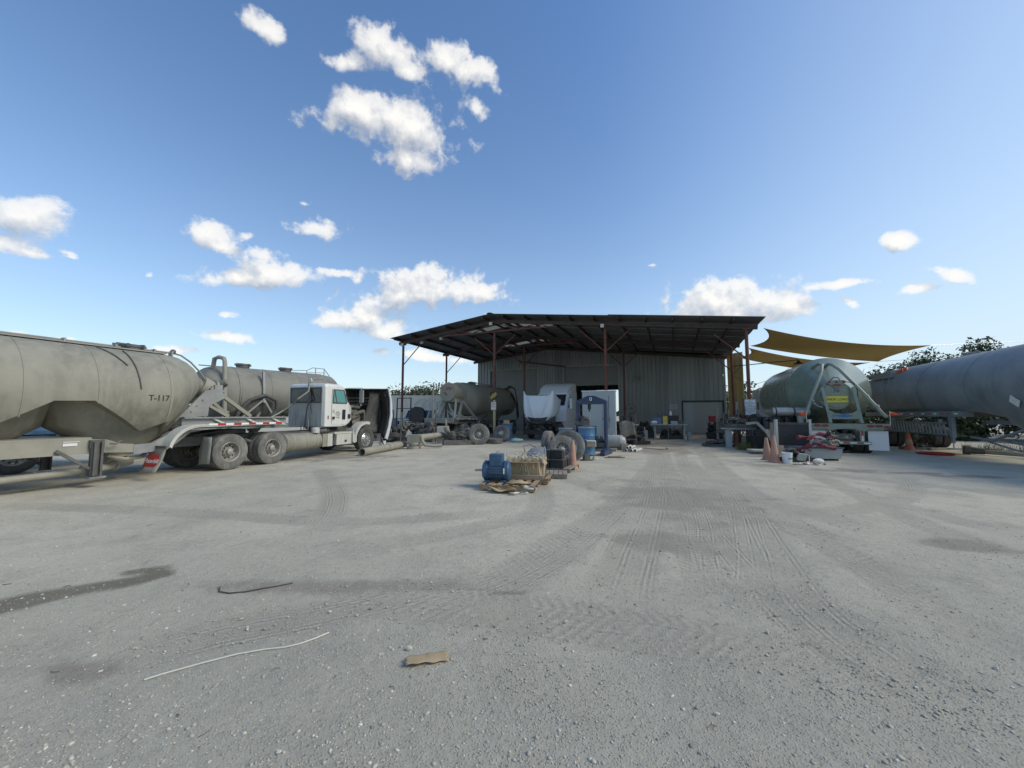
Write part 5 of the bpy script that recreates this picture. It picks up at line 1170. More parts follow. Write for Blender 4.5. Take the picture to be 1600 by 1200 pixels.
def build_white_truck():
    x, y, _ = BF(-11.55, 1.6)
    T = thing('tractor_truck', 'white sleeper tractor with hood tipped forward under the canopy', 'truck', (x, y, 0), -90 - 22.8)
    # x = forwards = towards the camera ; origin below the front axle
    Hh = MB()
    def hood(u, v, off=0.):
        # u across (-1..1), v from the nose (0) to the rear edge (1); the panel stands upright, nose down
        a = abs(u); W_ = interp([(0, .70), (.12, .92), (.3, 1.05), (.6, 1.12), (1, 1.14)], v)
        k = max(0, (a - .74) / .26)
        y_ = W_ * (min(a, .74) / .74 * .86 + .16 * math.sin(k * 1.45))
        z_ = 1.06 + 1.72 * v + .34 * a * a * (1 - v) ** 2
        z_ += v ** 4 * (.30 * math.exp(-((a - .74) / .09) ** 2) + .08 * min(a, .74) ** 2) - .30 * k * v
        x_ = 1.78 - .22 * a ** 2 - .20 * v - .12 * (1 - v) ** 3 - 1.1 * k ** 1.3 * (.35 + .65 * v)
        x_ += math.exp(-((a - (.10 + .42 * v)) / .045) ** 2) * .055 * min(1, v * 3) + .03 * math.exp(-((a - .66) / .05) ** 2)
        return (x_ + off, math.copysign(y_, u), z_)
    Hh.grid(lambda u, v: hood(u * 2 - 1, v), 72, 26)
    hd = Hh.build('hood', 'hood_white', T, solid=.02, sharp=60)
    MB().grid(lambda u, v: hood(-.60 + 1.2 * u, .17 * v + .012, .016), 16, 4).build('grille', 'black', hd, solid=.012)
    MB().grid(lambda u, v: (1.60 - .3 * (2 * u - 1) ** 2, -.85 + 1.7 * u, .98 + .08 * v + .12 * (2 * u - 1) ** 2), 16, 2).build('chin_trim', 'black', hd, solid=.04)
    for k_ in (.05, .10): MB().grid(lambda u, v: hood(-.52 + 1.04 * u, k_ + .010 * v, .030), 14, 1).build('grille_bar', 'frame_dark', hd, solid=.006)
    MB().sph((1.73, 0, 1.38), .035, 8).build('badge', 'chrome', hd)
    for s in (1, -1):
        MB().grid(lambda u, v: hood(s * (.70 + .20 * u), .06 + .03 * u + (.07 + .12 * u) * v, .014), 6, 6).build('headlight', 'dark_glass', hd, solid=.01)
        for q in (.76, .83): MB().sph(hood(s * q, .14 + .3 * (q - .76), .03), .035, 8).build('headlight_bulb', 'clean_white', hd)
        MB().tube([hood(s * q, .0, .0) for q in (.72, .78, .84, .9, .96, 1.)], .025, 6).build('fender_lip', 'hood_white', hd)
        wheel(T, 0, -s * 1.0, right=s > 0, rim='rim_alu')
    lo = MB().box(1.2, 1.7, -.95, .95, .35, .62)
    rr = random.Random(5)
    for k in range(30): lo.obox((rr.uniform(.3, 1.7), rr.uniform(-.95, .95), rr.uniform(.3, 1.0)), (rr.uniform(.1, .3), rr.uniform(.1, .4), rr.uniform(.05, .2)), (rr.uniform(-30, 30), rr.uniform(-30, 30), rr.uniform(0, 90)))
    lo.build('engine_front', 'black', T)
    MB().box(-.9, 1.0, -.45, .45, .7, 1.7).cyl((-.2, -.3, 1.8), (.6, -.3, 1.7), .12).build('engine', 'engine', T)
    def sec(x, y_, z0, z1, r=.25):
        out = []
        for (cy, cz, a0) in ((y_ - r, z1 - r, 0), (-y_ + r, z1 - r, 90)):
            for k in range(6): a = R_(a0 + 18 * k); out.append((x, cy + r * math.cos(a), cz + r * math.sin(a)))
        return out + [(x, -y_, z0), (x, y_, z0)]
    MB().loft([sec(-1.0, 1.1, 1.1, 1.9, .1), sec(-1.25, 1.14, 1.1, 2.2), sec(-1.8, 1.16, 1.1, 3.05), sec(-2.1, 1.16, 1.1, 3.25), sec(-4.1, 1.16, 1.1, 3.45)]).build('cab', 'clean_white', T, sharp=40)
    MB().loft([sec(-1.75, 1.02, 3.0, 3.08, .03), sec(-2.2, 1.08, 3.1, 3.5, .12), sec(-3.0, 1.1, 3.1, 3.85, .2), sec(-4.1, 1.12, 3.1, 3.95, .2)]).build('roof_fairing', 'clean_white', T, sharp=40)
    for s in (1, -1):
        MB().prism([(-1.55, 2.05), (-2.5, 2.05), (-2.5, 2.8), (-1.95, 2.8)], s * 1.16, s * 1.17).build('side_window', 'dark_glass', T)
        MB().box(-1.35, -1.2, s * 1.35, s * 1.5, 2.0, 2.7).bar((-1.4, s * 1.16, 2.3), (-1.3, s * 1.4, 2.3), .04).build('mirror', 'clean_white' if s > 0 else 'black', T)
        MB().box(-4.0, -1.2, s * .8, s * 1.12, .4, 1.1).build('side_skirt', 'clean_white', T)
    MB().prism([(-1.22, 2.22), (-1.26, 2.22), (-1.82, 3.02), (-1.78, 3.02)], -.98, .98).build('windshield', 'dark_glass', T)
    MB().box(-8, 1.2, -.42, .42, .7, .95).build('chassis_rail', 'frame_dark', T)
    for x in (-6.2, -5.0): dual(T, x, 1.02, 'tyre')
    return T
build_white_truck()

# ------------------------------------------------------------------ yard clutter
def pallet(name, label, loc, rz, w=1.15, d=1.0, m='wood'):
    T = thing(name, label, 'pallet', loc, rz, 'wooden pallets in the row of parts')
    for y in (-d / 2 + .05, 0, d / 2 - .05): MB().box(-w / 2, w / 2, y - .02, y + .02, .02, .105).build('runner', m, T)
    n = 7
    for i in range(n):
        x = -w / 2 + .05 + (w - .1) * i / (n - 1)
        MB().obox((x, 0, .117), (.10, d, .018), (0, 0, random.uniform(-1.5, 1.5))).build('board', 'board_wood' if m == 'wood' else m, T)
    for x in (-w / 2 + .06, 0, w / 2 - .06): MB().box(x - .05, x + .05, -d / 2, d / 2, .0, .018).build('board', m, T)
    return T
pallet('pallet', 'worn wooden pallet at the near end under the blue electric motor', (-.02, 8.72, 0), -12, 1.2, .95)
pallet('pallet', 'wooden pallet under the strapped carton just behind the motor', (.42, 9.55, 0), -14, 1.05, .8)
pallet('pallet', 'low empty pallet between the strapped carton and the battery pallet', (1.02, 10.1, 0), -8, .8, .7, 'wood_grey')
pallet('pallet', 'grey pallet carrying the black batteries beside the single cone', (1.36, 11.35, 0), -22, .95, 1.2, 'wood_grey')
def cone(loc, label, m, h=.74, tilt=(0, 0, 0), grp='traffic cones in the yard'):
    T = thing('traffic_cone', label, 'traffic cone', loc, group=grp, rot=tilt)
    MB().lathe([(.185, .03), (.15, .10), (.135, .16), (.045, h - .02), (.035, h), (.025, h), (.03, h - .05)], 24, axis='z', cap=False).build('cone_body', m, T)
    MB().lathe([(.138, .30 * h), (.1385, .3 * h + .01), (.098, .55 * h), (.094, .56 * h)], 24, axis='z', cap=False).build('sleeve', 'cone_faded', T) if m == 'orange' else None
    MB().box(-.21, .21, -.21, .21, 0, .035).build('base', m, T, bevel=.01)
    return T
cone((1.78, 11.55, 0), 'sun bleached pinkish cone beside the black batteries', 'cone_faded', .84, (0, 2, 20))
cone((8.78, 13.02, 0), 'dirty orange cone beside the white bucket on the right', 'cone_faded', .9, (0, 0, 15))
cone((8.93, 13.6, 0), 'orange cone hidden just behind the cone by the white bucket', 'cone_faded', .8, (0, -4, 40))
cone((18.0, 17.6, 0), 'dull orange cone under the slate tanker behind the hose rack', 'orange', .85, (0, 0, 10))

def build_motor():
    T = thing('electric_motor', 'blue electric motor lying on the nearest wooden pallet', 'motor', (-.34, 8.78, .126), -8); T.scale = (.9, .88, .86)
    MB().lathe([(.10, -.36), (.20, -.34), (.235, -.30), (.235, .28), (.22, .33), (.12, .36)], 36, (0, 0, .27), 'x').build('housing', 'blue_motor', T)
    f = MB()
    for k in range(26):
        a = 2 * math.pi * k / 26
        if -.4 < math.cos(a) < .97: f.obox((-.02, .245 * math.sin(a), .27 + .245 * math.cos(a)), (.44, .008, .035), (-math.degrees(a), 0, 0))
    f.build('cooling_fins', 'blue_motor', T, kind='stuff')
    MB().lathe([(.24, -.31), (.255, -.30), (.255, -.22), (.24, -.20)], 36, (0, 0, .27), 'x').build('end_bell', 'blue_motor', T); MB().lathe([(.24, .2), (.258, .21), (.258, .30), (.24, .32), (.1, .33)], 36, (0, 0, .27), 'x').build('end_bell', 'blue_motor', T)
    MB().cyl((-.36, 0, .27), (-.56, 0, .27), .028, n=12).build('shaft', 'steel', T)
    b = MB().box(-.17, .17, -.16, .12, .47, .70).build('terminal_box', 'blue_motor', T, bevel=.02); MB().box(-.15, .15, -.20, -.16, .36, .62).build('box_lid', 'blue_motor', b, bevel=.01)
    MB().box(-.14, .16, -.262, -.24, .22, .40).build('vent_frame', 'navy', T)
    for z in (.25, .31, .37): MB().box(-.13, .15, -.275, -.262, z - .012, z + .012).build('vent_slat', 'blue_motor', T)
    MB().box(.20, .23, -.27, -.25, .22, .36).build('name_plate', 'tape_white', T)
    for x in (-.2, .2): MB().box(x - .06, x + .06, -.25, .25, 0, .05).build('foot', 'blue_motor', T)
    MB().tube([(.0, 0, .70), (.0, 0, .75), (.03, 0, .77), (.06, 0, .75), (.06, 0, .70)], .012, 6).build('lifting_eye', 'steel', T)
    for k in range(8):
        a = k * math.pi / 4; MB().cyl((.31, .17 * math.cos(a), .27 + .17 * math.sin(a)), (.345, .17 * math.cos(a), .27 + .17 * math.sin(a)), .018, n=6).build('bolt', 'blue_motor', T)
build_motor()
def build_carton():
    T = thing('carton', 'open cardboard carton heaped with pale plastic strapping', 'box', (.34, 9.35, .127), -12)
    b = MB(); w, d, h = .36, .24, .42
    b.box(-w, w, -d, -d + .012, 0, h).box(-w, w, d - .012, d, 0, h).box(-w, -w + .012, -d + .012, d - .012, 0, h).box(w - .012, w, -d + .012, d - .012, 0, h).box(-w, w, -d, d, 0, .012)
    b.build('carton_wall', 'cardboard', T)
    MB().obox((.0, -.30, .42), (.70, .16, .010), (35, 0, 0)).build('flap', 'cardboard', T); MB().obox((.43, 0, .38), (.18, .46, .010), (0, 55, 0)).build('flap', 'cardboard', T)
    rr = random.Random(4); s = MB()
    for k in range(60):
        c = Vector((rr.uniform(-.34, .36), rr.uniform(-.22, .2), .40 + rr.uniform(0, .10))); a = rr.uniform(0, 6.28); pts = []
        for i in range(7):
            a += rr.uniform(-.9, .9); c = c + Vector((math.cos(a), math.sin(a), rr.uniform(-.5, .5))) * .085
            c.x = max(-.44, min(.46, c.x)); c.y = max(-.34, min(.28, c.y)); c.z = max(.38, min(.60, c.z)); pts.append(c.copy())
        for p, q in zip(pts[:-1], pts[1:]): s.bar(p, q, .022, .003)
    for k in range(9):
        x = rr.uniform(-.3, .42); s.tube([(x, -.22, .46), (x + .02, -.28, .43), (x + rr.uniform(-.12, .12), -.27, rr.uniform(.02, .25))], .008, 4)
    for k in range(6): s.tube([(.36, rr.uniform(-.2, .2), .45), (.44, rr.uniform(-.2, .2), .40), (.43, rr.uniform(-.2, .2), rr.uniform(.0, .15))], .009, 4)
    s.build('plastic_strapping', 'strap_pale', T, kind='stuff', label='tangled pale plastic strapping')
    t2 = tag(MB().box(-.5, .42, -.05, .05, 0, .09).build('timber', 'wood', None, (.30, 8.98, .130), -10), 'short timber beam lying in front of the strapped carton', 'timber')
build_carton()
def sheet_mb(w, d, seed, curl=.06):
    rr = random.Random(seed); ph = [rr.uniform(0, 6) for _ in range(4)]
    def fn(u, v):
        e = .06 * math.sin(9 * u + ph[0]) * (1 if v > .8 else .2) ; e2 = .05 * math.sin(8 * v + ph[1])
        return ((u - .5) * w + e2, (v - .5) * d + e, .02 + curl * (math.sin(3 * u + ph[2]) * math.sin(3 * v + ph[3])) ** 2)
    return MB().grid(fn, 10, 8)
tag(sheet_mb(.56, .30, 1, .10).build('cardboard_sheet', 'cardboard', None, (-.20, 8.20, .01), -15, solid=.006), 'torn flat piece of cardboard leaning on the front of the nearest pallet', 'cardboard')
tag(sheet_mb(.45, .25, 2, .07).build('cardboard_sheet', 'cardboard', None, (.15, 8.40, .125), 10, solid=.006), 'torn cardboard piece on top of the nearest pallet beside the motor', 'cardboard')
tag(MB().tube([(.38 + .13 * math.cos(a), 8.12 + .10 * math.sin(a), .06 + .05 * math.sin(a * .5)) for a in np.linspace(0, 5.2, 14)], .022, 8).build('hose_end', 'dirty_white', None), 'short loop of pale hose lying at the corner of the nearest pallet', 'hose')
tag(sheet_mb(.14, .10, 5, .02).build('paper_scrap', 'paper', None, (.05, 7.95, 0), 30, solid=.002), 'white paper scrap on the gravel in front of the nearest pallet', 'paper')
tag(MB().obox((.30, 8.02, .02), (.07, .05, .02), (0, 20, 30)).build('paper_scrap', 'paper', None), 'tiny white scrap right of the cardboard by the nearest pallet', 'paper')
# grey dished drum end
T = thing('brake_drum', 'round grey steel drum standing on edge behind the strapped carton', 'drum', (.66, 10.05, .10), 0)
MB().lathe([(.04, -.30), (.2, -.27), (.30, -.16), (.33, 0), (.33, .16), (.345, .17), (.345, .2), (.31, .2), (.30, 0)], 32, (0, 0, .34), 'x', cap=True).build('drum_shell', 'frame_grey', T); MB().tube([(-.32, -.1, .55), (-.36, -.1, .7), (-.2, -.05, .74), (-.05, 0, .67)], .012, 6).build('handle', 'frame_dark', T)
MB().cyl((-.3, 0, .34), (-.36, 0, .34), .05).build('drum_boss', 'frame_dark', T)
# batteries
def battery(loc, rz, label, w=.34, d=.2, h=.24, lab=False):
    T = thing('battery', label, 'battery', loc, rz, 'black batteries on the grey pallet')
    MB().box(-w / 2, w / 2, -d / 2, d / 2, 0, h * .84).build('case', 'black', T, bevel=.008); MB().box(-w / 2 - .006, w / 2 + .006, -d / 2 - .006, d / 2 + .006, h * .84, h * .95).build('lid', 'rubber', T)
    for x in (-w * .36, w * .36): MB().cyl((x, d * .25, h * .95), (x, d * .25, h), .012, n=8).build('terminal', 'steel', T)
    if lab: MB().box(-w * .22, w * .22, -d / 2 - .010, -d / 2 - .007, h * .22, h * .66).build('sticker', 'paper', T)
for i, (x, y, z, l) in enumerate(((-.26, -.44, 0, 'front battery of the lower layer, the one with the white sticker'), (.13, -.40, 0, 'front battery of the lower layer nearest the bleached cone'), (-.26, -.18, 0, 'second lower battery behind the one with the white sticker'), (.13, -.14, 0, 'lower battery second from the front beside the cone'), (-.22, .1, 0, 'lower battery third from the front on the left'), (.15, .14, 0, 'lower battery third from the front on the right'), (-.28, -.32, .25, 'left one of the two upper batteries'), (.08, -.28, .25, 'right one of the two upper batteries'))):
    a = R_(-22); X = 1.30 + x * math.cos(a) - y * math.sin(a); Y = 11.30 + x * math.sin(a) + y * math.cos(a)
    battery((X, Y, .128 + z), -22 + random.uniform(-3, 3), 'black battery, ' + l, .37, .23, .25, i == 0)
def loose_machine(name, label, cat, loc, rz, size, m, seed, n=26, hoses=5, group=None):
    """a heap of castings, housings and hoses that belong together as one unit"""
    T = thing(name, label, cat, loc, rz, group); rr = random.Random(seed); L, D_, H_ = size
    b = MB().box(-L / 2, L / 2, -D_ / 2, D_ / 2, 0, H_ * .35)
    for k in range(n):
        s = (rr.uniform(.08, .3) * L, rr.uniform(.1, .35) * D_, rr.uniform(.1, .3) * H_); b.obox((rr.uniform(-.4, .4) * L, rr.uniform(-.4, .4) * D_, rr.uniform(.2, .85) * H_), s, (rr.uniform(-25, 25), rr.uniform(-25, 25), rr.uniform(0, 90)))
    b.build('casting', m, T)
    for k in range(3):
        y = rr.uniform(-.3, .3) * D_; x = rr.uniform(-.35, .35) * L; z = rr.uniform(.4, .8) * H_
        MB().cyl((x, y - .15 * D_, z), (x + rr.uniform(-.1, .1), y + .15 * D_, z), rr.uniform(.1, .2) * H_, n=16).build('housing', m, T)
    for k in range(hoses):
        p = [Vector((rr.uniform(-.5, .5) * L, rr.uniform(-.5, .5) * D_, rr.uniform(.2, 1.) * H_)) for _ in range(4)]
        MB().tube(p, .012 + .015 * rr.random(), 6).build('hose', 'rubber', T)
    return T
loose_machine('pump_unit', 'small grey pump with clamps between the steel drum and the tyres', 'pump', (1.05, 12.2, 0), 20, (.55, .4, .42), 'grey_paint', 11, 14, 3)
# tyres and wheels: wheel meshes have their axis along local y
def tyre_thing(label, loc, rot, kind='wheel', tm='tyred', sc=1., rim='rim_dusty', deep=1, cat=None):
    if kind == 'wheel':
        T = thing('loose_wheel', label, cat or 'wheel', loc, 0, 'loose wheels and tyres in the yard', rot); T.scale = (sc,) * 3
        use('tyre', WM[tm], T); use('rim', WM['rim%d%s' % (deep, rim)], T); use('hand_hole', WM['hole%d' % deep], T); use('lug_ring', WM['hub%d' % deep], T)
    else:
        T = bpy.data.objects.new('loose_tyre', WM[tm]); C.objects.link(T); T.location = loc; T.rotation_euler = tuple(R_(a) for a in rot); T.scale = (sc,) * 3
        tag(T, label, cat or 'tyre', 'loose wheels and tyres in the yard')
    return T
tyre_thing('bare tyre seen tread first leaning against the largest wheel', (1.30, 13.9, .50), (0, 24, 70), 'tyre')
tyre_thing('largest dusty wheel standing upright behind the batteries', (1.90, 13.1, .54), (-8, 0, -14), sc=1.06, rim='dirty_white')
tyre_thing('wheel with worn rim leaning in front of the largest wheel', (1.62, 12.62, .46), (-14, 0, 6), sc=.9)
tyre_thing('pale dusty wheel standing on the gravel beside the tan trailer under the canopy', (-1.76, 20.6, .55), (-4, 0, 8), sc=1.08)
tyre_thing('wheel with round hand holes leaning at the foot of the yellow post', (-.62, 22.9, .46), (-14, 26, -28), deep=0, rim='rim_dusty')
tyre_thing('flat lying tyre between the two upright wheels by the yellow post', (-1.0, 21.6, .14), (90, 0, 0), 'tyre', sc=.9)
tyre_thing('black tyre propped against the leftmost canopy post', (-7.5, 24.3, .50), (20, -18, -40), 'tyre', 'tyre', 1.0)
tyre_thing('black tyre lying half tipped beside the tipped hood', (-7.0, 22.6, .28), (70, 0, 30), 'tyre', 'tyre', 1.0)
# drums
def drum(label, loc, m='drum_blue', rz=0, bottom=True):
    T = thing('steel_drum', label, 'drum', loc, rz, 'blue drums in the yard'); T.scale = (1.15, 1.15, 1.2)
    MB().lathe([(.285, 0), (.292, .012), (.285, .03), (.285, .28), (.296, .30), (.285, .32), (.285, .58), (.296, .60), (.285, .62), (.285, .85), (.294, .87), (.285, .885), (.275, .87)], 32, axis='z').build('barrel', m, T)
    MB().lathe([(.288, .845), (.302, .85), (.302, .875), (.288, .88)], 32, axis='z').build('lid_ring', 'steel', T)
    MB().cyl((.12, 0, .87), (.12, 0, .885), .03, n=10).build('bung', 'steel', T)
    return T
drum('nearer blue drum with a pale cap line standing in front of the blue press', (2.95, 15.35, .06), rz=20)
MBt = thing('drum_trolley', 'low steel trolley under the nearer blue drum', 'trolley', (2.95, 15.35, 0), 20)
MB().box(-.33, .33, -.3, .3, .03, .055).build('platform', 'frame_grey', MBt)
for x, y in ((-.27, -.25), (.27, -.25), (-.27, .25), (.27, .25)): MB().cyl((x, y - .02, .03), (x, y + .02, .03), .03, n=10).build('caster', 'rubber', MBt)
tag(MB().tube([(2.70, 15.05, .60), (2.66, 15.0, .62), (2.64, 15.0, .3), (2.72, 15.02, .12)], .012, 6).tube([(2.70, 15.06, .62), (2.9, 15.03, .635), (3.2, 15.2, .62)], .010, 6).build('drum_strap', 'steel'), 'bright steel strap and hook round the nearer blue drum', 'strap')
drum('second blue drum with a slightly lower rim behind the tyres', (2.25, 15.9, 0), rz=70)
drum('dark blue drum in the shade behind the yellow post', (-.30, 24.1, 0), 'blue_paint')
cb = MB().box(-.17, .17, -.12, .12, 0, .36).build('carton', 'cardboard', None, (-.35, 24.0, .885), 15); tag(cb, 'brown carton standing on the dark blue drum in the shade', 'box')
bx = thing('open_carton', 'small brown carton with a white rim fixed beside the nearer blue drum', 'box', (3.05, 14.92, .38), -10)
MB().box(-.17, .15, -.13, .1, 0, .2).build('carton_body', 'cardboard', bx); MB().box(-.18, .17, -.15, .12, .2, .225).build('carton_rim', 'paper', bx); MB().box(.15, .18, -.15, .12, .0, .2).build('carton_rim', 'paper', bx)
tag(MB().box(-.10, .10, -.1, .1, .025, .2).box(-.2, .2, -.14, .14, 0, .025).build('scale_box', 'frame_dark', None, (2.62, 13.7, 0), 15), 'small dark box on a pale plate beside the largest wheel', 'box')
tag(MB().obox((0, 0, .05), (.1, .14, .1), (0, 20, 0)).obox((.12, .05, .03), (.12, .05, .05), (0, 0, 30)).build('bracket_scrap', 'dirty_white', None, (2.95, 13.9, 0), 15), 'pale metal bracket scrap on the gravel right of the small dark box', 'scrap')
# blue press frame
def build_press():
    T = thing('workshop_press', 'dark blue H frame press with peaked top beam', 'press', (3.27, 15.85, 0), -28)
    T.scale = (.93, 1, .98)
    for x in (-.62, .62):
        MB().box(x - .055, x + .055, -.12, .12, .22, 2.1).build('upright', 'press_blue', T)
        MB().prism([(-.62, 0), (.62, 0), (.62, .12), (.12, .28), (-.12, .28), (-.62, .12)], x - .10, x + .10, 'x').build('base_leg', 'press_blue', T)
    MB().prism([(-.68, 2.06), (.68, 2.06), (.68, 2.2), (.14, 2.42), (-.14, 2.42), (-.68, 2.2)], -.10, .10).build('top_beam', 'press_blue', T)
    e = use('emblem', MB().prism([(-.04, -.07), (.04, -.07), (.055, 0), (.04, .07), (-.04, .07), (-.055, 0)], 0, .006).mesh('emblem', 'tape_white'), T, (0, -.108, 2.28))
    MB().prism([(-.018, -.045), (.018, -.045), (.025, 0), (.018, .045), (-.018, .045), (-.025, 0)], -.004, 0).build('emblem_hole', 'press_blue', T, (0, -.109, 2.28))
    MB().box(-.62, .12, -.22, .22, 1.02, 1.16).build('work_bed', 'press_blue', T); MB().box(.04, .14, -.24, .24, .2, 1.16).build('bed_leg', 'press_blue', T); MB().box(-.64, .1, -.24, -.18, .60, .68).build('cross_bar', 'press_blue', T)
    MB().box(-.5, .04, -.2, .2, .7, .98).build('drawer_box', 'rust_red', T)
    MB().cyl((-.1, 0, 2.06), (-.1, 0, 1.85), .07).cyl((-.1, 0, 1.85), (-.1, 0, 1.75), .03).build('ram', 'black', T)
    MB().tube([(-.55, -.12, 1.9), (-.4, -.2, 1.85), (-.35, -.2, 1.78), (-.5, -.16, 1.74)], .012, 6).build('hose', 'black', T)
    MB().box(-.6, .7, -.16, .16, .24, .30).build('lower_beam', 'press_blue', T)
    MB().box(.62, .66, -.5, .5, .02, .26).build('base_side', 'press_blue', T)
build_press()
loose_machine('motor_unit', 'dark greasy motor resting on the bed of the blue press', 'motor', (2.92, 16.05, 1.165), -20, (.62, .36, .42), 'engine', 21, 16, 3)
loose_machine('gear_parts', 'heap of rusty gears and parts inside the blue press frame', 'parts', (3.55, 15.75, .30), -20, (.45, .3, .5), 'engine', 23, 18, 3)
# grey cabinets
def build_cabinet():
    T = thing('steel_cabinet', 'tall pale grey double door steel cabinet behind the blue press', 'cabinet', (4.45, 18.9, 0), -18)
    MB().box(-.95, .62, -.35, .35, .12, 2.72).build('cabinet_body', 'pale_grey', T, bevel=.01)
    MB().box(-.93, .0, -.372, -.352, .2, 2.64).build('door', 'pale_grey', T); MB().box(.02, .60, -.372, -.352, .2, 2.64).build('door', 'pale_grey', T)
    MB().box(-.98, .65, -.38, .38, 2.72, 2.76).build('top_cap', 'clean_white', T)
    for z in (.55, 1.4, 2.3): MB().obox((.06, -.385, z), (.05, .03, .07)).build('hinge', 'black', T)
    MB().tube([(.32, -.38, 2.5), (.30, -.39, 1.7), (.33, -.39, 1.3), (.30, -.39, .95)], .01, 5).build('cable', 'black', T); MB().obox((.32, -.39, 1.35), (.04, .05, .16)).build('handle', 'black', T)
    MB().box(-.98, .65, -.38, .38, .0, .12).build('plinth', 'dirty_white', T)
build_cabinet()
T = thing('propane_tank', 'white scuffed horizontal tank in front of the grey cabinet', 'tank', (4.62, 17.75, 0), -22)
MB().lathe([(.03, -.58), (.2, -.54), (.29, -.40), (.31, -.3), (.31, .3), (.29, .40), (.2, .54), (.03, .58)], 28, (0, 0, .36), 'x').build('tank_shell', 'propane', T)
for x in (-.32, .32): MB().box(x - .04, x + .04, -.22, .22, 0, .12).build('foot', 'frame_dark', T)
MB().cyl((0, 0, .62), (0, 0, .74), .06).build('valve', 'steel', T); MB().cyl((.30, 0, .36), (.34, 0, .36), .318, n=28).build('band', 'propane', T)
tag(MB().box(-.16, .16, -.16, .16, 0, .34).build('dark_box', 'green_plate', None, (4.05, 17.0, .12), -20), 'dark green box at the foot of the blue press', 'box')
tag(MB().box(-.5, .5, -.2, .2, 0, .12).build('timber_block', 'wood_grey', None, (4.05, 17.0, 0), -20), 'grey timber block under the dark green box', 'timber')
# white pipes
for i, (dx, dy, z, l, lab) in enumerate(((-.18, 0, .06, 1.0, 'left white plastic pipe of the lower three'), (.02, -.08, .06, 1.05, 'middle white plastic pipe of the lower three'), (.22, .0, .06, .95, 'right white plastic pipe of the lower three'), (-.08, .12, .17, 1.2, 'white plastic pipe lying on top of the left two'), (.08, .2, .17, .9, 'short white plastic pipe on top at the back'))):
    T = thing('plastic_pipe', lab, 'pipe', (5.05 + dx, 16.65 + dy, z), 66 - 5 * (i % 3), 'white plastic pipes beside the scuffed tank')
    MB().pipe((0, 0, 0), (l, 0, 0), .055, .008).build('pipe_wall', 'pvc', T); MB().pipe((-.01, 0, 0), (.10, 0, 0), .065, .009).build('socket', 'pvc', T); MB().cyl((.1, 0, 0), (.105, 0, 0), .046).build('pipe_plug', 'black', T)
tag(MB().obox((0, 0, .15), (.3, .25, .3), (0, 0, 0)).build('carton', 'wood_grey', None, (5.0, 17.4, 0), 10), 'small grey brown box behind the white plastic pipes', 'box')
tag(MB().obox((0, 0, .02), (.75, .04, .03), (0, 0, 8)).build('steel_bar', 'rust_red', None, (3.8, 14.4, 0), -8), 'thin rusty bar lying in front of the blue press', 'bar')
tag(MB().obox((0, 0, .012), (.55, .16, .02), (0, 0, 8)).build('wood_scrap', 'wood_grey', None, (3.95, 14.9, 0), 10), 'flat wood scrap at the foot of the blue press', 'wood')
# shelf with cloth right of the cabinet
T = thing('parts_shelf', 'dark parts shelf draped with a pale cloth right of the grey cabinet', 'shelf', (6.05, 20.2, 0), -22)
for x in (-.35, .4):
    for y in (-.25, .25): MB().box(x - .02, x + .02, y - .02, y + .02, 0, 1.6).build('upright', 'frame_dark', T)
for z in (.3, .9, 1.5): MB().box(-.38, .43, -.28, .28, z, z + .03).build('shelf', 'frame_dark', T)
MB().grid(lambda u, v: (-.42 + .75 * u + .12 * v, -.33 - .06 * math.sin(8 * u), 1.15 - .95 * v * (1 - .35 * u) + .14 * math.sin(3 * u)), 12, 8).build('cloth', 'wood_grey', T, solid=.01)
MB().grid(lambda u, v: (-.42 + .95 * u, -.3 + .5 * v, 1.2 - .16 * u * u + .04 * math.sin(7 * u)), 10, 5).build('cloth', 'dirty_white', T, solid=.01)
loose_machine('parts_heap', 'dark heap of small parts on the floor behind the draped shelf', 'parts', (6.9, 21.2, 0), 10, (1.0, .8, .5), 'black', 31, 26, 6)
T = thing('hose_reel', 'round hose reel with pinkish hose hung on the rust red post', 'hose reel', BF(-6.75, 8.75, 2.05), -BA)
for k in range(4): MB().tube([((.24 + .03 * k) * math.cos(a), -.06 * k * .6, (.24 + .03 * k) * math.sin(a)) for a in np.linspace(0, 6.28, 24)], .022, 6).build('hose_coil', 'red_strap' if k % 2 else 'dirty_white', T)
MB().cyl((0, -.1, 0), (0, .1, 0), .12).build('hub', 'frame_dark', T); MB().bar((0, .1, 0), (-.5, .28, 0), .05).build('bracket', 'rust_red', T)
tag(MB().tube([(5.6, 17.6, .02), (6.1, 18.3, .02), (6.5, 17.9, .02), (6.8, 17.4, .02), (7.1, 17.7, .02), (7.4, 18.6, .02)], .015, 6).build('cable', 'rubber'), 'black cable snaking on the ground right of the white plastic pipes', 'cable')

# bench inside with things on it
def build_bench():
    T = thing('workbench', 'long steel workbench with grey top in front of the small roller door', 'workbench', (10.0, 24.9, 0), -BA + 4)
    MB().box(-1.05, 1.15, -.4, .4, .92, .98).build('bench_top', 'grey_paint', T)
    MB().box(-.80, -.70, -.05, .05, .04, .92).build('leg', 'grey_paint', T); MB().box(-1.15, -.35, -.35, .35, 0, .04).build('base_plate', 'wood_grey', T)
    for y in (-.35, .35): MB().box(.95, 1.02, y - .03, y + .03, 0, .92).build('leg', 'grey_paint', T)
    MB().box(.0, .06, -.35, -.29, 0, .92).build('leg', 'frame_dark', T)
    return T
build_bench()
def bench_item(dx, dy, z): 
    a = R_(-BA + 4); return (10.0 + dx * math.cos(a) - dy * math.sin(a), 24.9 + dx * math.sin(a) + dy * math.cos(a), z)
tag(MB().box(-.13, .13, -.1, .1, 0, .5).build('yellow_case', 'safety_yellow', None, bench_item(-.12, 0, .98), -20), 'upright yellow tool case in the middle of the workbench', 'case')
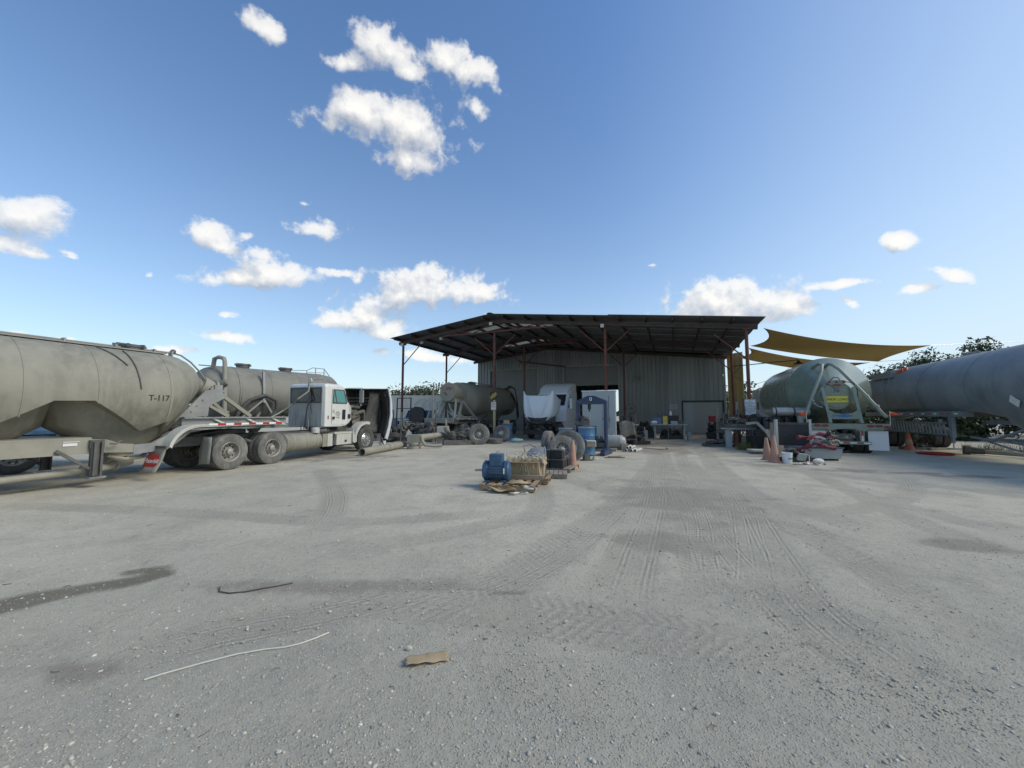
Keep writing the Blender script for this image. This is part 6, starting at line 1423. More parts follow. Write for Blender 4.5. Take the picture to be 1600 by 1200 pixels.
tag(MB().box(-.28, .28, -.18, .18, 0, .42).build('tool_chest', 'blue_paint', None, bench_item(-.62, .12, .98), -20, bevel=.01), 'blue tool chest on the left half of the workbench', 'tool chest')
tag(MB().box(-.3, .3, -.15, .15, 0, .55).box(-.1, .1, -.2, -.15, .1, .3).build('grinder', 'black', None, bench_item(.38, .1, .98), -20), 'black bench machine right of the yellow tool case', 'machine')
tag(MB().sph((0, 0, .1), .22, 10, (1, .8, .5)).build('rag', 'paper', None, bench_item(-.8, -.15, .98), 0), 'bundle of white rags at the left end of the workbench', 'rag')
tag(MB().lathe([(.001, 0), (.06, 0), (.06, .2), (.02, .27), (.02, .32), (.001, .32)], 14, axis='z').build('bottle', 'clean_white', None, bench_item(.22, .15, 1.53), 0), 'white bottle on top of the black bench machine', 'bottle')
tag(MB().box(-.2, .2, -.12, .12, 0, .2).build('parts_tray', 'grey_paint', None, bench_item(.4, -.25, .98), -20), 'grey parts tray in front of the black bench machine', 'tray')
tag(MB().box(-.15, .15, -.12, .12, 0, .18).build('radio', 'navy', None, bench_item(-.4, .1, 1.40), -20), 'small dark radio on top of the blue tool chest', 'radio')
tag(MB().box(-.1, .1, -.1, .1, 0, .22).build('small_case', 'frame_dark', None, bench_item(.85, .0, .98), -20), 'small dark case near the right end of the workbench', 'case')
for i, (x, y, sz, lab) in enumerate(((9.2, 26.4, (1.0, .6, 1.2), 'left of the workbench against the wall'), (8.2, 25.6, (1.1, .7, .9), 'left of the workbench nearer the draped shelf'), (10.4, 25.3, (1.4, .6, .7), 'under the right half of the workbench'), (7.2, 26.2, (1.4, .8, 1.2), 'in the dark corner under the wall fan'))):
    loose_machine('machine_parts', 'dark greasy machine parts heaped ' + lab, 'machine parts', (x, y, 0), -20, sz, 'black', 40 + i, 30, 8, 'greasy machine heaps in the workshop')
for i, (x, y, h, lab) in enumerate(((7.9, 27.2, 1.5, 'left'), (8.3, 27.0, 1.45, 'right'))):
    tag(MB().obox((0, 0, h / 2), (.12, .12, h), (0, 5 * i - 2, 0)).build('steel_column', 'black', None, (x, y, 0), 0), lab + ' one of two dark bars leaning upright on the wall left of the bench', 'bar', 'dark bars leaning on the wall')
tag(MB().box(-.22, .22, -.2, .2, 0, .55).cyl((0, 0, .55), (0, 0, .75), .12).build('gas_bottle', 'dirty_white', None, (8.75, 25.8, 0), 0), 'dirty white gas bottle between the dark heaps left of the workbench', 'gas bottle')
tag(MB().box(-.1, .06, -.1, .1, 0, .5).build('crate', 'grey_paint', None, bench_item(1.25, -.3, 0), 0), 'grey crate on the floor by the right leg of the workbench', 'crate')

# ------------------------------------------------------------------ right hand clutter
loose_machine('tool_cart', 'dark tool cart with red box on top beside the small roller door', 'cart', (13.4, 25.6, 0), -20, (.9, .7, 1.1), 'black', 51, 20, 4)
tag(MB().box(-.25, .25, -.2, .2, 0, .4).build('red_tool_box', 'red', None, (13.3, 25.5, 1.1), -15), 'small red tool box on the dark tool cart', 'tool box')
T = thing('steel_rack', 'tall steel rack crammed with hoses and straps beside the right rear post', 'rack', (12.6, 21.6, 0), -BA)
for x, y, h in ((-1.0, 0, 1.9), (.0, 0, 2.3), (1.0, 0, 1.7)): MB().box(x - .06, x + .06, y - .06, y + .06, 0, h).build('upright', 'wood_grey' if x < 0 else 'frame_grey', T)
for z in (.7, 1.2): MB().box(-1.0, 1.0, -.3, .3, z, z + .04).build('shelf', 'frame_dark', T)
rr = random.Random(9)
for k in range(22):
    x0 = rr.uniform(-.8, .8); MB().tube([(x0, -.32, rr.uniform(1.2, 1.9)), (x0 + rr.uniform(-.2, .2), -.38, rr.uniform(.8, 1.3)), (x0 + rr.uniform(-.3, .3), -.33, rr.uniform(.4, 1.0)), (x0 + rr.uniform(-.2, .3), -.3, rr.uniform(.3, 1.2))], rr.uniform(.012, .035), 6).build('hanging_hose', ('rubber', 'engine', 'frame_tan', 'red_strap', 'wood_grey')[k % 5], T)
loose_machine('machine_parts', 'dark heap of parts on the shelves of the crammed steel rack', 'machine parts', (12.5, 21.6, .75), -BA, (1.7, .5, .9), 'engine', 61, 34, 6)
tag(MB().obox((0, 0, .5), (.22, .12, 1.0), (0, 0, 0)).build('red_sign', 'red', None, (12.35, 20.1, 1.0), -BA), 'narrow red fire box by the right canopy post', 'fire box')
T = thing('steel_table', 'rough steel table with thick grey legs left of the noticed post', 'table', (11.1, 18.9, 0), -BA)
MB().box(-.8, .75, -.35, .35, .88, .95).build('table_top', 'frame_grey', T); MB().box(-.62, -.35, -.2, .2, 0, .88).build('leg', 'grey_paint', T); MB().box(.3, .5, -.2, .2, 0, .88).build('leg', 'frame_dark', T); MB().cyl((-.1, 0, 0), (-.1, 0, .7), .16).build('leg', 'rust_red', T)
loose_machine('vise', 'dark vice and scrap on the rough steel table', 'vice', (11.1, 18.95, .95), -20, (1.2, .5, .55), 'engine', 63, 20, 5)
loose_machine('scrap_heap', 'low dark scrap heap on the ground left of the rough steel table', 'scrap', (10.4, 19.6, 0), -10, (1.3, .8, .35), 'frame_dark', 64, 24, 4)
# grass tuft at the post foot
def tuft(loc, n, h, spread, label, seed, m='leaf_grass'):
    rr = random.Random(seed); b = MB()
    for k in range(n):
        a = rr.uniform(0, 6.28); r0 = rr.uniform(0, spread); x, y = r0 * math.cos(a), r0 * math.sin(a) * .6; hh = h * rr.uniform(.5, 1.1); lx, ly = rr.uniform(-.5, .5) * hh, rr.uniform(-.5, .5) * hh; w = .008
        b.add([(x - w, y, 0), (x + w, y, 0), (x + lx * .4 + w * .7, y + ly * .4, hh * .6), (x + lx * .4 - w * .7, y + ly * .4, hh * .6), (x + lx, y + ly, hh)], [(0, 1, 2, 3), (3, 2, 4)])
    tag(b.build('grass_tuft', m, None, loc), label, 'grass')
tuft((10.75, 17.75, 0), 260, .38, .55, 'yellow green weeds growing at the foot of the right canopy post', 1)
tuft((11.3, 17.6, 0), 120, .25, .4, 'smaller patch of weeds right of the noticed canopy post', 2)
# concrete slab, leaning boards, conveyor frame
T = thing('paving_slab', 'pale slab on a timber edge lying in front of the right canopy post', 'slab', (10.55, 16.2, 0), -10)
MB().box(-.55, .55, -.4, .4, .08, .14).build('slab_top', 'stone_pale', T); MB().box(-.55, .55, -.4, -.34, 0, .075).build('edge_timber', 'frame_dark', T)
for i, (x, a) in enumerate(((10.05, -14), (10.2, -8), (10.36, 4), (10.52, 12))):
    tag(MB().obox((0, 0, .52), (.13, .03, 1.06), (-18, a, 0)).build('timber_plank', 'wood_grey', None, (x + .25, 15.35 + .05 * i, 0), 0), ('leftmost', 'second', 'third', 'rightmost')[i] + ' plank of the bundle leaning behind the orange cones', 'plank', 'planks leaning behind the orange cones')
T = thing('lifting_arm', 'dusty grey steel arm frame lying between post and radiator', 'steel frame', (11.2, 16.6, 0), -20)
MB().bar((-.6, 0, 1.25), (.3, 0, .2), .14, .1).bar((.3, 0, .2), (.9, 0, .12), .12).bar((-.6, 0, 1.25), (-1.0, 0, 1.2), .1).bar((0, .1, .8), (1.0, .1, .85), .09).build('arm', 'frame_grey', T); MB().cyl((-.1, -.1, .7), (-.1, .1, .7), .14).cyl((.35, -.12, .35), (.35, .12, .35), .2).build('pivot', 'frame_dark', T)
# engine set with silver canister
T = loose_machine('engine_unit', 'dark engine on stands between the canopy post and the green tanker', 'engine', (12.0, 17.6, 0), -15, (2.2, .8, 1.7), 'black', 71, 50, 14)
MB().cyl((-.2, -.35, 1.72), (1.15, -.35, 1.72), .2, n=24).sph((1.15, -.35, 1.72), .2, 18, (.35, 1, 1)).sph((-.2, -.35, 1.72), .2, 18, (.35, 1, 1)).build('air_cleaner', 'steel', T)
for x in (-.15, .55): MB().cyl((x, -.35, 1.72), (x + .05, -.35, 1.72), .212, n=24).build('clamp_band', 'black', T)
MB().cyl((.85, -.35, 1.2), (.85, -.35, 1.55), .11, .15).build('air_duct', 'grey_paint', T)
for k in range(5): MB().cyl((-.9 + .3 * k, -.4, 1.0), (-.9 + .3 * k, -.4, 1.5), .07).build('stand_pipe', 'black', T)
# radiator with side posts
T = thing('radiator', 'black radiator core standing between two pale side posts', 'radiator', (10.55, 14.6, 0), -14)
MB().box(-.46, .52, -.05, .05, .45, 1.22).build('core', 'black', T); MB().box(-.46, .52, -.07, .07, 1.22, 1.30).build('header_tank', 'rubber', T)
g = MB()
for k in range(40): g.box(-.44 + k * .024, -.436 + k * .024, -.056, -.05, .47, 1.2)
g.build('fins', 'frame_dark', T, kind='stuff')
for x in (-.52, .58): MB().box(x - .04, x + .04, -.08, .08, .2, 1.42).build('side_post', 'dirty_white', T)
MB().box(-.62, -.56, .1, .3, .2, 1.3).build('side_post', 'wood_grey', T)
# grey blue tub with strap heap
T = thing('trough', 'grey blue rectangular tub under the heap of red straps', 'tub', (10.85, 13.9, 0), -6)
MB().loft([[(-.62, -.3, .06), (.62, -.3, .06), (.62, .3, .06), (-.62, .3, .06)], [(-.68, -.34, .42), (.68, -.34, .42), (.68, .34, .42), (-.68, .34, .42)]]).build('tub_body', 'grey_paint', T); MB().box(-.72, .72, -.37, .37, .42, .46).build('tub_rim', 'navy', T)
for x in (-.5, .5): MB().box(x - .06, x + .06, -.28, .28, 0, .06).build('tub_foot', 'black', T)
rr = random.Random(12)
def strap_roll(loc, rz, L, m, label, seed, r=.07):
    rr = random.Random(seed); pts = [(L * (i / 9 - .5), .05 * math.sin(i * 1.3 + seed), .05 * math.sin(i * .9 + seed * 2) + (-.12 * ((i - 5) / 5) ** 2)) for i in range(10)]
    T = MB().tube(pts, [r * (.75 + .35 * math.sin(i * 2.1 + seed)) for i in range(10)], 9)
    for k in range(5):
        p = pts[rr.randint(1, 8)]; T.tube([p, (p[0] + rr.uniform(-.2, .2), p[1] - .08, p[2] + rr.uniform(-.06, .1)), (p[0] + rr.uniform(-.3, .3), p[1] - .1, p[2] - .08)], .025, 6)
    tag(T.build('strap_bundle', m, None, loc, rz), label, 'strap', 'bundled straps on and around the grey blue tub')
strap_roll((10.65, 13.62, .88), 6, 1.25, 'red_strap', 'upper crimson strap bundle at the top of the heap', 1, .075)
strap_roll((10.55, 13.50, .55), -14, 1.15, 'red_strap', 'lower crimson strap bundle hanging over the front of the tub', 2, .085)
strap_roll((10.85, 13.6, .72), 10, .95, 'green_plate', 'dark green strap bundle between the two crimson ones', 3, .06)
strap_roll((11.2, 13.6, .68), -30, .5, 'frame_tan', 'short tan strap bundle at the right end of the heap', 4, .05)
strap_roll((11.15, 13.65, .95), 25, .45, 'black', 'short black strap bundle on the right top of the heap', 5, .05)
loose_machine('parts_heap', 'black greasy parts on the ground in front of the grey blue tub', 'parts', (9.75, 13.35, 0), 5, (.95, .5, .42), 'black', 81, 22, 3)
tag(MB().obox((0, 0, .18), (.3, .05, .25), (20, 10, 0)).build('step_plate', 'grey_paint', None, (9.72, 13.05, 0), 5), 'small grey step plate propped on the black parts', 'plate')
tag(MB().cyl((0, 0, 0), (0, 0, .27), .012).build('pin', 'clean_white', None, (9.85, 12.9, 0)), 'thin white pin standing in front of the tub', 'pin')
for k in range(12):
    tag(MB().obox((0, 0, .03), (rr.uniform(.05, .13), rr.uniform(.03, .08), .04), (rr.uniform(-30, 30), rr.uniform(-30, 30), rr.uniform(0, 180))).build('rubble_piece', ('paper', 'frame_tan', 'wood')[k % 3], None, (9.25 + .07 * k + rr.uniform(-.04, .04), 12.55 + rr.uniform(-.15, .2), 0)), 'small pale rubble piece on the gravel in front of the tub', 'rubble', 'rubble pieces in front of the tub')
tag(MB().sph((0, 0, .07), .16, 10, (1.1, .7, .55)).build('plastic_bag', 'paper', None, (10.15, 12.9, 0)), 'crumpled clear white plastic bag at the right of the rubble', 'bag')
# bucket
def bucket(loc, label, txt=True, rz=0, m='clean_white'):
    T = thing('bucket', label, 'bucket', loc, rz)
    MB().lathe([(.125, 0), (.128, .01), (.150, .34), (.158, .345), (.158, .36), (.146, .36), (.12, .02), (.001, .02)], 30, axis='z').build('pail', m, T); MB().lathe([(.149, .30), (.156, .305), (.156, .315), (.15, .32)], 30, axis='z').build('pail_rim', m, T)
    MB().tube([(-.155, 0, .31), (-.16, -.06, .2), (0, -.17, .1), (.16, -.06, .2), (.155, 0, .31)], .004, 5).build('bail_handle', 'steel', T) if not txt else None
    if txt:
        me = text_mesh('NEX', .085, 'ink_green', .002, bold=.002)
        for v in me.vertices:
            a = v.co.x / .14; rr_ = .1445 + v.co.z; v.co = Vector((rr_ * math.sin(a), -rr_ * math.cos(a), .17 + v.co.y))
        use('lettering', me, T); MB().cyl((.07, -.126, .08), (.072, -.134, .08), .018, n=10).build('print_dot', 'ink_green', T)
    return T
bucket((9.05, 12.80, 0), 'white bucket with green print beside the orange cones', rz=8)
bucket((-6.14, 18.4, 0), 'white bucket beside the front wheel of the day cab tractor', txt=False)
tag(MB().tube([(9.0, 12.5, .02), (9.3, 12.35, .025), (9.6, 12.2, .02)], .012, 5).build('rod', 'frame_dark'), 'thin dark rod lying in front of the white bucket with green print', 'rod')
# under the slate tanker
T = thing('drain_pan', 'flat red round pan on the ground under the raised landing leg', 'pan', (17.15, 15.75, 0))
MB().lathe([(.52, 0), (.55, .06), (.56, .06), (.53, .0)], 30, axis='z').build('pan_rim', 'red', T); MB().lathe([(.001, .005), (.53, .005), (.53, .02), (.001, .02)], 30, axis='z').build('pan_floor', 'red', T)
tag(MB().obox((0, 0, .05), (3.0, .14, .08), (0, 0, -3)).build('timber', 'frame_tan', None, (20.3, 17.4, 0)), 'long pale timber on the ground beyond the red pan', 'timber')
T = thing('hose', 'thick ribbed tan hose with dark coupling lying at the right edge', 'hose', (0, 0, 0))
pts = [Vector(p) for p in ((18.75, 15.6, .12), (18.9, 15.1, .12), (19.2, 14.6, .1), (19.8, 14.2, .1), (20.8, 13.9, .1), (22, 13.8, .1))]
MB().tube(pts, .085, 10).build('hose_wall', 'frame_tan', T); MB().cyl((18.55, 15.75, .16), (18.8, 15.45, .14), .15, .12).cyl((18.42, 15.85, .17), (18.55, 15.75, .16), .19).build('coupling', 'frame_dark', T)
tuft((19.9, 16.3, 0), 220, .5, 1.0, 'weeds growing behind the tan hose at the right edge', 4, 'leaf_dull'); tuft((21.3, 16.0, 0), 200, .5, 1.1, 'dark weeds at the far right behind the tan hose', 5, 'leaf_dull')
loose_machine('valve_parts', 'low dark valve parts on the ground beyond the red pan', 'parts', (18.6, 17.8, 0), 0, (1.3, .5, .35), 'frame_dark', 85, 16, 4)

# ------------------------------------------------------------------ clutter left of centre
def long_pipe(p, q, r, label, m='frame_tan', ends=True):
    T = thing('steel_pipe', label, 'pipe', p); d = Vector(q) - Vector(p)
    MB().pipe((0, 0, 0), d, r, .02, 20).build('pipe_wall', m, T)
    for t in (.0, .55): MB().pipe(d * t, d * t + d.normalized() * .06, r + .015, .015, 20).build('joint_ring', m, T)
    return T
long_pipe((-5.80, 15.0, .15), (-5.15, 18.6, .19), .15, 'long pale dusty pipe lying on the gravel in front of the bucket')
long_pipe((-4.95, 19.3, .42), (-3.6, 21.3, .50), .16, 'pale pipe lying on blocks beyond the long pipe')
T = thing('pump_elbow', 'stacked pale pipe elbow on a round flange between the two pipes', 'pipe elbow', (-4.62, 18.3, 0), 0)
MB().cyl((0, 0, 0), (0, 0, .12), .32, n=24).cyl((0, 0, .12), (0, 0, .2), .24, n=24).cyl((0, 0, .2), (0, 0, .3), .30, n=24).build('flange', 'frame_tan', T); MB().box(-.28, .3, -.2, .2, .3, .66).build('elbow_block', 'frame_tan', T)
MB().tube([(.35, -.1, .62), (.42, -.1, .35), (.55, -.12, .18), (.9, -.05, .14), (1.3, .1, .14)], .08, 8).build('elbow_pipe', 'frame_tan', T); MB().prism([(-.4, .55), (-.25, .9), (-.1, .72), (-.1, .5)], -.12, -.08).build('torn_plate', 'dirty_white', T)
T = thing('pipe_elbow', 'pale elbow fitting at the far end of the pipe on blocks', 'pipe elbow', (-3.45, 20.9, 0))
MB().cyl((0, 0, .5), (-.1, -.1, .95), .14).tube([(0, 0, .55), (.1, -.1, .3), (.35, -.25, .15)], .14, 10).build('elbow', 'frame_tan', T)
tag(MB().box(-.3, .3, -.2, .2, 0, .95).build('stacked_blocks', 'stone_pale', None, (-3.85, 21.6, 0), 0), 'grey stacked block behind the pipe on blocks', 'block')
loose_machine('axle_parts', 'greasy axle parts and brake castings lying left of the pale upright wheel', 'axle', (-2.9, 20.6, 0), 15, (1.5, .8, .75), 'engine', 91, 34, 6)
loose_machine('spring_parts', 'dusty suspension arm heap between axle parts and the pale upright wheel', 'suspension', (-2.3, 21.3, 0), -30, (1.0, .5, 1.0), 'frame_grey', 92, 14, 2)
loose_machine('compressor', 'dark dusty compressor under the front of the tan trailer', 'compressor', (-6.0, 23.7, 0), -10, (1.5, .9, 1.15), 'engine', 93, 30, 6)
T = loose_machine('generator', 'dark generator set on the ground right of the leftmost canopy post', 'generator', (-5.1, 22.9, 0), -20, (1.3, .8, 1.2), 'frame_dark', 94, 30, 6)
for i, (x, y, lab) in enumerate(((-6.3, 21.9, 'left'), (-4.4, 22.3, 'right'))): tag(MB().cyl((0, 0, 0), (.02, 0, 1.7), .035).build('stake', 'frame_dark', None, (x, y, 0)), lab + ' thin dark stake standing in front of the tan trailer', 'stake', 'thin stakes by the tan trailer')
tag(MB().tube([(0, 0, 0), (.05, 0, .5), (.25, 0, .9), (.2, 0, 1.3)], .06, 8).build('bent_pipe', 'frame_tan', None, (-4.0, 22.1, 0)), 'bent pale pipe stub sticking up beside the stacked block', 'pipe')
tag(MB().sph((0, 0, .1), .3, 12, (1.1, .8, .45)).sph((.2, .1, .1), .2, 10, (1.1, .8, .5)).build('plastic_bag', 'clear_plastic', None, (.25, 22.6, 0)), 'crumpled green tinted plastic bag right of the leaning wheel', 'bag')
T = thing('hand_truck', 'dark ladder like hand truck leaning behind the leftmost canopy post', 'hand truck', (-7.4, 26.2, 0), -20)
for x in (-.55, .55): MB().bar((x, 0, 0), (x, .1, 2.75), .06).build('rail', 'black', T)
for z in (.6, 1.3, 2.0, 2.7): MB().bar((-.55, .05, z), (.55, .05, z), .05).build('rung', 'black', T)
MB().lathe([(.3, -.15), (.62, -.15), (.62, .15), (.3, .15)], 26, (1.0, .2, 1.5), 'y').build('dark_reel', 'black', T)
# pickup and white storage trailer in the background
T = thing('pickup_truck', 'white pickup with chrome grille seen behind the leftmost canopy post', 'pickup', (-7.6, 30.5, 0), -95)
MB().prism([(-.2, .55), (1.3, .5), (1.45, .75), (1.42, 1.2), (.0, 1.32), (-.7, 1.95), (-2.6, 1.98), (-2.9, 1.3), (-4.6, 1.3), (-4.6, .6)], -.95, .95).build('body', 'clean_white', T, bevel=.04)
MB().box(1.43, 1.47, -.62, .62, .78, 1.15).build('grille', 'black', T)
for z in (.86, .97, 1.08): MB().box(1.47, 1.49, -.60, .60, z - .02, z + .02).build('grille_bar', 'chrome', T)
for s in (-1, 1): MB().box(1.40, 1.46, s * .90 - .12 * (s > 0) - 0 * s, s * .90 + .12 * (s < 0), .85, 1.12).build('headlight', 'dark_glass', T)
MB().box(1.42, 1.52, -.92, .92, .48, .66).build('bumper', 'chrome', T); MB().prism([(.02, 1.34), (-.03, 1.36), (-.68, 1.92), (-.62, 1.92)], -.85, .85).build('windshield', 'dark_glass', T)
for x in (.75, -3.4):
    for s in (1, -1): wheel(T, x, -s * .85, .38, s > 0, sc=.74, rim='rim_alu')
T = thing('pickup_truck', 'blue pickup standing left of the white pickup behind the tipped hood', 'pickup', (-10.2, 29.0, 0), -80)
MB().prism([(-.2, .55), (1.3, .5), (1.45, .75), (1.42, 1.2), (.0, 1.32), (-.7, 2.0), (-2.6, 2.0), (-2.9, 1.3), (-4.6, 1.3), (-4.6, .6)], -.95, .95).build('body', 'blue_paint', T, bevel=.04); MB().prism([(.02, 1.34), (-.03, 1.36), (-.68, 1.96), (-.62, 1.96)], -.85, .85).build('windshield', 'dark_glass', T); MB().box(1.42, 1.52, -.92, .92, .48, .66).build('bumper', 'chrome', T)
for x in (.75, -3.4):
    for s in (1, -1): wheel(T, x, -s * .85, .38, s > 0, sc=.74, rim='rim_alu')
T = thing('storage_trailer', 'long white box trailer standing behind the pickups', 'trailer', (-9.5, 42.0, 0), -6)
MB().box(-6.5, 7.0, -1.2, 1.2, .95, 3.6).build('box_body', 'dirty_white', T)
for x in np.arange(-6.3, 7.0, .95): MB().box(x - .03, x + .03, -1.23, -1.2, 1.0, 3.55).build('side_rib', 'dirty_white', T)
MB().box(-6.5, 7.0, -1.24, -1.2, .95, 1.05).build('lower_rail', 'frame_grey', T)
for x in (-5, -3.8, 5.5): dual(T, x, 1.0, 'tyre')
T = thing('truck_body_rack', 'pale welded tube rack standing in front of the white box trailer', 'rack', (-7.6, 36.0, 0), -10)
for k in range(5): MB().tube([(-1.5 + .7 * k, 0, .9), (-1.5 + .7 * k, 0, 2.6), (-.9 + .7 * k, 0, 3.0)], .05, 6).build('rack_hoop', 'dirty_white', T)
for z in (1.2, 1.9, 2.6): MB().bar((-1.6, 0, z), (1.9, 0, z + .2), .06).build('rack_rail', 'dirty_white', T)
MB().box(-1.8, 2.1, -.5, .5, .7, .9).build('rack_base', 'frame_dark', T); MB().box(-1.5, -1.4, -.3, .3, 0, .7).box(1.7, 1.8, -.3, .3, 0, .7).build('rack_feet', 'frame_dark', T)

# ------------------------------------------------------------------ small things in the foreground
def gz(pts, dz): return [(x, y, ground_z(x, y) + dz) for x, y in pts]
tag(MB().tube(gz([(-2.27, 2.51), (-2.2, 2.56), (-2.02, 2.66), (-1.86, 2.74), (-1.7, 2.79), (-1.58, 2.81), (-1.5, 2.85), (-1.42, 2.92), (-1.36, 2.99)], .008), .0052, 7).build('plastic_strap', 'cable_pale'), 'long thin pale plastic strap lying on the gravel in the left foreground', 'strap')
tag(MB().tube(gz([(-2.72, 3.72), (-2.66, 3.63), (-2.55, 3.60), (-2.42, 3.63), (-2.3, 3.70), (-2.2, 3.75), (-2.1, 3.82)], .008), .0055, 6).build('wire', 'rubber'), 'short dark curved wire on the gravel beyond the pale strap', 'wire')
cbm = MB().grid(lambda u, v: ((u - .5) * .27 + .010 * math.sin(14 * v), (v - .5) * .085 + .006 * math.sin(17 * u), .012 + .012 * math.sin(2.5 * u + 1) ** 2 + (.01 * v if u > .5 else 0)), 16, 6)
tag(cbm.build('cardboard_scrap', 'cardboard', None, (-.56, 2.66, ground_z(-.56, 2.66)), 14, solid=.004), 'flattened brown cardboard scrap in the centre foreground', 'cardboard')
tag(MB().sph((0, 0, .012), .02, 9, (1.2, .8, .9)).build('stone', 'stone_pale', None, (-.71, 2.78, ground_z(-.71, 2.78))), 'pale stone just left of the cardboard scrap in the foreground', 'stone')
rr = random.Random(31)
for i, (x, y) in enumerate(((-1.12, 1.98), (-1.5, 3.3), (.42, 3.15), (1.1, 2.2), (1.9, 3.0), (-2.2, 2.05), (.2, 1.85), (3.1, 2.6))):
    sm = MB().sph((0, 0, .006), .012 + .005 * rr.random(), 6, (1.2, .9, .7)); sm.v = [(p[0] * rr.uniform(.7, 1.25), p[1] * rr.uniform(.7, 1.25), p[2] * rr.uniform(.7, 1.2)) for p in sm.v]
    tag(sm.build('stone', 'stone_pale', None, (x, y, ground_z(x, y)), rr.uniform(0, 90)), ('pale stone left of the centre at the bottom', 'pale stone beyond the right end of the pale strap', 'pale stone right of the cardboard scrap', 'pale stone near the bottom right of centre', 'pale stone in the tyre tracks on the right', 'pale stone at the lower left below the pale strap', 'pale stone nearest the bottom edge in the middle', 'pale stone farthest right in the foreground')[i], 'stone', 'larger loose stones in the foreground')

tw_ = MB()
for k in range(70):
    y = 1.7 * (5.2 ** rr.random()); x = rr.uniform(-1.3, 1.3) * y; a = rr.uniform(0, 6.28); L_ = rr.uniform(.015, .06); z = ground_z(x, y) + .004
    tw_.tube([(x, y, z), (x + L_ * .5 * math.cos(a), y + L_ * .5 * math.sin(a), z + .004), (x + L_ * math.cos(a + .4), y + L_ * math.sin(a + .4), z)], rr.uniform(.0012, .003), 4)
tag(tw_.build('twig_litter', 'bark'), 'tiny dark twigs and bits scattered over the gravel in the foreground', 'litter', kind='stuff')
pc = MB()
for k in range(26):
    y = 1.9 * (5.5 ** rr.random()); x = rr.uniform(-1.3, 1.3) * y; z = ground_z(x, y) + .004; w_ = rr.uniform(.006, .022)
    pc.obox((x, y, z), (w_, w_ * rr.uniform(.4, .9), .003), (rr.uniform(-15, 15), rr.uniform(-15, 15), rr.uniform(0, 180)))
tag(pc.build('paper_litter', 'cable_pale'), 'tiny pale chips and scraps scattered over the gravel', 'litter', kind='stuff')
# ------------------------------------------------------------------ vegetation
def tree(name, label, loc, h, w, seed, m='leaf', n=5200, trunk=.16, zlo=.35, lobes=13, leaf=.16, group='trees around the yard'):
    rr = np.random.default_rng(seed); rp = random.Random(seed)
    T = thing(name, label, 'tree', loc, 0, group)
    tb = MB().tube([(0, 0, 0), (rp.uniform(-.1, .1), 0, h * .3), (rp.uniform(-.3, .3), 0, h * .6), (rp.uniform(-.4, .4), 0, h * .85)], [trunk, trunk * .8, trunk * .5, trunk * .2], 8)
    cs = []
    for k in range(lobes):
        a = rp.uniform(0, 6.28); r = w * .5 * rp.uniform(.1, .95); z = h * rp.uniform(zlo, .95); f = math.sqrt(max(.15, 1 - ((z / h - .6) / .45) ** 2))
        c = np.array((r * f * math.cos(a), r * f * math.sin(a), z)); cs.append((c, rp.uniform(.14, .3) * w))
        tb.tube([(0, 0, h * rp.uniform(.2, .5)), tuple(c * np.array((.5, .5, .85))), tuple(c)], [trunk * .4, trunk * .22, trunk * .06], 5)
    tb.build('trunk', 'bark', T)
    P = []
    for c, r in cs:
        k = n // lobes; d = rr.normal(size=(k, 3)); d /= np.linalg.norm(d, axis=1)[:, None]; rad = r * (rr.random(k) ** .45)[:, None] * (1 + .35 * np.sin(d[:, :1] * 5 + r * 9) * np.cos(d[:, 1:2] * 6))
        P.append(c + d * rad * np.array((1, 1, .72)))
    P = np.concatenate(P); k = len(P); u = rr.normal(size=(k, 3)); u /= np.linalg.norm(u, axis=1)[:, None]; v = np.cross(u, rr.normal(size=(k, 3))); v /= np.linalg.norm(v, axis=1)[:, None]
    s = leaf * (.5 + rr.random(k))[:, None]
    V = np.stack([P - u * s, P + v * s * .55, P + u * s, P - v * s * .55], 1).reshape(-1, 3); F = np.arange(k * 4).reshape(-1, 4)
    me = bpy.data.meshes.new('crown'); me.vertices.add(len(V)); me.vertices.foreach_set('co', V.astype(np.float32).ravel())
    me.loops.add(F.size); me.loops.foreach_set('vertex_index', F.ravel().astype(np.int32)); me.polygons.add(k); me.polygons.foreach_set('loop_start', np.arange(0, F.size, 4, dtype=np.int32)); me.update(calc_edges=True)
    me.materials.append(MAT[m]); use('crown', me, T)
    return T
for i, (s, w, h, wd, lab) in enumerate(((9.5, 24, 4.2, 5, 'low dark tree behind the green tanker and the sail corner'), (12.6, 24, 5.0, 6, 'bushy dark tree right behind the sail corner'), (15.4, 22, 5.6, 6, 'wide dark tree behind the slate tanker'), (18.0, 21, 6.5, 6, 'dark tree with loose top behind the slate tanker'), (20.3, 20, 7.6, 5, 'tallest tree at the right behind the slate tanker'), (24, 18, 7.2, 8, 'dark tree beyond the right edge behind the slate tanker'))):
    tree('broadleaf_tree', lab, BF(s, w), h, wd, 100 + i, 'leaf', 12000, leaf=.10, lobes=18)
for i, (x, y, h, wd, lab, b) in enumerate(((-17.2, 66, 6.3, 8, 'thin tree left of the leftmost canopy post above the white trailer', 1), (-13.4, 64, 6.8, 8, 'thin feathery tree above the white trailer', 1), (-10.0, 66, 5.8, 7, 'low thin tree right behind the white trailer', 1), (-21.5, 70, 5.2, 8, 'low tree behind the tipped hood', 0))):
    tree('thin_tree', lab, (x, y, 0), h, wd, 200 + i, 'leaf_dull', 1900, .14, leaf=.2)
for i, (x, y, h, wd, lab) in enumerate(((27, 52, 4.8, 8, 'round bush tree seen between the right canopy posts'), (33, 55, 5, 9, 'bush tree behind the white tractor on the right'), (23, 60, 4.6, 9, 'far bush tree behind the right end of the workshop'))):
    tree('bush_tree', lab, (x, y, 0), h, wd, 300 + i, 'leaf', 2600, leaf=.2)
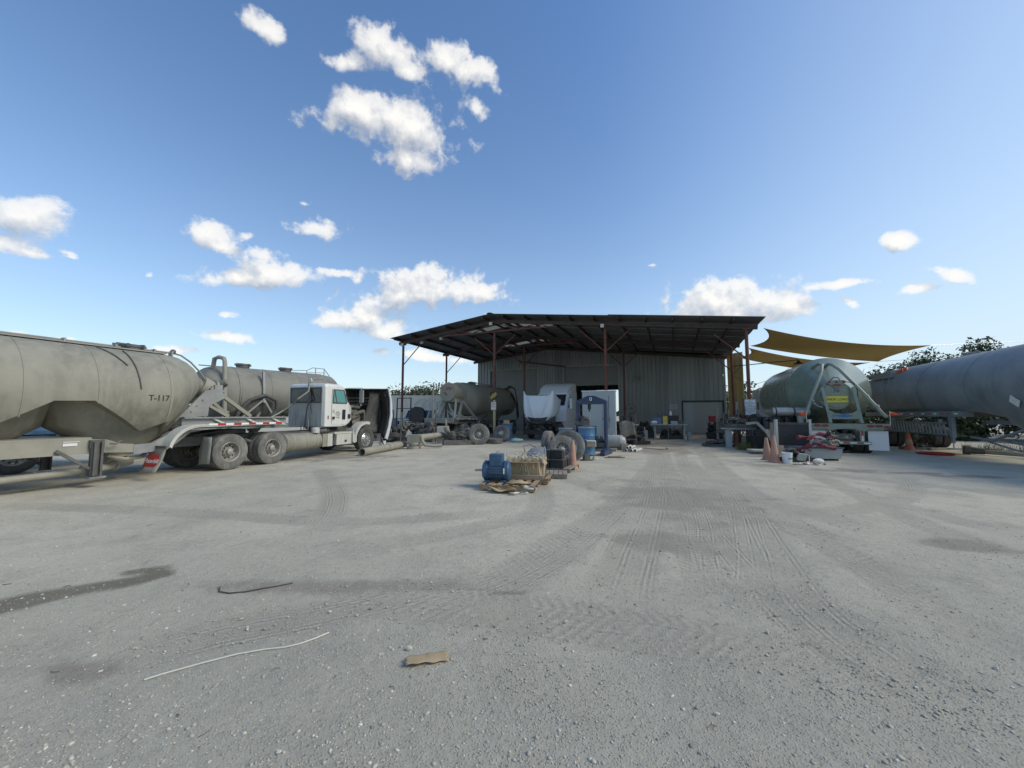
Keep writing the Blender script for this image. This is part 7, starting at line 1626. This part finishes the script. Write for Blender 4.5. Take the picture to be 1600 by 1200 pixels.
def treeline():
    rr = np.random.default_rng(5); N = 42000
    ang = np.radians(rr.uniform(-75, 75, N)); R0 = 260 + 60 * np.sin(ang * 7) + rr.uniform(0, 25, N)
    top = 5.2 + 1.8 * np.sin(ang * 23) + 1.2 * np.sin(ang * 61 + 1) + .8 * np.sin(ang * 140)
    P = np.stack([np.sin(ang) * R0, np.cos(ang) * R0, rr.random(N) ** .8 * top], 1)
    u = rr.normal(size=(N, 3)); u /= np.linalg.norm(u, axis=1)[:, None]; v = np.cross(u, rr.normal(size=(N, 3))); v /= np.linalg.norm(v, axis=1)[:, None]; s = rr.uniform(.5, 1.3, N)[:, None]
    V = np.stack([P - u * s, P + v * s * .6, P + u * s, P - v * s * .6], 1).reshape(-1, 3); F = np.arange(N * 4)
    me = bpy.data.meshes.new('far_treeline'); me.vertices.add(len(V)); me.vertices.foreach_set('co', V.astype(np.float32).ravel()); me.loops.add(N * 4); me.loops.foreach_set('vertex_index', F.astype(np.int32))
    me.polygons.add(N); me.polygons.foreach_set('loop_start', np.arange(0, N * 4, 4, dtype=np.int32)); me.update(calc_edges=True); me.materials.append(MAT['leaf_dull'])
    o = bpy.data.objects.new('far_treeline', me); C.objects.link(o); tag(o, 'low dark line of far trees along the horizon all round the yard', 'treeline', kind='stuff')
treeline()
for i, (q, w, h, wd) in enumerate(((8.5, 13.5, 2.7, 4), (11.5, 14.5, 3.0, 4.5), (14.5, 13.5, 2.9, 4.5), (17.5, 12.5, 3.1, 4.5), (20.5, 11, 3.0, 4.5), (24, 9.5, 3.2, 5), (6.2, 16, 2.4, 3.5), (13, 10.5, 2.4, 4.2), (16.2, 9.5, 2.4, 4.2), (19.5, 7.5, 2.4, 4.4), (22.5, 6, 2.5, 4.4))):
    tree('leafy_shrub', ('first', 'second', 'third', 'fourth', 'fifth', 'sixth')[i] + ' shrub from the left, rear hedge row behind the slate tanker' if i < 6 else 'dark shrub behind the green tanker at the left end of the hedge' if i == 6 else ('leftmost', 'second', 'third', 'rightmost')[i - 7] + ' low shrub of the front row close behind the slate tanker', BF(q, w), h, wd, 400 + i, 'leaf', 5200, .06, zlo=.02, lobes=16, leaf=.10, group='shrubs behind the slate tanker')
